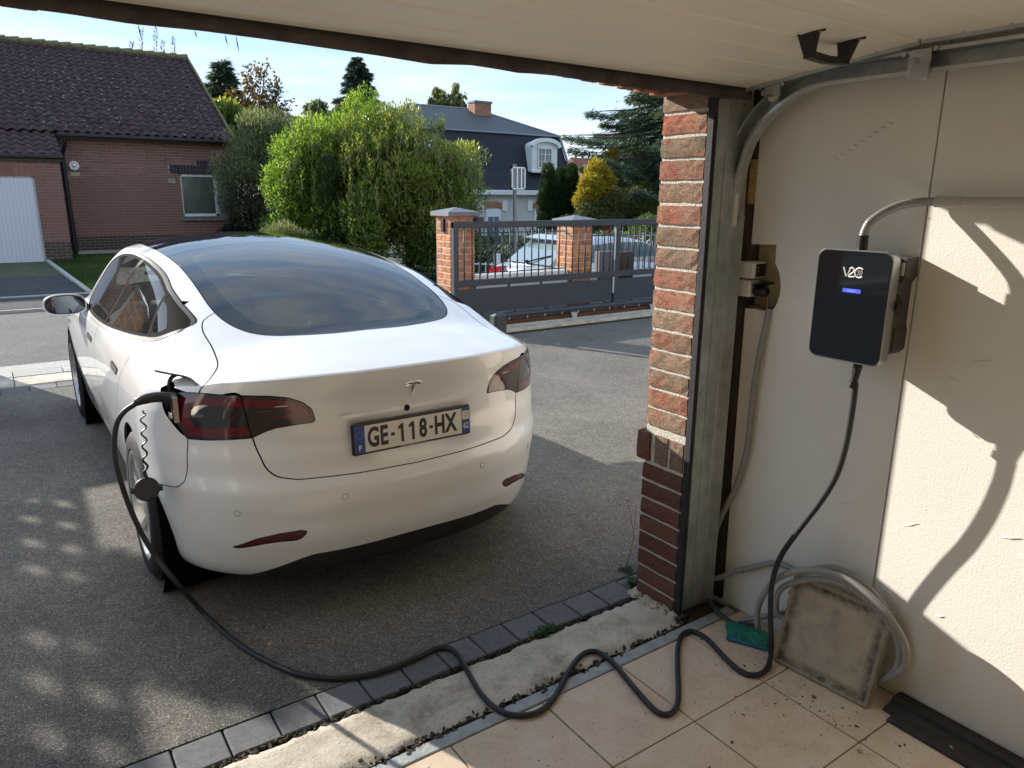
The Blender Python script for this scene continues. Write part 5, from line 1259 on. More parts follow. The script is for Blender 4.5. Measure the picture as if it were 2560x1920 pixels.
# flush handles
def side_patch(s, poly): return s.clip(np.where(col(s, 0) < 0, sdf(poly, s.V[:, 1:3]), -1))
for (o_, s_, yc, zc_) in ((dr_o, dr_s, .40, .872), (df_o, df_s, 1.45, .848)):
    for sgn, src in ((-1, full), (1, full)):
        pl_ = [(yc-.10, zc_+.012), (yc+.07, zc_+.015), (yc+.11, zc_+.008), (yc+.11, zc_-.006), (yc+.07, zc_-.012), (yc-.08, zc_-.012)]
        a = src.clip(np.where((sgn*col(src, 0) > .7), sdf(pl_, src.V[:, 1:3]), -1)); ho = cpart(a.off(.0035), 'door_handle', MT['satin'])
        a2 = src.clip(np.where((sgn*col(src, 0) > .7), sdf([(y_+(y_-yc)*.12, z_+(z_-zc_)*.35) for y_, z_ in pl_], src.V[:, 1:3]), -1)); cpart(a2.off(.0015), 'handle_gap', MT['gap'], ho)
# side repeater camera
p, n_ = near(Sf(full.V[(col(full, 0) < -.8)], full.N[(col(full, 0) < -.8)], full.T[:0]), 0, 0) if False else (None, None)
a = full.clip(np.where(np.abs(col(full, 0)) > .7, sdf([(2.48, .80), (2.56, .81), (2.66, .79), (2.56, .775)], full.V[:, 1:3]), -1)); cpart(a.off(.006), 'marker', MT['gblack'])
cpart(body, 'body', MT['paint'])
# rails along the roof: slim seam between body side and quarter
seam = [( -.628, -.045), (-.60, -.018), (-.56, .0), (-.548, .006)]
for sgn in (-1, 1):
    pl_ = [(-.636, -.052), (-.60, -.022), (-.553, .002), (-.553, .006), (-.603, -.017), (-.639, -.047)]
    a = full.clip(np.where(col(full, 2) > 1.0, sdf([(sgn*-x, y_) for x, y_ in pl_], full.V[:, :2]), -1)); 
    if len(a.T): cpart(a.off(.0008), 'seam', MT['gap'])
# ---- dark liner behind the gaps
lin = full.clip(arch_f(full, WR, .40)); lin = lin.clip(arch_f(lin, WF, .40))
lin = lin.clip(-sidef(lin, DLO)); lin = lin.clip(-topf(lin, GLp)); lin = lin.clip(-np.where((col(lin, 0) < -.6) & (col(lin, 2) < .985), sdf(PORTs, lin.V[:, 1:3]), -1.0))
cpart(lin.off(-.011), 'inner_shell', MT['gap'])
q = MB(); q.box(-.70, .70, -.55, 3.4, .18, .20); q.box(-.70, .70, -.30, .30, .19, .7); cmb(q, 'underbody', MT['gap'])
for sgn in (-1, 1):
    for yc in (WR, WF):
        q = MB(); q.lathe([(-sgn*0, .395), (-sgn*.26, .395), (-sgn*.26, .0)], (sgn*.90, yc, .335), 'x', 40)
        o_ = cmb(q, 'wheel_well', MT['gap'])
        q = MB(); pts = [(sgn*.0, yc+.368*math.cos(t), .335+.368*math.sin(t)) for t in np.linspace(-.35, math.pi+.35, 50)]
# arch lips folded inwards
for yc in (WR, WF):
    f = arch_f(full, yc); ring_ = full.clip(f).clip(np.zeros(1)) if False else None
# ---- wheels
MT['tyre'] = M('tyre_rubber', (0.016, 0.016, 0.016), .8, noise=.3, nscale=30, bump=.2, bscale=80, spec=.3)
MT['rim'] = M('silver_alloy', (0.50, 0.51, 0.52), .28, .55, .5, coat=.4, noise=.1, nscale=12)
def wheel(x, yc, sgn):
    c = (x, yc, .335)
    # axial positions: + outward (sgn)
    q = MB(); pr = [(-.235, .235), (-.235, .27), (-.23, .30), (-.215, .322), (-.19, .333), (-.15, .336), (-.118, .3365), (-.085, .336), (-.045, .333), (-.018, .322), (-.003, .300), (0, .275), (-.002, .25), (-.012, .243)]
    q.lathe([(sgn*a, r) for a, r in pr], c, 'x', 72); ty = cmb(q, 'tyre', MT['tyre'])
    q = MB()
    for a in (-.19, -.15, -.085, -.045): pass
    for k in range(64):
        t = 2*math.pi*k/64
        for a0, a1, sk in ((-.212, -.165, .02), (-.07, -.026, -.02)):
            Mx = Matrix.Translation(c)@Matrix.Rotation(t, 4, 'X'); q.box(min(sgn*a0, sgn*a1), max(sgn*a0, sgn*a1), -.0105, .0105, .322, .3375, Mx)
        q.box(min(sgn*-.158, sgn*-.080), max(sgn*-.158, sgn*-.080), -.014, .014, .330, .3375, Matrix.Translation(c)@Matrix.Rotation(t+.03, 4, 'X'))
    cmb(q, 'tread', MT['tyre'], ty, smooth=False)
    q = MB(); pr = [(-.012, .243), (-.004, .241), (-.006, .232), (-.020, .226), (-.06, .215), (-.20, .21)]
    q.lathe([(sgn*a, r) for a, r in pr], c, 'x', 64); rim = cmb(q, 'rim', MT['rim'])
    q = MB()
    for k in range(10):
        t0 = 2*math.pi*k/10
        V = []
        for (r, dt, wdt, ax, th_) in ((.045, 0, .020, -.030, .03), (.10, .05, .015, -.022, .03), (.17, .09, .018, -.012, .03), (.232, .11, .030, -.014, .02)):
            t = t0+dt*sgn
            for w_, dax in ((-1, -.010), (1, .004)):
                tt = t+w_*wdt/r*.5; V.append((x+sgn*(ax+dax*w_*-1), yc+r*math.sin(tt), .335+r*math.cos(tt)))
                V.append((x+sgn*(ax-th_), yc+r*math.sin(tt), .335+r*math.cos(tt)))
        F = []
        for i in range(3):
            a = i*4; b = a+4; F += [(a, a+2, b+2, b), (a+1, b+1, b+3, a+3), (a, b, b+1, a+1), (a+2, a+3, b+3, b+2)]
        q.add(V, F)
    q.build
    cmb(q, 'spokes', MT['rim'], rim)
    q = MB(); q.lathe([(sgn*-.05, .062), (sgn*-.026, .060), (sgn*-.020, .045), (sgn*-.018, .0)], c, 'x', 24); cmb(q, 'hub', MT['rim'], rim)
    q = MB(); q.lathe([(sgn*-.09, .165), (sgn*-.075, .165), (sgn*-.075, .07)], c, 'x', 40); cmb(q, 'brake_disc', MT['steel'], rim)
    q = MB(); q.lathe([(sgn*-.16, .22), (sgn*-.155, .0)], c, 'x', 24); cmb(q, 'backing', MT['gap'], rim)
for sgn in (-1, 1):
    wheel(sgn*.925, WR, sgn); wheel(sgn*.915, WF, sgn)
# ---- mirrors
for sgn in (-1, 1):
    q = MB(); prof = []
    c0 = (sgn*.965, 2.03, .975)
    def ring(y_, sx, sz, dz=0., dx=0.):
        return [(c0[0]+sgn*dx+sx*math.copysign(abs(math.cos(t))**.75, math.cos(t)), y_, c0[2]+dz+sz*math.copysign(abs(math.sin(t))**.75, math.sin(t))) for t in np.linspace(0, 2*math.pi, 25)[:-1]]
    rings = [ring(2.005, .112, .060), ring(2.00, .118, .066), ring(2.03, .120, .068), ring(2.08, .108, .058), ring(2.125, .07, .035), ring(2.14, .01, .005)]
    V = [p for r in rings for p in r]; F = [(i*24+k, i*24+(k+1) % 24, (i+1)*24+(k+1) % 24, (i+1)*24+k) for i in range(5) for k in range(24)]
    q.add(V, F); mo = cmb(q, 'door_mirror', MT['paint'])
    q = MB(); q.add(ring(2.007, .108, .055), [tuple(range(24))]); cmb(q, 'mirror_glass', M('mirror', (.30, .36, .42), .02, 1.0), mo)
    q = MB(); q.tube([(sgn*.835, 2.07, .955), (sgn*.90, 2.06, .935), (sgn*.96, 2.05, .925)], [.028, .022, .03], 10); cmb(q, 'mirror_arm', MT['gblack'], mo)
# ---- emblem
p, n_ = near(trunk, 0, .925); pm = np.array(p); 
def emb(pts, name='emblem'):
    q = MB(); V0 = []; V1 = []
    for x, z in pts:
        pp, nn = near(trunk, 0, z+.925); V0.append((x, pp[1]-.0005, z+.925)); V1.append((x, pp[1]-.0045, z+.925))
    n = len(pts); q.add(V0+V1, [tuple(range(n)), tuple(range(n, 2*n))[::-1]]+[(i, (i+1) % n, n+(i+1) % n, n+i) for i in range(n)]); return cmb(q, name, MT['chrome'], trunk_o, smooth=False)
k_ = 1.0
stem = [(-.0090, .0125), (-.0150, .0105), (-.022, .0085), (-.0300, .0055), (-.0335, .0120), (-.027, .0160), (-.018, .0185), (-.010, .0195), (0, .014), (.010, .0195), (.018, .0185), (.027, .0160), (.0335, .0120), (.030, .0055), (.022, .0085), (.0150, .0105), (.0090, .0125), (.0020, -.037), (0, -.042), (-.0020, -.037)]
emb([(x*k_, z*k_) for x, z in [(-.0335, .0120), (-.030, .0050), (-.0215, .0085), (-.0120, .0105), (-.0085, .0100), (-.0015, -.036), (0, -.041), (.0015, -.036), (.0085, .0100), (.0120, .0105), (.0215, .0085), (.030, .0050), (.0335, .0120), (.022, .0165), (.009, .0185), (0, .0110), (-.009, .0185), (-.022, .0165)]])
emb([(x*k_, z*k_) for x, z in [(-.0345, .0155), (-.022, .0205), (0, .0225), (.022, .0205), (.0345, .0155), (.0355, .0180), (.022, .0240), (0, .0262), (-.022, .0240), (-.0355, .0180)]])
# boot handle recess + camera
pp, nn = near(trunk, 0, .838)
q = MB(); q.prism([(-.30, .845), (.30, .845), (.285, .832), (-.285, .832)], 'y', pp[1]-.004, pp[1]+.01); cmb(q, 'grip_recess', MT['paint'], trunk_o)
q = MB(); q.lathe([(0, .013), (-.006, .013), (-.009, .009), (-.0095, 0)], (-.022, pp[1]+.001, .8365), 'y', 20); cmb(q, 'rear_camera', MT['gblack'], trunk_o)
# ---- number plate
PY = -.836; PZ = .744
plt_ = empty('number_plate', (0, PY, PZ)); plt_.parent = car; plt_.name = 'number_plate'; plt_.rotation_euler = (math.radians(-3), 0, 0); 
def pput(o): o.parent = plt_; o.location = (0, 0, 0); return o
q = MB(); q.cbox(-.266, .266, -.006, .012, -.063, .065, .006); pput(q.build('plate_frame', MT['blackplastic'], None))
q = MB(); q.cbox(-.258, .258, -.009, -.006, -.053, .053, .001); pput(q.build('plate_face', M('plate_white', (0.66, 0.64, 0.58), .4), None))
MT['plblue'] = M('plate_blue', (0.012, 0.055, 0.25), .4)
q = MB(); q.cbox(-.2585, -.216, -.0100, -.0088, -.053, .053, .0004); pput(q.build('blue_band', MT['plblue'], None))
q = MB(); q.cbox(.221, .2585, -.0100, -.0088, -.053, .053, .0004); pput(q.build('blue_band', MT['plblue'], None))
q = MB(); q.cbox(.2235, .2560, -.0106, -.0100, .005, .043, .0002); pput(q.build('region_badge', M('badge_grey', (0.58, 0.58, 0.55), .4), None))
inkm = M('plate_ink', (0.016, 0.016, 0.018), .4); whm = M('plate_letter_white', (0.62, 0.64, 0.66), .4)
def ptext(nm, s_, size, x, z, m_, sx, bold=0.0, y=-.0094, **k): pput(text(nm, s_, size, (x, y, z), RXZ, m_, None, sx=sx, bold=bold, **k))
for s_, x in (('G', -.180), ('E', -.135), ('8', .038), ('H', .115), ('X', .168)): ptext('character', s_, .107, x, -.001, inkm, .66, .0035)
for x in (-.062, -.014):
    q = MB(); q.prism([(x+.001, -.0375), (x+.0125, -.0375), (x+.0125, .0375), (x+.003, .0375), (x-.011, .026), (x-.011, .014), (x+.001, .0215)], 'y', -.0100, -.0088); pput(q.build('character', inkm, None))
for x in (-.097, .075):
    q = MB(); q.cbox(x-.008, x+.008, -.0100, -.009, -.006, .007, .0002); pput(q.build('character', inkm, None))
ptext('country_letter', 'F', .030, -.2375, -.033, whm, .9, .0008, -.0104)
ptext('department', '62', .036, .2398, -.022, whm, .72, .0008, -.0104)
ptext('dealer_name', 'ARAMISAUTO', .0155, .0, -.0565, M('dealer_grey', (0.30, 0.30, 0.30), .4), 1.35, .0004, -.0068)
q = MB()
for k in range(12):
    t = 2*math.pi*k/12; cx_, cz_ = -.2372+.0135*math.sin(t), .018+.0135*math.cos(t); st = []
    for j in range(10): r = .0022 if j % 2 == 0 else .0009; st.append((cx_+r*math.sin(j*math.pi/5), cz_+r*math.cos(j*math.pi/5)))
    q.prism(st, 'y', -.0105, -.0100)
pput(q.build('star_ring', M('star_yellow', (0.35, 0.36, 0.25), .5), None, kind='stuff'))
q = MB(); hx = [(.2398+.0095*math.cos(t)*(1 if i % 2 else .8), .026+.010*math.sin(t)) for i, t in enumerate(np.linspace(0, 2*math.pi, 9)[:-1])]
q.tube([(x, -.0107, z) for x, z in hx], .0006, 4, closed=True); pput(q.build('region_outline', inkm, None))
# ---- interior
MT['leather'] = M('black_seat', (0.014, 0.014, 0.015), .55); MT['cabin'] = M('cabin_grey', (0.16, 0.16, 0.15), .8)
q = MB(); q.box(-.68, .68, -.3, 2.5, .45, .50); q.cbox(-.50, .50, -.34, -.02, .93, 1.00, .03); cmb(q, 'cabin_floor', MT['leather'])
def seat(cx, y0, w_, z0, lean=.12, hgt=.58, head=True):
    for i in range(1):
        q = MB()
        Mx = Matrix.Translation((cx, y0, z0))@Matrix.Rotation(lean, 4, 'X')
        q.cbox(-w_/2, w_/2, -.06, .06, 0, hgt, .05, Mx)
        so_ = cmb(q, 'seat', MT['leather'])
        if head: q = MB(); q.cbox(-w_*.28, w_*.28, -.05, .05, hgt+.02, hgt+.20, .04, Mx); cmb(q, 'headrest', MT['leather'], so_)
seat(-.37, 1.02, .50, .52); seat(.37, 1.02, .50, .52); seat(-.38, .22, .46, .45, .2, .48); seat(.38, .22, .46, .45, .2, .48); seat(0, .22, .28, .45, .2, .45)
for x_ in (-.60, .14): q = MB(); q.cbox(x_, x_+.46, 1.05, 1.55, .42, .58, .05); cmb(q, 'seat_cushion', MT['leather'])
q = MB(); q.cbox(-.70, .70, 2.05, 2.35, .80, .93, .04); q.cbox(-.70, .70, 2.02, 2.06, .76, .86, .01); cmb(q, 'dashboard', MT['cabin'])
q = MB(); q.cbox(-.21, .17, 1.92, 1.94, .84, 1.06, .008); cmb(q, 'screen', MT['gblack'])
q = MB(); cs2 = Vector((-.37, 1.80, .88)); q.tube([cs2+Vector((.185*math.cos(t), .06*math.sin(t), .175*math.sin(t))) for t in np.linspace(0, 2*math.pi, 33)[:-1]], .017, 8, closed=True); q.tube([cs2+Vector((-.17, 0, 0)), cs2+Vector((.17, 0, 0))], .018, 6); q.tube([cs2, cs2+Vector((0, .3, -.08))], .04, 8); cmb(q, 'steering_wheel', MT['leather'])
q = MB(); q.box(-.50, .50, .3, 1.9, 1.30, 1.305); cmb(q, 'headlining', MT['gap']) if False else None
# ---- charge port, flap
pc_ = cpart(port.off(-.030), 'charge_port', MT['gblack'])
CP = Vector((-.800, -.505, .905))
q = MB(); q.prism([(-.535, .835), (-.47, .87), (-.45, .93), (-.50, .945), (-.54, .93)], 'x', -.832, -.815); cmb(q, 'port_plate', MT['dimchrome'], pc_)
q = MB()
for dy in (-.012, .012): q.lathe([(0, .011), (-.006, .011), (-.006, .007), (0, .007)], (-.838, -.515+dy, .862), 'x', 16)
cmb(q, 'socket_pin', MT['chrome'], pc_)
# open flap: a thin curved leaf lifted above the port, on a hooked arm
def tocar(P): d = np.array(P)-np.array([CX, CY, 0]); return np.array([math.cos(TH)*d[0]+math.sin(TH)*d[1], -math.sin(TH)*d[0]+math.cos(TH)*d[1], d[2]])
lp = [tocar(aty(px, py, CY+y_)) for px, py, y_ in ((385, 926, -.36), (410, 931, -.38), (435, 936, -.42), (462, 940, -.47), (480, 948, -.52), (492, 961, -.56))]
V = []; F = []; wd_ = [.012, .040, .046, .044, .032, .008]; ax_ = np.array([.16, .96, -.235])
for p, w_ in zip(lp, wd_):
    for k in (-1, 0, 1): V.append(p+ax_*w_*k+np.array([0, 0, .004 if k == 0 else 0]))
for i in range(len(lp)-1):
    for k in range(2): F.append((i*3+k, i*3+k+1, i*3+4+k, i*3+3+k))
me = mesh('charge_flap', V, F, [MT['paint']], True); flp = bpy.data.objects.new('charge_flap', me); COL.objects.link(flp); cput(flp)
md2 = flp.modifiers.new('s', 'SUBSURF'); md2.levels = md2.render_levels = 2; md = flp.modifiers.new('t', 'SOLIDIFY'); md.thickness = .004; md.offset = -1
me = mesh('flap_lining', [np.array(v)-np.array([0, 0, .0055]) for v in V], F, [MT['blackplastic']], True); fl2 = bpy.data.objects.new('flap_lining', me); COL.objects.link(fl2); cput(fl2, flp)
md2 = fl2.modifiers.new('s', 'SUBSURF'); md2.levels = md2.render_levels = 2; md = fl2.modifiers.new('t', 'SOLIDIFY'); md.thickness = .005; md.offset = -1
q = MB(); q.tube(spline([tocar(aty(px, py, CY-.42)) for px, py in ((440, 937), (428, 945), (423, 962), (427, 978), (440, 988), (462, 990))], 5), .008, 8); cmb(q, 'hinge_arm', MT['satin'], flp)
# ================================================================ PLANTS
def leafmat(name, stops, trans=.35, rough=.55, spec=.35):
    m, n, b = nodes(name); o_ = n.nodes['Material Output']; a = n.nodes.new('ShaderNodeAttribute'); a.attribute_name = 'tone'
    c = ramp(n, a.outputs['Fac'], stops); n.links.new(c, b.inputs['Base Color']); b.inputs['Roughness'].default_value = rough; b.inputs['Specular IOR Level'].default_value = spec
    t = n.nodes.new('ShaderNodeBsdfTranslucent'); n.links.new(mixc(n, 1.0, c, (1.3, 1.35, .7), 'MULTIPLY'), t.inputs[0]); x = n.nodes.new('ShaderNodeMixShader'); x.inputs[0].default_value = trans
    n.links.new(b.outputs[0], x.inputs[1]); n.links.new(t.outputs[0], x.inputs[2]); n.links.new(x.outputs[0], o_.inputs[0]); return m
def leaves(name, P, D, Nn, ln, wd, mat, parent, tone, seed=0, fold=.0, kind=None):
    # P base points, D leaf directions, Nn approx normals; diamond leaves of two triangles
    n = len(P); D = D/np.linalg.norm(D, axis=1)[:, None]; Sd = np.cross(D, Nn); Sd /= np.linalg.norm(Sd, axis=1)[:, None]+1e-9
    r = np.random.default_rng(seed); L_ = (ln*r.uniform(.7, 1.25, n))[:, None]; W_ = (wd*r.uniform(.7, 1.2, n))[:, None]
    V = np.stack([P, P+D*L_*.45+Sd*W_*.5, P+D*L_, P+D*L_*.45-Sd*W_*.5], 1).reshape(-1, 3); F = np.arange(4*n, dtype=np.int64).reshape(n, 4)
    me = mesh(name, V, F, mat); at = me.attributes.new('tone', 'FLOAT', 'POINT'); at.data.foreach_set('value', np.repeat(np.clip(tone, 0, 1), 4).astype(np.float32))
    return tag(link(me, name, parent), kind=kind)
def vnoise(P, s, seed):
    r = np.random.default_rng(seed); k = r.normal(0, 1, (7, 3))*s; ph = r.uniform(0, 6.28, 7); return np.sin(P@k.T+ph).sum(1)/7**.5/1.2
def blob_points(lobes, n, seed, shell=.35):
    r = np.random.default_rng(seed); L_ = np.array(lobes, float); vol = (L_[:, 3]*L_[:, 4]*L_[:, 5])**.75; idx = r.choice(len(L_), n, p=vol/vol.sum())
    u = r.normal(0, 1, (n, 3)); u /= np.linalg.norm(u, axis=1)[:, None]; rad = 1-np.abs(r.normal(0, shell, n)); rad = np.clip(rad, .1, 1.06)
    rad = rad*(1+.13*vnoise(u*2.2+idx[:, None], 1.6, seed+1)); P_ = L_[idx, :3]+u*rad[:, None]*L_[idx, 3:6]; return P_, u, idx
def bush(name, label, cat, lobes, n, ln, wd, mat, mode='rand', seed=1, base=None, trunk=None, group=None, shell=.3, tscale=1.2, tb=.5, tbias=0.):
    zs = min(l[2]-l[5] for l in lobes) if base is None else base; cx = np.mean([l[0] for l in lobes]); cy = np.mean([l[1] for l in lobes])
    e = empty(name, (cx, cy, zs), label, cat, group); P_, u, idx = blob_points(lobes, n, seed, shell); keep = P_[:, 2] > zs; P_, u = P_[keep], u[keep]; r = np.random.default_rng(seed+5); m_ = len(P_)
    # gaps between clumps
    cl = vnoise(P_, 2.6/max(.5, lobes[0][3]), seed+3)*.5+vnoise(P_, 7.5/max(.5, lobes[0][3]), seed+4)*.5; k2 = cl > r.uniform(-1.6, -.2, m_); P_, u, cl, idx = P_[k2], u[k2], cl[k2], (idx[keep] if len(idx) == len(keep) else idx)[k2]; m_ = len(P_)
    if len(lobes) > 30: cl = cl*.6+r.normal(0, .75, len(lobes))[idx]
    R_ = r.normal(0, 1, (m_, 3))
    if mode == 'rand': D = u*.6+R_*.7; 
    elif mode == 'up': D = u*.45+np.array([0, 0, 1.1])+R_*.35
    elif mode == 'droop': D = u*.35+np.array([0, 0, -1.1])+R_*.25
    elif mode == 'fan': D = u*.8+np.array([0, 0, .55])+R_*.55
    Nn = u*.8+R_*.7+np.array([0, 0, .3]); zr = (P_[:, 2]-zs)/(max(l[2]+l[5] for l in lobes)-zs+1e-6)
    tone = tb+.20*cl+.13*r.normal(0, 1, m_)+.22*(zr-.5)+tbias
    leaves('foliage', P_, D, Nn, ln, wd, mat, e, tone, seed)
    if trunk:
        q = MB(); tx, ty, tr_, th_ = trunk; q.tube([(tx, ty, zs-.3), (tx+.02, ty, zs+th_*.5), (tx-.03, ty, zs+th_)], [tr_, tr_*.75, tr_*.3], 9); rr = np.random.default_rng(seed+9)
        for k in range(9):
            l = lobes[k % len(lobes)]; z_ = zs+th_*rr.uniform(.3, .9); tgt = Vector((l[0]+rr.normal(0, .4)*l[3], l[1]+rr.normal(0, .4)*l[4], l[2]+rr.normal(0, .5)*l[5])); a = Vector((tx, ty, z_)); q.tube([a, (a+tgt)/2+Vector((0, 0, .05)), tgt], [tr_*.4, tr_*.22, tr_*.06], 6)
        q.build('trunk', MT['bark'], e, smooth='auto')
    return e
def clumps(lobes, n, r0, seed):
    # break big lobes into many overlapping small clumps of uneven size
    r = np.random.default_rng(seed); P_, u, idx = blob_points(lobes, n, seed, .16); out_ = []
    for p, ii in zip(P_, idx): s_ = r0*r.uniform(.55, 1.35); out_.append((p[0], p[1], p[2], s_, s_, s_*r.uniform(.8, 1.25)))
    return out_+[(l[0], l[1], l[2], l[3]*.75, l[4]*.75, l[5]*.75) for l in lobes]
def shoots(parent, pts, mat, seed, ln, wd, hgt, nl, mode=1.0):
    # upright leafy shoots that break the outline
    r = np.random.default_rng(seed); P_, D, N_, T_ = [], [], [], []; q = MB()
    for (x, y, z) in pts:
        h_ = hgt*r.uniform(.5, 1.3); lean_ = r.normal(0, .12, 2); tn = r.uniform(.35, .8); q.tube([(x, y, z-.1), (x+lean_[0]*h_, y+lean_[1]*h_, z+h_)], [.008, .003], 5)
        for k in range(nl):
            t = (k+.5)/nl; a = k*2.4+r.uniform(0, 1); d = np.array([math.cos(a), math.sin(a), .9*mode]); P_.append((x+lean_[0]*h_*t, y+lean_[1]*h_*t, z+h_*t)); D.append(d); N_.append(np.array([-math.cos(a)*.6, -math.sin(a)*.6, 1])); T_.append(tn+r.normal(0, .1)+.2*t)
    leaves('shoot_leaves', np.array(P_), np.array(D), np.array(N_), ln, wd, mat, parent, np.array(T_), seed); q.build('shoots', MT['stem'], parent, fix=False, kind='stuff')
MT['bark'] = M('bark', (0.09, 0.07, 0.055), .95, noise=.4, nscale=14, bump=.6, bscale=30); MT['stem'] = M('green_stem', (0.14, 0.12, 0.06), .8)
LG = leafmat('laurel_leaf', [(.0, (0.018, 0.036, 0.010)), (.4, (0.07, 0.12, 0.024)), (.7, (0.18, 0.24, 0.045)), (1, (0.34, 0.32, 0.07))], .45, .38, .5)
BG = leafmat('bright_bamboo_leaf', [(.0, (0.02, 0.045, 0.010)), (.4, (0.10, 0.18, 0.025)), (.7, (0.22, 0.33, 0.045)), (1, (0.36, 0.44, 0.08))], .5)
OG = leafmat('olive_grey_leaf', [(.0, (0.012, 0.018, 0.011)), (.45, (0.075, 0.095, 0.052)), (.75, (0.17, 0.19, 0.10)), (1, (0.26, 0.28, 0.15))], .4)
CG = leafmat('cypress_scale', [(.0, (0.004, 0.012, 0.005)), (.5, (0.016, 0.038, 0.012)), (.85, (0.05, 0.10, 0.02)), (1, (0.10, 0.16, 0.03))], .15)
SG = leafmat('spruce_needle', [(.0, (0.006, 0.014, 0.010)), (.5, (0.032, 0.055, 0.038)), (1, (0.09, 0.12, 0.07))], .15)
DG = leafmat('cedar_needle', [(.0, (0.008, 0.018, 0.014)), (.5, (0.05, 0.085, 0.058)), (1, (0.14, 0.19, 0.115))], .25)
AG = leafmat('autumn_leaf', [(.0, (0.05, 0.03, 0.012)), (.4, (0.13, 0.07, 0.025)), (.7, (0.16, 0.13, 0.04)), (1, (0.12, 0.15, 0.04))], .4)
WG = leafmat('birch_leaf', [(.0, (0.05, 0.065, 0.03)), (.5, (0.11, 0.13, 0.06)), (1, (0.20, 0.21, 0.09))], .45)
YG = leafmat('yellow_leaf', [(.0, (0.10, 0.08, 0.01)), (.5, (0.34, 0.26, 0.02)), (1, (0.55, 0.42, 0.04))], .4)
def lob(px, py, Y, rx, rz, ry=None, k=None):
    # lobe at photo pixel px,py and depth Y; radii given in photo pixels
    p = aty(px, py, Y); s_ = np.linalg.norm((p-CAM)@FW)/FPX; return (p[0], p[1], p[2], rx*s_*1.12, (ry if ry is not None else rx)*s_, rz*s_)
# big shrub with upright shoots, across the street
Yd = 15.6
L_ = [lob(960, 420, Yd, 95, 90), lob(1050, 400, Yd, 80, 85), lob(1110, 450, Yd, 75, 80), lob(890, 460, Yd-.3, 60, 90), lob(1000, 500, Yd-.5, 120, 100), lob(1130, 530, Yd-.5, 62, 90), lob(930, 560, Yd-.6, 100, 90), lob(1060, 590, Yd-.6, 110, 80), lob(1165, 590, Yd-.2, 40, 60)]
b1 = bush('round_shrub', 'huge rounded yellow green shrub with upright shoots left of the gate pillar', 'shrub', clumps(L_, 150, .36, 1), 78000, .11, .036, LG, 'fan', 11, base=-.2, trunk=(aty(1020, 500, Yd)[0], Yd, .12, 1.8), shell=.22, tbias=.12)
r_ = np.random.default_rng(31); pts = []
for k in range(300):
    px = r_.uniform(850, 1205); t = (px-1025)/180; py = 335+70*t*t+45*max(0, t)+r_.uniform(-8, 190)*(r_.random() < .75)+12; p = aty(px, py, Yd-1.0+r_.normal(0, .35)); pts.append(tuple(p))
for k in range(70):
    px = r_.choice([872, 905, 940, 985, 1010, 1045, 1080, 1092, 1100, 1180, 1195])+r_.normal(0, 6); py = {0: 338, 1: 330}[k % 2]+(40 if px > 1150 else 0)+(95 if px > 1170 else 0); pts.append(tuple(aty(px, py, Yd-.2)))
shoots(b1, pts, LG, 32, .10, .032, .30, 12)
# bright green bamboo-like hedge
Yb = 16.5
L_ = [lob(770, 400, Yb, 60, 70), lob(830, 360, Yb, 55, 60), lob(740, 470, Yb, 52, 80), lob(800, 440, Yb, 60, 80), lob(730, 560, Yb-.3, 48, 70), lob(790, 560, Yb-.3, 70, 80), lob(880, 350, Yb+.6, 52, 45), lob(905, 300, Yb+.8, 30, 45)]
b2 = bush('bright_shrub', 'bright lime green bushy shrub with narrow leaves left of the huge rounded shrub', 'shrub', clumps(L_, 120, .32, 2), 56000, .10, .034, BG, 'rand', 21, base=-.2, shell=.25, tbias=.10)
pts = [tuple(aty(r_.uniform(700, 920), 0, Yb)) for k in range(0)]
for k in range(150):
    px = r_.uniform(700, 930); top_ = np.interp(px, [695, 720, 760, 800, 850, 880, 895, 915, 930], [480, 420, 365, 345, 325, 285, 250, 265, 300]); py = top_+r_.uniform(5, 160)*(r_.random() < .7)+10; pts.append(tuple(aty(px, py, Yb-.7+r_.normal(0, .3))))
shoots(b2, pts, BG, 33, .10, .030, .34, 12, .7)
# dark cypress in the gap
L_ = [lob(820, 450, 15.2, 28, 60), lob(815, 520, 15.2, 34, 80), lob(835, 570, 15.1, 36, 60), lob(850, 480, 15.3, 22, 60)]
bush('cypress', 'dark green conical cypress clump standing in front of the bright green shrub', 'conifer', L_, 26000, .075, .022, CG, 'up', 41, base=-.1, shell=.25, tbias=.12)
# grey olive shrub beside the house
Yo = 21.5
L_ = [lob(612, 395, Yo, 48, 62), lob(665, 368, Yo, 62, 68), lob(735, 380, Yo, 60, 62), lob(640, 470, Yo, 72, 75), lob(710, 470, Yo, 62, 75), lob(605, 480, Yo, 45, 80), lob(620, 350, Yo, 40, 40)]
bush('olive_shrub', 'tall grey green feathery shrub right beside the brick bungalow', 'shrub', clumps(L_, 110, .42, 3), 66000, .11, .020, OG, 'fan', 51, base=0.5, trunk=(aty(660, 560, Yo)[0], Yo, .12, 2.4), shell=.35, tbias=.18)
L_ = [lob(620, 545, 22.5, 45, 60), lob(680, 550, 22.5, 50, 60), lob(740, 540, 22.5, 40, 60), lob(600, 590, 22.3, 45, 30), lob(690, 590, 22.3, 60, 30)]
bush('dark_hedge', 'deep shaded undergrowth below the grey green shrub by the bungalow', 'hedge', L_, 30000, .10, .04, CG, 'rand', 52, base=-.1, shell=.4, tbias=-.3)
# low thin twigs at the foot of the bright shrub
L_ = [lob(700, 585, 15.3, 45, 30), lob(740, 600, 15.2, 50, 25)]
bush('twiggy_bush', 'thin grey leaved twiggy bush at the foot of the bright green shrub', 'shrub', L_, 5000, .07, .014, OG, 'up', 53, base=-.1, shell=.5, tbias=.2)
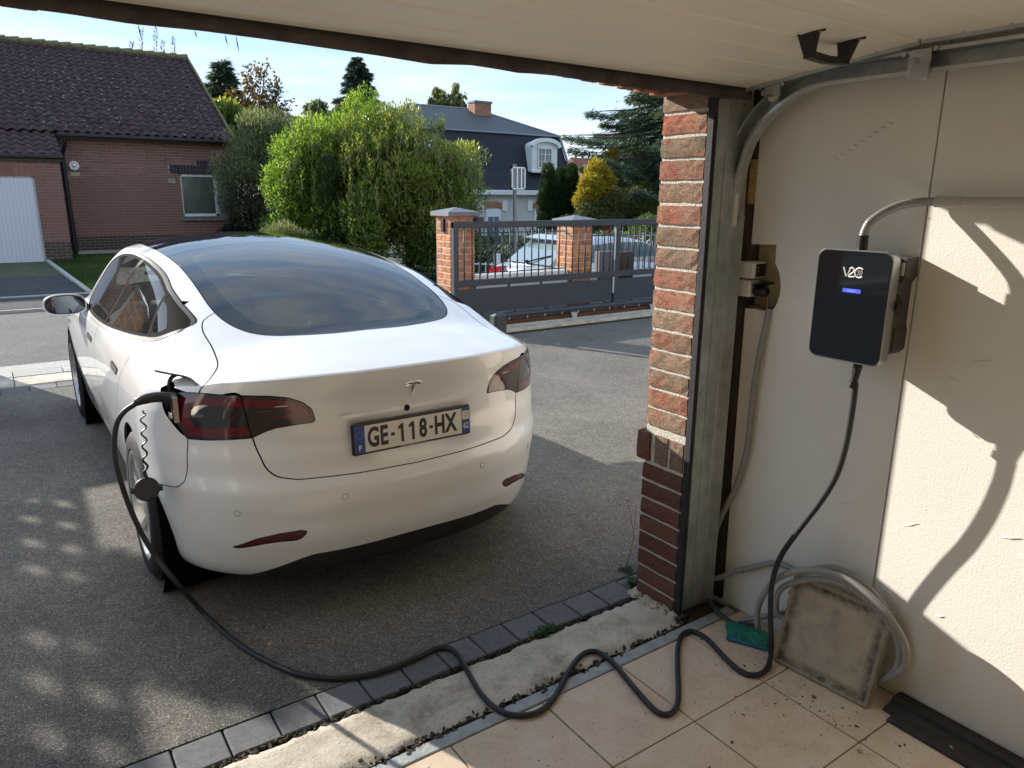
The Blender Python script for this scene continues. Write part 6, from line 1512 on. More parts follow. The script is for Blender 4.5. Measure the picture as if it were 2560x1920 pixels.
# big dark hedge behind the gates
L_ = [(x, 15.6+.3*math.sin(x*2), .05-.05*(x-8), 1.05, .8, 1.0) for x in np.arange(8.3, 15.5, .8)]
bush('clipped_hedge', 'dark green hedge across the street seen through the gate bars', 'hedge', L_, 42000, .08, .03, CG, 'rand', 54, base=-.8, shell=.25, tbias=.05)
# thuja columns
for i, (px, top_, wd_, lb) in enumerate(((1370, 418, 26, 'left dark thuja column with pale tips before the mansard house'), (1400, 428, 22, 'middle dark thuja column with a brown tip before the mansard house'), (1428, 420, 26, 'right dark thuja column with bright tips before the mansard house'))):
    L_ = [lob(px, top_+(560-top_)*t, 24, wd_*(1.1-.85*(1-t)**2.2)*.95, (560-top_)*.16, wd_*.9) for t in (.10, .22, .36, .5, .66, .82, .98)]
    bush('thuja', lb, 'conifer', L_, 15000, .10, .035, CG, 'up', 60+i, base=-1.4, shell=.22, tbias=.0, group='thuja columns before the mansard house')
# yellow autumn bush and green bush under the cedar
L_ = [lob(1478, 470, 22, 32, 36), lob(1490, 430, 22.3, 26, 30), lob(1462, 500, 22, 26, 30), lob(1510, 460, 22, 26, 40), lob(1530, 390, 23.5, 16, 20)]
bush('yellow_shrub', 'yellow autumn shrub between the thuja columns and the cedar', 'shrub', L_, 12000, .13, .05, YG, 'rand', 71, base=-.5, shell=.35)
L_ = [lob(1470, 535, 21.6, 34, 34), lob(1530, 520, 21.8, 50, 50), lob(1600, 520, 21.8, 50, 60), lob(1500, 560, 21.6, 60, 30), lob(1650, 540, 21.8, 40, 60)]
bush('green_shrub', 'dull green shrub below the yellow autumn shrub, left of the brick pier', 'shrub', L_, 26000, .11, .04, leafmat('mixed_green_leaf', [(.0, (0.02, 0.028, 0.01)), (.5, (0.07, 0.085, 0.025)), (1, (0.17, 0.18, 0.06))]), 'rand', 72, base=-1.0, shell=.35)
# red flowers by the gate
q = MB(); r_ = np.random.default_rng(77)
for (px, py) in ((1521, 580), (1524, 583), (1548, 585), (1570, 591), (1585, 594), (1519, 577)):
    p = aty(px, py, 14.5)
    for k in range(14): d = r_.normal(0, .05, 3); s_ = .028; q.add([p+d+np.array([-s_, 0, 0]), p+d+np.array([0, -.01, s_]), p+d+np.array([s_, 0, 0]), p+d+np.array([0, .01, -s_])], [(0, 1, 2, 3)])
fb = empty('flower_bush', (13, 14.6, -.6), 'low bush with dark red flowers behind the roof of the hatchback', 'flowers'); q.build('petals', M('crimson_petal', (0.30, 0.012, 0.03), .6), fb, fix=False)
P_, u, _ = blob_points([lob(1530, 600, 14.6, 60, 22), lob(1620, 570, 14.8, 45, 35)], 9000, 78, .4); leaves('foliage', P_, u+np.random.default_rng(1).normal(0, .6, P_.shape), u, .05, .028, LG, fb, .35+.2*vnoise(P_, 4, 3)+.1*np.random.default_rng(2).normal(0, 1, len(P_)), 79)
# ---- conifers with layered boughs
def conifer(name, label, px, pytop, pybot, Y, halfw, mat, seed, nb=70, droop=.25, ln=.22, wd=.05, per=220, power=.9, z0=None, lopsided=0., base_t=1.0, twig=.35):
    top_ = aty(px, pytop, Y); bot = aty(px, pybot, Y); s_ = np.linalg.norm((top_-CAM)@FW)/FPX; H_ = top_[2]-bot[2]; r = np.random.default_rng(seed); e = empty(name, (top_[0], Y, bot[2]), label, 'conifer')
    q = MB(); q.tube([(top_[0], Y, bot[2]-3), (top_[0], Y, bot[2]+H_*.5), (top_[0], Y, top_[2])], [.16+halfw*s_*.06, .12+halfw*s_*.03, .02], 8); P_, D, N_, T_ = [], [], [], []
    for b in range(nb):
        t = (b+r.random())/nb; z = top_[2]-H_*t; R = halfw*s_*(t**power)*r.uniform(.62, 1.12)+.08; a = b*2.399+r.uniform(-.5, .5); dx, dy = math.cos(a), math.sin(a)
        if lopsided: R *= 1+lopsided*(-dx)
        curve = lambda u_: np.array([top_[0]+dx*R*u_, Y+dy*R*u_, z-droop*R*u_**1.3+.16*R*max(0, u_-.7)*2.2*(droop > 0)])
        q.tube([curve(0), curve(.5), curve(1)], [.012+.02*R, .008+.01*R, .004], 5); m_ = max(14, int(per*(.3+t*.9)*min(1, R/1.0+.3)))
        u_ = r.random(m_)**.7; side = r.normal(0, 1, m_); w_ = twig*R*(1.05-u_)*.9+.05
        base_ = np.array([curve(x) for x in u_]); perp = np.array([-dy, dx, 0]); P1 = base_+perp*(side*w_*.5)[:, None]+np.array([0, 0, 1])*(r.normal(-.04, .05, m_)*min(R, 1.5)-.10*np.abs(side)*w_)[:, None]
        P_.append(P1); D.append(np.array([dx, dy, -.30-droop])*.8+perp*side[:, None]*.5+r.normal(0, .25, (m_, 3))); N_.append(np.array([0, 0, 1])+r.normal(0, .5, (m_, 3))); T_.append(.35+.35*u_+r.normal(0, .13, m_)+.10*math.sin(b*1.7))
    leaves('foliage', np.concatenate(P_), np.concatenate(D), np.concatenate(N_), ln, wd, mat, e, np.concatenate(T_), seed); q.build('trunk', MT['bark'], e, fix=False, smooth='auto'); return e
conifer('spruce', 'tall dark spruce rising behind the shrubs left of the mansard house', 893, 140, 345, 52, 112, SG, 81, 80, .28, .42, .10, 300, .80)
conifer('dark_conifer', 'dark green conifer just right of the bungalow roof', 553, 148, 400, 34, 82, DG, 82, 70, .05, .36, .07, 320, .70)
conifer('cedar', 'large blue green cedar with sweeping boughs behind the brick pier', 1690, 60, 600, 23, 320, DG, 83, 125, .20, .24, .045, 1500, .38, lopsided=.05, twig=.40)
# sparse autumn tree
def sparse_tree(name, label, cat, px, Y, pyb, limbs, mat, seed, nleaf, ln, wd, droop=0.):
    b = aty(px, pyb, Y); e = empty(name, tuple(b), label, cat); q = MB(); r = np.random.default_rng(seed); P_, D = [], []
    for (tx, ty) in limbs:
        t_ = np.array(aty(tx, ty, Y+r.normal(0, .8))); mid_ = (b+t_)/2+np.array([0, 0, .1*abs(t_[0]-b[0])]); q.tube([b, mid_, t_], [.10, .05, .012], 6)
        for k in range(16):
            u_ = r.uniform(.35, 1); o_ = (b*(1-u_)**2+2*mid_*u_*(1-u_)+t_*u_*u_); l = r.uniform(.4, 1.3)*(1.4-u_); d = r.normal(0, 1, 3); d[2] = abs(d[2])+.4 if not droop else -abs(d[2])*droop; d /= np.linalg.norm(d); tip = o_+d*l; q.tube([o_, tip], [.012, .004], 4)
            for j in range(nleaf): v_ = r.uniform(.1, 1.05); P_.append(o_+d*l*v_+r.normal(0, .10, 3)); D.append(d*.5+r.normal(0, .6, 3)+np.array([0, 0, -.4-droop]))
    P_ = np.array(P_); D = np.array(D); leaves('foliage', P_, D, r.normal(0, 1, P_.shape), ln, wd, mat, e, .5+.3*vnoise(P_, .9, seed)+.15*r.normal(0, 1, len(P_)), seed); q.build('trunk', MT['bark'], e, fix=False, smooth='auto')
sparse_tree('autumn_tree', 'sparse tree with rusty autumn leaves above the grey green shrub', 'tree', 640, 31, 420, [(662, 172), (700, 218), (630, 200), (600, 225), (715, 255), (590, 270), (650, 230), (690, 280), (620, 300), (705, 320), (575, 320)], AG, 91, 24, .16, .10)
sparse_tree('birch', 'pale weeping birch between the autumn tree and the spruce', 'tree', 790, 45, 340, [(785, 245), (765, 260), (810, 262), (775, 275), (820, 285), (755, 300), (800, 240), (850, 258), (870, 275)], WG, 92, 34, .24, .13, 1.6)
sparse_tree('birch', 'weeping birch crown showing over the ridge of the mansard house', 'tree', 1115, 62, 300, [(1085, 212), (1140, 208), (1110, 225), (1070, 240), (1155, 225), (1160, 250), (1100, 245), (1125, 235), (1070, 258), (1150, 262)], WG, 93, 44, .34, .17, 1.8)
# far dense tree line low on the left and right
def mass(name, label, lobes, mat, seed, n): bush(name, label, 'tree', lobes, n, .22, .10, mat, 'rand', seed, base=-1.5, shell=.3)
mass('far_tree', 'dark leafy tree mass between the shrubs and the birch', [lob(560, 320, 30, 60, 60), lob(620, 350, 30, 60, 50), lob(690, 340, 32, 50, 40), lob(740, 330, 34, 40, 30)], LG, 94, 20000)
mass('far_tree', 'low trees behind the white car between the yellow shrub and the cedar', [lob(1560, 440, 32, 60, 60), lob(1640, 420, 32, 80, 80), lob(1560, 380, 34, 30, 30)], LG, 95, 16000)
# twigs over the bungalow ridge
tw = empty('ridge_twigs', (3.4, 29, 5.6), 'thin leafy twigs poking up behind the bungalow roof ridge', 'plant'); P0 = [tuple(aty(px, py, 28.5)) for px, py in ((325, 136), (352, 135), (388, 140), (405, 140), (433, 143))]
r_ = np.random.default_rng(5); Pq, Dq = [], []; q = MB()
for i, p in enumerate(P0):
    h_ = (.35, .75, .8, .45, .6)[i]; q.tube([(p[0], p[1], p[2]-.5), (p[0]+.1, p[1], p[2]+h_)], [.012, .004], 4)
    for k in range(26): t = k/26; Pq.append((p[0]+.1*t, p[1], p[2]+h_*t)); Dq.append((r_.choice([-1, 1])*.6, r_.normal(0, .3), .8))
leaves('foliage', np.array(Pq), np.array(Dq), r_.normal(0, 1, (len(Pq), 3)), .14, .03, DG, tw, np.full(len(Pq), .6), 6); q.build('stems', MT['stem'], tw, fix=False)
# ---- lawn of the bungalow, and its edging
def grass(name, x0, x1, y0, y1, n, h_, seed, xf=None, label=None):
    r = np.random.default_rng(seed); x = r.uniform(x0, x1, n); y = r.uniform(y0, y1, n)
    if xf is not None: k = x > xf(y); x, y = x[k], y[k]
    P_ = np.stack([x, y, np.full(len(x), .02)], 1); D = r.normal(0, .35, P_.shape)+np.array([0, 0, 1]); k = .5+.25*vnoise(P_, 1.4, seed)+.15*r.normal(0, 1, len(x))
    o = leaves(name, P_, D, r.normal(0, 1, P_.shape), h_, h_*.22, GR, None, k, seed, kind='stuff'); tag(o, label, 'grass')
GR = leafmat('grass_blade', [(.0, (0.03, 0.05, 0.015)), (.5, (0.055, 0.10, 0.02)), (1, (0.13, 0.17, 0.04))], .3)
obj('lawn', [(1.2, 14.2, .022), (8, 14.2, .022), (8, 23, .022), (1.0, 23, .022)], [(0, 1, 2, 3)], M('lawn_soil', (0.055, 0.07, 0.025), .95, noise=.4, nscale=4), kind='structure')
grass('lawn_grass', 1.15, 6.2, 14.2, 23, 60000, .07, 101, None, 'short green lawn in front of the brick bungalow')
q = MB(); q.prism([(1.20, 14.1), (1.28, 14.1), (1.10, 21.4), (1.02, 21.4)], 'z', -.02, .07); q.build('lawn_edging', MT['kerb'], kind='structure')
# ---- weeds at the threshold
def rosette(name, px, py, z, n, ln, wd, label, seed, spread=1.0, mat=None, squash=(1, 1), ang=0.):
    p = atz(px, py, z); e = empty(name, tuple(p), label, 'weed'); r = np.random.default_rng(seed); a = r.uniform(0, 6.28, n); up_ = r.uniform(.15, .7, n); o_ = r.normal(0, .010, (n, 3))*[squash[0], squash[1], .1]; ca, sa = math.cos(ang), math.sin(ang); o_ = np.stack([o_[:, 0]*ca-o_[:, 1]*sa, o_[:, 0]*sa+o_[:, 1]*ca, np.abs(o_[:, 2])], 1)
    leaves('leaf', np.array(p)+o_, np.stack([np.cos(a), np.sin(a), up_], 1), np.array([0, 0, 1.])+r.normal(0, .2, (n, 3)), ln, wd, mat or WEED, e, r.uniform(.3, .9, n), seed, kind='stuff'); return e, p
WEED = leafmat('weed_leaf', [(.0, (0.02, 0.04, 0.012)), (.5, (0.05, 0.095, 0.03)), (1, (0.10, 0.16, 0.06))], .3)
rosette('weed', 1588, 1462, .0, 60, .055, .016, 'dark green weed growing at the foot of the brick pier', 111)
rosette('weed', 1365, 1578, .0, 130, .035, .008, 'grassy weed tuft in the joint between pavers and sill', 112, squash=(3.4, .7), ang=.0)
rosette('weed', 1470, 1532, -.01, 26, .018, .005, 'small sprig of weed in the paver joint nearer the brick pier', 113, squash=(1.6, .5))
e, p = rosette('flower_weed', 1568, 1425, .0, 90, .030, .006, 'thin stalked yellow flowered weed beside the brick pier', 114, squash=(1.6, 1.2))
q = MB(); r_ = np.random.default_rng(6); fl = []
for (px, py) in ((1592, 1260), (1568, 1246), (1576, 1370), (1562, 1385), (1535, 1400), (1582, 1395)):
    t_ = aty(px, py, 2.16); q.tube([(p[0]+r_.normal(0, .012), p[1]+r_.normal(0, .01), 0), ((p[0]+t_[0])/2+r_.normal(0, .01), 2.16, t_[2]*.5), tuple(t_)], .0009, 5); fl.append(t_)
q.build('stalks', MT['stem'], e, fix=False); q = MB()
for t_ in fl[:4]:
    for k in range(9): a = k*.7; q.add([t_, t_+np.array([.006*math.cos(a), .006*math.sin(a), .003]), t_+np.array([.006*math.cos(a+.5), .006*math.sin(a+.5), .004])], [(0, 1, 2)])
q.build('petals', M('yellow_petal', (0.6, 0.38, 0.03), .6), e, fix=False, kind='stuff')
# moss line along the pavers
r_ = np.random.default_rng(8); n = 2600; x = r_.uniform(-.3, 2.1, n); k = r_.random(n) < (.25+.75*(np.sin(x*9)+np.sin(x*23) > .6)); x = x[k]; P_ = np.stack([x, np.where(r_.random(len(x)) < .5, 2.028, 2.183)+r_.normal(0, .004, len(x)), np.full(len(x), -.004)], 1)
tag(leaves('moss', P_, r_.normal(0, .5, P_.shape)+[0, 0, 1], r_.normal(0, 1, P_.shape), .008, .003, WEED, None, r_.uniform(.2, .8, len(P_)), 9, kind='stuff'), 'tiny moss tufts along the paver joints', 'moss')
# ---- pierced board screen added out of view, shaped to cast the dappled shade
ls_ = empty('shade_screen', (-3, 8.7, 0), 'unseen pierced board screen added left of the driveway to cast dappled shade', 'shade screen')
MT['timber'] = M('grey_timber', (0.20, 0.15, 0.10), .9, noise=.3, nscale=9, stretch=(1, 1, .2))
def slp(a, b_): u_ = .70711; return (-1.16-a*u_-b_*u_, 1.49+a*u_-b_*u_)
def sboard(q, a0, a1, b0_, b1_): q.prism([slp(a0, b0_), slp(a1, b0_), slp(a1, b1_), slp(a0, b1_)], 'y', 8.59, 8.61)
q = MB(); sboard(q, 0, 3.6, 0, .055); q.build('screen_board', MT['timber'], ls_)
q = MB(); sboard(q, 0, 3.6, .105, .165); q.build('screen_board', MT['timber'], ls_)
for rowi, (b0_, b1_) in enumerate(((.055, .105), (.165, .215))):
    for k in range(19):
        if k in (5, 6) and rowi == 0: a0, a1 = .19*k-.02+.07*rowi, .19*(k+1)+.07*rowi; 
        q = MB(); a0 = .19*k+.06; a1 = .19*(k+1)-.0; sboard(q, a0, a1+(.06 if k in (5,) else 0), b0_, b1_); q.build('screen_block', MT['timber'], ls_)
q = MB(); q.prism([slp(0, .215), slp(3.6, .215), (-4.0, 0), (-1.32, 0)], 'y', 8.59, 8.61); q.build('screen_sheet', MT['timber'], ls_)
q = MB(); q.box(-7, -3.8, 8.5, 8.6, 0, 4.2); q.build('screen_sheet', MT['timber'], ls_)
L_ = [(-1.98, 8.7, 2.50, .20, .2, .20), (-1.80, 8.7, 2.20, .10, .1, .10)]  # unseen leaf clump added to bulge the edge of the cast shade
bush('shade_leaves', 'unseen leaf clump added at the board screen to shape the shade edge', 'leaf clump', L_, 2500, .10, .07, LG, 'rand', 122, base=1.5, shell=.6)
# ================================================================ CHARGER
MT['glassblack'] = M('black_glass_front', (0.006, 0.007, 0.009), .04, spec=.5)
MT['alu'] = M('brushed_aluminium', (0.42, 0.44, 0.46), .35, .9)
MT['darkgrey'] = M('dark_grey_plastic', (0.06, 0.058, 0.055), .6)
ch = empty('ev_charger', (2.25, 1.32, 1.3), 'wall charger with black glass front and silver rim lettered V2C', 'ev charger')
RX = Matrix(((0, 0, 1, 0), (0, 1, 0, 0), (-1, 0, 0, 0), (0, 0, 0, 1)))
def rrect(y0, y1, z0, z1, r, n=8):
    P_ = []
    for cy_, cz_, a0 in ((y1-r, z1-r, 0), (y0+r, z1-r, 90), (y0+r, z0+r, 180), (y1-r, z0+r, 270)):
        for k in range(n+1): a = math.radians(a0+90*k/n); P_.append((cy_+r*math.cos(a), cz_+r*math.sin(a)))
    return P_
y0, y1, z0, z1, xf = 1.159, 1.4055, 1.1625, 1.5107, 2.165
def rbox(q, y0, y1, z0, z1, r, xs):
    n = None; V = []
    for x, ins in xs:
        P_ = rrect(y0+ins, y1-ins, z0+ins, z1-ins, max(r-ins, .002)); n = len(P_); V += [(x, a, b_) for a, b_ in P_]
    F = [tuple(range(n))]+[(i*n+k, i*n+(k+1) % n, (i+1)*n+(k+1) % n, (i+1)*n+k) for i in range(len(xs)-1) for k in range(n)]+[tuple((len(xs)-1)*n+k for k in range(n))[::-1]]
    q.add(V, F)
q = MB(); rbox(q, y0, y1, z0, z1, .030, [(xf+.002, .0055), (xf, .003), (xf+.003, .0), (xf+.040, 0), (xf+.046, .004)]); q.build('casing', MT['alu'], ch, smooth='auto')
q = MB(); rbox(q, y0+.0052, y1-.0052, z0+.0052, z1-.0052, .026, [(xf-.0015, .0005), (xf-.0005, 0), (xf+.002, 0)]); q.build('front_glass', MT['glassblack'], ch, smooth='auto')
q = MB(); rbox(q, y0+.035, y1-.02, z0+.02, z1-.02, .02, [(xf+.045, 0), (W-.001, 0)]); q.build('back_box', MT['darkgrey'], ch, smooth='auto')
q = MB(); q.prism([(y0+.06, 1.490), (y0+.024, 1.490), (y0+.022, 1.43), (y0+.034, 1.412), (y0+.06, 1.412)], 'x', 2.285, W-.001); q.prism([(y0+.06, 1.30), (y0+.030, 1.265), (y0+.030, 1.20), (y0+.045, 1.185), (y0+.06, 1.185)], 'x', 2.285, W-.001); q.build('wall_bracket', MT['darkgrey'], ch)
q = MB(); q.prism([(y0+.01, 1.385), (y0-.008, 1.355), (y0+.004, 1.32), (y0+.02, 1.325)], 'x', 2.205, 2.24); q.build('plug_holder', MT['gblack'], ch)
q = MB(); q.box(2.280, 2.2845, y0+.026, y0+.040, 1.435, 1.475); q.build('label_sticker', MT['whiteplastic'], ch)
Rl = Matrix(((0, 0, -1), (-1, 0, 0), (0, 1, 0)))   # text x -> world -y, text y -> z, normal -> -x
lw = M('logo_white', (0.80, 0.80, 0.80), .4)
def tube_yz(pts, r=.0042): 
    q.tube([(xf-.0022, y, z) for y, z in pts], r, 8)
cyl_ = 1.2785; cz_ = 1.4437
q = MB(); tube_yz([(cyl_+.032, cz_+.014), (cyl_+.021, cz_-.014), (cyl_+.011, cz_+.005)], .0026)
q.build('logo_letter', lw, ch)
q = MB(); tube_yz(spline([(cyl_+.012, cz_+.008), (cyl_+.006, cz_+.014), (cyl_-.002, cz_+.010), (cyl_-.001, cz_+.002), (cyl_+.013, cz_-.0135), (cyl_-.006, cz_-.0135)], 5), .0024)
q.build('logo_letter', lw, ch)
q = MB(); tube_yz([(cyl_-.019+.0145*math.cos(t), cz_+.0145*math.sin(t)) for t in np.linspace(math.radians(130), math.radians(410), 22)][::-1] if False else [(cyl_-.021-.0145*math.cos(t), cz_+.0145*math.sin(t)) for t in np.linspace(math.radians(48), math.radians(312), 22)], .0026)
q.build('logo_letter', lw, ch)
q = MB()
for i in range(3):
    for j in range(3): q.cyl((xf-.0022, cyl_-.016-.0058*i-.002*(j % 2), cz_+.0055-.0055*j), (xf-.0032, cyl_-.016-.0058*i-.002*(j % 2), cz_+.0055-.0055*j), .0015, 8)
q.build('logo_dots', lw, ch, kind='stuff')
q = MB(); q.box(xf-.0022, xf-.0016, 1.2475, 1.3065, 1.381, 1.393); q.build('display', M('blue_display', (.01, .015, .12), .3, emit=((.035, .045, .38), 1.0)), ch)
text('display_text', 'READY', .009, (xf-.0026, 1.277, 1.387), Rl, M('display_ink', (.05, .07, .4), .4, emit=((.12, .16, .6), .8)), ch)
q = MB(); q.lathe([(0, .0165), (.05, .0165)], (2.198, 1.2807, 1.5047), 'z', 20); q.build('cable_gland', MT['blackplastic'], ch, smooth='auto')
q = MB(); pr = []
pg_ = [(2.198, 1.245, 1.166), (2.198, 1.247, 1.135), (2.198, 1.252, 1.106), (2.198, 1.254, 1.082)]
for k in range(8): z = 1.161-.0083*k; q.tube([(2.198, 1.2445+.001*k, z), (2.198, 1.245+.001*k, z-.005)], [.0150-.0005*k]*2, 16)
q.tube(pg_, [.011, .010, .010, .010], 12); q.tube([(2.198, 1.253, 1.099), (2.198, 1.256, 1.078)], .0140, 8); q.build('strain_relief', MT['blackplastic'], ch, smooth='auto')
# ---- corrugated conduit + pipe above
def corrugated(pts, r, pitch, name, mat, parent, amp=.10, n=12, **t):
    P_ = [np.array(p, float) for p in pts]; d = [0]
    for a, b_ in zip(P_[:-1], P_[1:]): d.append(d[-1]+np.linalg.norm(b_-a))
    m = int(d[-1]/(pitch/3)); s_ = np.linspace(0, d[-1], m); A_ = np.array([[np.interp(x, d, [p[k] for p in P_]) for k in range(3)] for x in s_])
    rr = [r*(1-(amp if i % 3 == 0 else (0 if i % 3 == 1 else amp*.15))) for i in range(m)]
    q = MB(); q.tube(A_, rr, n); return q.build(name, mat, parent, smooth=True, fix=False, **t)
cp = empty('supply_conduit', (2.3, 1.2, 1.6), 'grey pipe along the wall with ribbed bend dropping into the charger', 'conduit')
bend = [np.array([x, y, z]) for x, y, z in ((2.198, 1.2807, 1.551), (2.200, 1.279, 1.568), (2.21, 1.272, 1.594), (2.24, 1.252, 1.622), (2.28, 1.222, 1.645), (2.318, 1.18, 1.655), (2.325, 1.13, 1.656))]
corrugated(spline(bend, 8), .0135, .0062, 'ribbed_bend', M('grey_ribbed_plastic', (0.30, 0.31, 0.31), .28, .35), cp, .16, 16)
q = MB(); q.tube([(2.325, 1.142, 1.656), (2.326, 1.07, 1.656)], .0165, 20); q.build('coupling', MT['greypipe'], cp, smooth='auto')
q = MB(); q.tube([(2.326, 1.08, 1.656), (2.326, -1.5, 1.656)], .0148, 20); q.build('pipe', MT['greypipe'], cp, smooth='auto')
# ---- socket boxes in the wall pocket
sb = empty('sensor_box', (2.35, 1.80, 1.4), 'cream sensor box with dark window in the wall pocket', 'sensor')
q = MB(); q.cbox(2.322, 2.395, 1.765, 1.835, 1.368, 1.430, .005); q.build('box', MT['whiteplastic'], sb)
q = MB(); q.cbox(2.335, 2.390, 1.7625, 1.766, 1.376, 1.424, .002); q.build('window', MT['blackplastic'], sb)
q = MB()
for z in (1.410, 1.398): q.cyl((2.345, 1.7625, z), (2.345, 1.7605, z), .0018, 8)
q.build('indicator', MT['whiteplastic'], sb)
sk = empty('socket_box', (2.35, 1.80, 1.33), 'cream junction box with open black socket cover under the sensor box', 'socket')
q = MB(); q.cbox(2.318, 2.380, 1.775, 1.845, 1.300, 1.362, .004); q.build('box', MT['whiteplastic'], sk)
q = MB(); q.cbox(-.030, .030, -.030, .030, -.004, .004, .003, Matrix.Translation((2.345, 1.735, 1.352))@Matrix.Rotation(math.radians(-22), 4, 'X')@Matrix.Rotation(math.radians(12), 4, 'Y')); q.build('cover', MT['blackplastic'], sk)
q = MB(); q.cbox(2.326, 2.372, 1.715, 1.775, 1.305, 1.340, .010); q.build('plug', MT['blackplastic'], sk)
q = MB()
for k, c_ in enumerate(('r', 'y', 'b')): pass
for k, cc in enumerate(((.25, .02, .01), (.35, .25, .02), (.03, .06, .12))):
    q = MB(); q.tube([(2.352, 1.722-.006*k, 1.306), (2.350, 1.718-.006*k, 1.27), (2.345, 1.712-.005*k, 1.25)], .0025, 6); q.build('wire', M('wire', cc, .5), sk)
# ---- grey flexible conduit down the corner, coiled at the bottom
gc = empty('flexible_conduit', (2.3, 1.6, 0), 'grey ribbed conduit from the wall socket coiled on the concrete slab', 'conduit')
c1 = [(2.345, 1.700, 1.262), (2.338, 1.702, 1.20), (2.335, 1.712, 1.114), (2.333, 1.724, .98), (2.333, 1.727, .85), (2.334, 1.733, .694), (2.336, 1.765, .55), (2.332, 1.795, .46), (2.325, 1.822, .38), (2.318, 1.842, .29), (2.312, 1.852, .20), (2.308, 1.857, .135), (2.305, 1.845, .108), (2.315, 1.800, .118), (2.325, 1.735, .175), (2.328, 1.672, .215), (2.325, 1.605, .262), (2.32, 1.549, .296), (2.315, 1.49, .310), (2.31, 1.44, .303), (2.30, 1.40, .29)]
corrugated(spline(c1, 8), .0118, .0058, 'hose', MT['greyplastic'], gc, .24, 10)
def W2(L_, x): return [tuple(atx(px, py, xx)) for (px, py), xx in zip(L_, x if hasattr(x, '__len__') else [x]*len(L_))]
k1 = [(2050, 1470), (1990, 1440), (1940, 1470), (1905, 1510), (1892, 1570), (1905, 1640), (1930, 1680), (1960, 1650)]
L1 = [(2010, 1545), (1960, 1545), (1940, 1520), (1950, 1475), (2000, 1452), (2070, 1450), (2140, 1478), (2200, 1530), (2240, 1590), (2250, 1640), (2235, 1680), (2190, 1702)]
L2 = [(1925, 1640), (1897, 1580), (1895, 1520), (1925, 1462), (1975, 1432), (2040, 1426), (2110, 1445), (2175, 1490), (2225, 1545), (2258, 1600), (2266, 1645), (2250, 1680), (2200, 1702), (2185, 1712)]
L3 = [(2030, 1424), (2080, 1418), (2130, 1438), (2180, 1478), (2220, 1530), (2245, 1590), (2250, 1650), (2225, 1690)]
corrugated(spline(W2(L1, [2.27, 2.26, 2.25, 2.245, 2.24, 2.235, 2.225, 2.225, 2.235, 2.25, 2.27, 2.30]), 8), .0118, .0058, 'hose', MT['greyplastic'], gc, .24, 10)
corrugated(spline(W2(L2, [2.24, 2.235, 2.23, 2.225, 2.22, 2.215, 2.208, 2.205, 2.21, 2.22, 2.235, 2.25, 2.28, 2.30]), 8), .0118, .0058, 'hose', MT['greyplastic'], gc, .24, 10)
corrugated(spline(W2(L3, 2.318), 8), .0118, .0058, 'hose', MT['greyplastic'], gc, .24, 10)
L4 = [(1850, 1552), (1900, 1543), (1950, 1535), (1985, 1525), (2000, 1500), (1975, 1478)]
corrugated(spline(W2(L4, 2.285), 8), .0118, .0058, 'hose', MT['greyplastic'], gc, .24, 10)
q = MB(); q.tube(spline([tuple(atz(px, py, .015)) for px, py in ((1770, 1500), (1800, 1535), (1840, 1560), (1900, 1565))], 6), .010, 10); q.build('hose_end', MT['darkgrey'], gc, smooth='auto')
# ---- concrete cover slab
def slab_mat():
    m, n, b = nodes('mossy_concrete'); v = n.nodes.new('ShaderNodeTexCoord').outputs['Object']
    c = ramp(n, noise_(n, 9, 7, .65, v, .3), [(.3, (0.28, 0.24, 0.19)), (.5, (0.42, 0.36, 0.27)), (.7, (0.50, 0.43, 0.32))])
    a = n.nodes.new('ShaderNodeAttribute'); a.attribute_name = 'edge'
    d = ramp(n, noise_(n, 26, 6, .7, v), [(.3, (0.04, 0.038, 0.028)), (.52, (0.10, 0.095, 0.075)), (.68, (0.34, 0.32, 0.27))])
    mm = mixc(n, 1.0, a.outputs['Color'], ramp(n, noise_(n, 14, 6, .7, v), [(.3, (.35,)*3), (.6, (1.3,)*3)]), 'MULTIPLY')
    n.links.new(mixc(n, mm, c, d), b.inputs['Base Color']); b.inputs['Roughness'].default_value = .95; b.inputs['Specular IOR Level'].default_value = .15
    bump_(n, b, noise_(n, 60, 6, .65, v), .8, .006); return m
MT['slab'] = slab_mat()
def edge_attr(me, f):
    a = me.attributes.new('edge', 'FLOAT_COLOR', 'POINT')
    for i, v in enumerate(me.vertices): t = f(v.co); a.data[i].color = (t, t, t, 1)
O = np.array(atz(1935, 1648, .004)); A1 = np.array(atz(2168, 1770, .004)); wv = A1-O; wv[2] = 0; wd = np.linalg.norm(wv); wv /= wd
nv_ = np.array([wv[1], -wv[0], 0.]); nv_ = nv_ if nv_[0] > 0 else -nv_; lean = math.radians(16); uv = np.array([nv_[0]*math.sin(lean), nv_[1]*math.sin(lean), math.cos(lean)]); bk = np.cross(wv, uv); bk = bk if bk[0] > 0 else -bk
hh = .335; G_ = 44; V = []; rs = np.random.default_rng(8); 
def prof_d(s_, t):   # raised rim, inner step
    e = min(s_, 1-s_, t, 1-t); d = 0.0
    d -= .008*(1/(1+math.exp((e-.115)*120))) ; d -= .004*(1/(1+math.exp((e-.02)*-300)))*0
    d += .006*(1/(1+math.exp(-(e-.055)*160)))*(1/(1+math.exp((e-.105)*160))); d -= -.002*(1/(1+math.exp(-(e-.27)*140))); return d
for i in range(G_+1):
    for j in range(G_+1):
        s_, t = i/G_, j/G_; e = min(s_, 1-s_, t, 1-t); jj = rs.normal(0, .0006)
        p = O+wv*(s_*wd)+uv*(t*hh)+bk*(prof_d(s_, t)+jj*.6)
        if e == 0: p = p+wv*rs.normal(0, .0012)*(1 if s_ in (0, 1) else 0)+uv*rs.normal(0, .0012)*(1 if t in (0, 1) else 0)
        V.append(p)
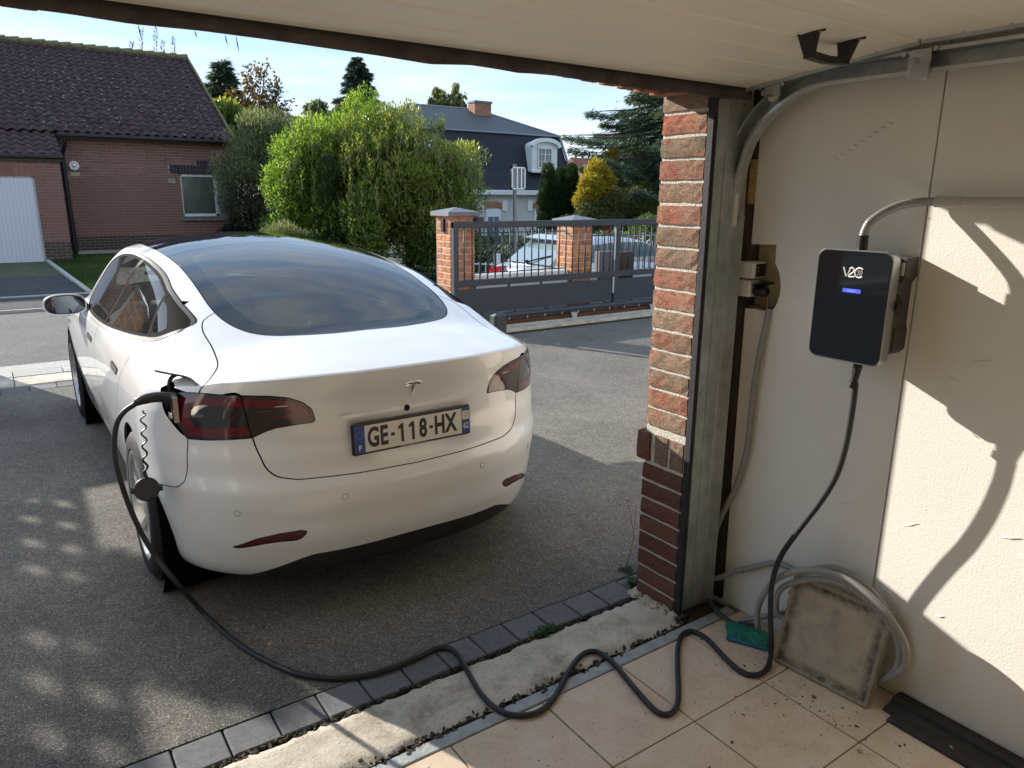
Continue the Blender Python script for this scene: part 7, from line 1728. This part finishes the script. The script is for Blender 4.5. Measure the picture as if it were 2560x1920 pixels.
n_ = G_+1; F = [(i*n_+j, (i+1)*n_+j, (i+1)*n_+j+1, i*n_+j+1) for i in range(G_) for j in range(G_)]
ringi = [i*n_ for i in range(G_+1)]+[G_*n_+j for j in range(1, G_+1)]+[i*n_+G_ for i in range(G_-1, -1, -1)]+[j for j in range(G_-1, 0, -1)]
b0 = len(V); V += [V[k]+bk*.040 for k in ringi]; m_ = len(ringi); F += [(ringi[k], b0+k, b0+(k+1) % m_, ringi[(k+1) % m_]) for k in range(m_)]+[tuple(b0+k for k in range(m_))]
cs_ = obj('concrete_cover', V, F, MT['slab'], smooth=False, label='square concrete drain cover with mossy rim leaning on the wall', cat='concrete cover')
for p_ in cs_.data.polygons: p_.use_smooth = True
cs_.data.set_sharp_from_angle(angle=math.radians(40))
def ef(co):
    p = np.array(co)-O; s_ = p@wv/wd; t = p@uv/hh; e = min(s_, 1-s_, t, 1-t); return max(0., min(1., (0.135-e)/.07))*(.85 if e > .03 else .35)
edge_attr(cs_.data, ef)
# ---- hand brush
br = empty('hand_brush', (2.22, 1.6, 0), 'teal hand brush with blue back lying by the wall behind the cable', 'brush')
a = atz(1822, 1595, .012); b_ = atz(1905, 1618, .012); d_ = (b_-a)/np.linalg.norm(b_-a); s_ = np.array([-d_[1], d_[0], 0]); s_ = s_ if s_[0] > 0 else -s_
Mx = Matrix(((d_[0], s_[0], 0, a[0]), (d_[1], s_[1], 0, a[1]), (0, 0, 1, 0), (0, 0, 0, 1)))
q = MB(); q.cbox(-.01, .145, -.008, .030, .004, .018, .004, Mx); q.build('brush_back', M('blue_plastic', (0.02, 0.14, 0.26), .5), br)
q = MB(); rb = np.random.default_rng(2); V = []; F = []
for k in range(900):
    u_ = rb.uniform(-.006, .14); v_ = rb.uniform(-.003, .025); h_ = .048+rb.normal(0, .002); p0 = np.array([u_, v_, .016]); p1 = np.array([u_+rb.normal(0, .004)+(u_-.067)*.12, v_+rb.normal(.004, .004), .016+h_]); t_ = np.array([.0012, 0, 0]); b0 = len(V); V += [Mx@Vector(p0-t_), Mx@Vector(p0+t_), Mx@Vector(p1+t_), Mx@Vector(p1-t_)]; F.append((b0, b0+1, b0+2, b0+3))
obj('bristles', V, F, M('teal_bristles', (0.03, 0.30, 0.25), .6, rand=0, noise=.3, nscale=80), br, kind='stuff')
# ---- black rubber strip on the floor along the wall
rs_ = empty('rubber_strip', (2.27, .8, 0), 'black dusty rubber edging strip lying along the wall on the tiles', 'rubber strip')
M_dr = M('dusty_black_rubber', (0.030, 0.029, 0.028), .8, noise=.35, nscale=30, bump=.3, bscale=60)
q = MB(); q.prism([(2.245, .001), (2.250, .014), (2.295, .018), (2.298, .030), (2.335, .034), (2.340, .030), (2.352, .030), (2.352, .001)], 'y', -.9, 1.035); q.build('strip', M_dr, rs_)
q = MB(); q.prism([(2.205, .001), (2.208, .009), (2.250, .012), (2.255, .001)], 'y', -.9, 1.0); q.build('strip', M_dr, rs_)
# ---- charging cable
cc = empty('charging_cable', (1.3, 2.0, 0), 'black charging cable waving over the tiles from wall charger to white car', 'charging cable')
up = [tuple(atx(2139, 958, 2.198)), tuple(atx(2131, 1025, 2.200)), tuple(atx(2116, 1110, 2.206)), tuple(atx(2093, 1185, 2.212))]
mid = [tuple(atx(px, py, x)) for px, py, x in ((2055, 1250, 2.215), (1990, 1335, 2.21), (1950, 1395, 2.20), (1930, 1460, 2.185), (1926, 1530, 2.17), (1928, 1600, 2.155), (1926, 1645, 2.15))]
R_ = .0098
fl_ = [tuple(atz(px, py, .011)) for px, py in ((1915, 1675), (1888, 1688), (1850, 1678), (1808, 1640), (1765, 1595), (1728, 1578), (1705, 1588), (1695, 1620), (1694, 1670), (1696, 1730), (1691, 1768), (1670, 1786), (1638, 1776), (1590, 1725), (1540, 1665), (1502, 1633), (1472, 1629), (1445, 1646), (1415, 1690), (1387, 1742), (1350, 1778), (1300, 1789), (1250, 1777), (1205, 1738), (1170, 1680))]
mid2 = [tuple(atz(px, py, z)) for px, py, z in ((1145, 1638, .012), (1120, 1620, .014), (1085, 1623, .014), (1045, 1643, .014), (950, 1680, .013), (850, 1696, .012), (760, 1688, .011), (700, 1668, .011), (640, 1638, .011), (590, 1605, .011), (545, 1567, .012), (505, 1528, .03))]
hang = [tuple(aty(px, py, CY+y_)) for px, py, y_ in ((440, 1455, -.55), (388, 1390, -.48), (345, 1315, -.45), (312, 1235, -.43), (292, 1165, -.43), (286, 1110, -.43), (292, 1060, -.44), (310, 1030, -.45), (338, 1010, -.46))]
q = MB(); q.tube(spline(up+mid+fl_+mid2+hang, 7), R_, 12); q.build('cable', MT['cable'], cc, smooth='auto', fix=False)
gun = [tuple(aty(px, py, CY+y_)) for px, py, y_ in ((338, 1010, -.46), (352, 1001, -.465), (380, 994, -.47), (410, 993, -.475), (440, 1000, -.485), (458, 1012, -.49))]
q = MB(); sp_ = spline(gun, 6); q.tube(sp_, list(np.interp(np.linspace(0, 1, len(sp_)), [0, .08, .12, .3, .6, .8, 1], [.010, .014, .016, .019, .020, .024, .030])), 16); q.build('plug_handle', MT['blackplastic'], cc, smooth='auto')
a = Vector(aty(455, 1000, CY-.49)); b_ = Vector(aty(478, 1012, CY-.50)); q = MB(); q.tube([a, b_], [.031, .027], 18); q.tube([Vector(aty(462, 990, CY-.49)), Vector(aty(466, 1030, CY-.49))], [.018, .020], 14); q.build('plug_head', MT['blackplastic'], cc, smooth='auto')
sq = []
for k in range(60):
    t = k/59; py = 1026+t*185; px = 357+t*9+ (7.5*(1-.35*t))*math.sin(t*2*math.pi*5.6)*(1 if .04 < t < .9 else .2); sq.append(tuple(aty(px, py, CY-.49)))
q = MB(); q.tube(sq, list(np.interp(np.linspace(0, 1, 60), [0, .5, 1], [.0028, .0036, .0055])), 7); q.build('coiled_strap', MT['blackplastic'], cc, smooth='auto')
cxp = Vector(aty(367, 1223, CY-.50)); q = MB(); dv_ = (Vector(CAM)-cxp).normalized(); dv_ = (dv_+Vector((-.15, 0, .15))).normalized()
q.tube([cxp-dv_*.02, cxp-dv_*.016, cxp+dv_*.006, cxp+dv_*.010], [.036, .043, .045, .041], 28); q.build('protective_cap', MT['blackplastic'], cc, smooth='auto')
q = MB(); u_ = dv_.cross(Vector((0, 0, 1))).normalized(); 
for s_ in (-1, 1): q.tube([cxp+u_*s_*.040, cxp+u_*s_*.054], [.014, .011], 10)
q.build('cap_lug', MT['blackplastic'], cc, smooth='auto')
# ---- leaves, chips and crumbs on the floor
def leaf(name, px, py, z, s_, mat, label, ang=0., cat='leaf', group=None):
    p = atz(px, py, z); q = MB(); pts = []
    for k in range(10): t = 2*math.pi*k/10; r = s_*(1 if k % 2 == 0 else .55); pts.append((r*math.cos(t)*1.3, r*math.sin(t)))
    Mx = Matrix.Translation(Vector(p))@Matrix.Rotation(ang, 4, 'Z')@Matrix.Rotation(.12, 4, 'X')
    n = len(pts); V = [Mx@Vector((0, 0, .003))]+[Mx@Vector((a, b_, .001+.002*math.sin(a*300))) for a, b_ in pts]; q.add(V, [(0, k+1, (k+1) % n+1) for k in range(n)]); return q.build(name, mat, None, fix=False, label=label, cat=cat, group=group)
lm1 = M('dry_leaf_tan', (0.42, 0.25, 0.09), .8); lm2 = M('dry_leaf_brown', (0.20, 0.09, 0.04), .8)
leaf('leaf', 675, 1609, .003, .012, lm1, 'dry tan leaf on the asphalt beside the black cable')
leaf('leaf', 2150, 1878, .002, .010, lm1, 'tan wood chip on the tile joint near the bottom edge', .8, 'wood chip')
leaf('leaf', 2318, 1850, .002, .008, lm1, 'tan wood chip at the edge of the rubber strip', .3, 'wood chip')
leaf('leaf', 2378, 1868, .013, .007, lm1, 'small pale wood chip lying on the rubber strip', 1.2, 'wood chip')
leaf('leaf', 2035, 1743, .002, .010, lm2, 'brown curled bark piece on the tiles before the concrete cover', .2, 'bark')
leaf('leaf', 1830, 1856, .002, .007, lm2, 'thin brown leaf fragment in the middle of a floor tile', .5)
leaf('leaf', 1050, 1857, .002, .006, M('red_leaf', (0.35, 0.07, 0.03), .8), 'tiny red leaf in the joint beside the grey floor strip', .5)
q = MB(); rd = np.random.default_rng(12)
def crumb(px, py, s_, z=.001):
    p = atz(px, py, z); Mx = Matrix.Translation(Vector(p))@Matrix.Rotation(rd.uniform(0, 6), 4, 'Z')@Matrix.Diagonal((rd.uniform(.6, 2.2), rd.uniform(.5, 1), .6, 1)); q.box(-s_, s_, -s_, s_, 0, s_, Mx)
for k in range(260):
    px, py = rd.uniform(1000, 2560), rd.uniform(1560, 1920); p = atz(px, py, 0)
    if p[1] < 1.70 and p[0] < 2.34: crumb(px, py, abs(rd.normal(.0005, .0006))+.0004)
for k in range(200):
    cxy = [(1900, 1700, 60, 40), (1960, 1690, 50, 30), (2030, 1740, 70, 40), (1890, 1660, 30, 60), (2120, 1790, 60, 30), (1800, 1560, 50, 30), (2350, 1860, 90, 30)][rd.integers(7)]
    px, py = rd.normal(cxy[0], cxy[2]), rd.normal(cxy[1], cxy[3]); p = atz(px, py, 0)
    if p[1] < 1.8 and p[0] < 2.34: crumb(px, py, abs(rd.normal(.0008, .0009))+.0005)
for k in range(700):
    x = rd.uniform(-.3, 2.1); y = 2.028+rd.normal(0, .008) if k % 2 else 1.772+rd.normal(0, .010); s_ = abs(rd.normal(.0025, .0018))+.0008
    Mx = Matrix.Translation((x, y, -.016 if k % 2 else -.004))@Matrix.Rotation(rd.uniform(0, 6), 4, 'Z')@Matrix.Diagonal((rd.uniform(.6, 2.5), rd.uniform(.5, 1), 1, 1)); q.box(-s_, s_, -s_, s_, 0, .016 if k % 2 else .008, Mx)
q.build('crumbs', MT['dirt'], None, fix=False, kind='stuff', label='scattered dark crumbs and soil on the tiles and in the joints', cat='dirt')
q = MB()
for k in range(26):
    px, py = rd.normal(1900, 45), rd.normal(1640, 60); p = atz(px, py, .002)
    if p[0] > 2.33: continue
    a_ = rd.uniform(0, 3.1); l = rd.uniform(.003, .009); q.tube([(p[0], p[1], .002), (p[0]+l*math.cos(a_), p[1]+l*math.sin(a_), .004)], .0009, 5)
q.build('white_snips', MT['white'], None, fix=False, kind='stuff', label='tiny white plastic snips scattered beside the concrete cover', cat='debris')
# ================================================================ SILVER HATCHBACK ON THE STREET
sv = empty('silver_hatchback', (8.9, 9.9, -.38), 'silver grey hatchback parked on the street behind the sliding gate', 'car')
SVP = M('silver_paint', (0.50, 0.53, 0.56), .3, .55, .5, coat=1.0); SX, SY, SZ = 6.95, 9.05, -.40; WD = 1.62
# sections along the car: x, z bottom, z belt, z roof (None = no cabin), half width belt, half width roof
ST = [(0.0, .42, .62, None, .70, 0), (.02, .30, .86, None, .76, 0), (.12, .24, .92, None, .80, 0), (.30, .22, .96, .99, .81, .60), (.62, .22, .96, 1.30, .81, .57), (.85, .22, .955, 1.40, .81, .58), (1.3, .22, .95, 1.43, .81, .60), (1.9, .22, .94, 1.42, .81, .60), (2.4, .22, .93, 1.32, .80, .57), (2.85, .22, .92, 1.10, .80, .57), (3.15, .22, .90, .93, .79, .60), (3.6, .24, .80, None, .76, 0), (3.85, .30, .66, None, .66, 0), (3.92, .40, .55, None, .5, 0)]
V = []; F = []; nS = 22
def sec(s_):
    x, zb, zl_, zr, hb, hr = s_; P_ = []
    if zr is None: zr = zl_+.005; hr = hb*.80
    half = [(0, zb), (hb*.7, zb), (hb*.95, zb+.05), (hb, zb+.18), (hb*1.005, zl_*.8), (hb*.985, zl_), (hb*.96, zl_+.012), ((hb*.9+hr)/2, (zl_+zr)/2), (hr+.02, zr-.04 if zr > zl_+.1 else zr), (hr*.85, zr+.004), (hr*.4, zr+.02), (0, zr+.025)]
    return [(x, a, b) for a, b in half]+[(x, -a, b) for a, b in half[::-1][1:-1]]
for s_ in ST: V += [(SX+p[0], SY+WD/2+p[1]*WD/1.62, SZ+p[2]) for p in sec(s_)]
n = len(sec(ST[0])); 
for i in range(len(ST)-1):
    for k in range(n): F.append((i*n+k, i*n+(k+1) % n, (i+1)*n+(k+1) % n, (i+1)*n+k))
F.append(tuple(range(n))); F.append(tuple((len(ST)-1)*n+k for k in range(n))[::-1])
bd = obj('body', V, F, SVP, sv); 
import bmesh
bm = bmesh.new(); bm.from_mesh(bd.data); bmesh.ops.recalc_face_normals(bm, faces=bm.faces[:]); bm.to_mesh(bd.data); bm.free()
md = bd.modifiers.new('s', 'SUBSURF'); md.levels = md.render_levels = 2
for p_ in bd.data.polygons: p_.use_smooth = True
SG2 = gloss('blue_grey_car_glass', (0.10, 0.16, 0.19), .03)
def sp(x, y, z): return (SX+x, SY+y, SZ+z)
q = MB(); q.add([sp(.20, .22, 1.005), sp(.20, WD-.22, 1.005), sp(.64, WD-.30, 1.345), sp(.64, .30, 1.345), sp(.28, .22, .99), sp(.28, WD-.22, .99), sp(.72, WD-.30, 1.32), sp(.72, .30, 1.32)], [(0, 1, 2, 3), (4, 5, 6, 7), (0, 4, 5, 1), (3, 2, 6, 7), (0, 3, 7, 4), (1, 5, 6, 2)]); q.build('rear_window', M('hatch_glass', (0.22, 0.28, 0.30), .05, coat=1.0), sv)
q = MB(); q.prism([(SX+.50, SZ+1.385), (SX+.86, SZ+1.435), (SX+.86, SZ+1.40), (SX+.55, SZ+1.36)], 'y', SY+.22, SY+WD-.22); q.build('spoiler', SVP, sv, smooth='auto')
for a, b_ in (((.80, .93), (1.42, .93, 1.38)), ((1.50, .93), (2.3, .93, 1.36))): pass
ys = .065
q = MB(); q.prism([(SX+.62, SZ+.985), (SX+.95, SZ+1.31), (SX+1.47, SZ+1.345), (SX+1.47, SZ+.975)], 'y', SY+ys, SY+ys+.12); q.build('side_window', SG2, sv)
q = MB(); q.prism([(SX+1.55, SZ+.975), (SX+1.55, SZ+1.345), (SX+2.05, SZ+1.33), (SX+2.45, SZ+1.20), (SX+2.80, SZ+.975)], 'y', SY+ys, SY+ys+.12); q.build('side_window', SG2, sv)
RL = gloss('red_lamp', (0.35, 0.008, 0.010), .15)
for y0_, y1_ in ((.02, .34), (WD-.34, WD-.02)):
    q = MB(); q.prism([(SY+y0_, SZ+.72), (SY+y1_, SZ+.76), (SY+y1_, SZ+.86), (SY+y0_, SZ+.93)], 'x', SX-.03, SX+.20); q.build('tail_lamp', RL, sv)
q = MB(); q.cbox(SX-.035, SX+.02, SY+.55, SY+1.07, SZ+.66, SZ+.77, .004); q.build('number_plate', MT['white'], sv)
q = MB(); q.cbox(SX-.02, SX+.05, SY+.40, SY+1.22, SZ+.785, SZ+.81, .004); q.build('trim_strip', MT['gblack'], sv)
q = MB(); q.tube([sp(.16, .8, 1.02), sp(.30, .55, 1.10), sp(.36, .38, 1.14)], .012, 6); q.tube([sp(.15, .8, 1.0), sp(.2, .8, 1.04)], .03, 8); q.build('wiper', MT['gblack'], sv)
for x in (.72, 3.15):
    for y in (.02, WD-.02):
        q = MB(); s_ = -1 if y < .5 else 1; q.lathe([(-.19*s_, .2), (-.19*s_, .31), (-.02*s_, .31), (0, .29), (0, .21)], sp(x, y, .31), 'y', 32); w_ = q.build('wheel', MT['tyre'], sv, smooth='auto')
        q = MB(); q.lathe([(-.01*s_, .21), (-.03*s_, .12), (-.01*s_, 0)], sp(x, y, .31), 'y', 20); q.build('rim', MT['rim'], w_, smooth='auto')

# ================================================================ countable pieces become parts of their own
for nm, nn in (('spacer', None), ('hinge_plate', None), ('wall_bracket', None), ('soldier_course', 'brick'), ('ridge', 'ridge_tile'), ('garage_door', 'slat'), ('spokes', 'spoke'), ('glazing_bars', 'glazing_bar'), ('quoin', None), ('palings', 'paling'), ('zinc_ridge', 'ridge_strip'), ('catch', None), ('rack_clip', None), ('bolt', None), ('screw', None), ('cap_lug', None), ('socket_pin', None), ('indicator', None), ('end_cap', None), ('concrete_panel', None), ('fascia', None), ('dashboard', None), ('wiper', None), ('steel_profile', None), ('marker', None)):
    for o in [o for o in bpy.data.objects if o.type == 'MESH' and o.name.split('.')[0] == nm]: explode(o, nn)
for o in [o for o in bpy.data.objects if o.name.startswith('rail') and o.parent and o.parent.name in ('bar_gate', 'bar_fence')]: explode(o)
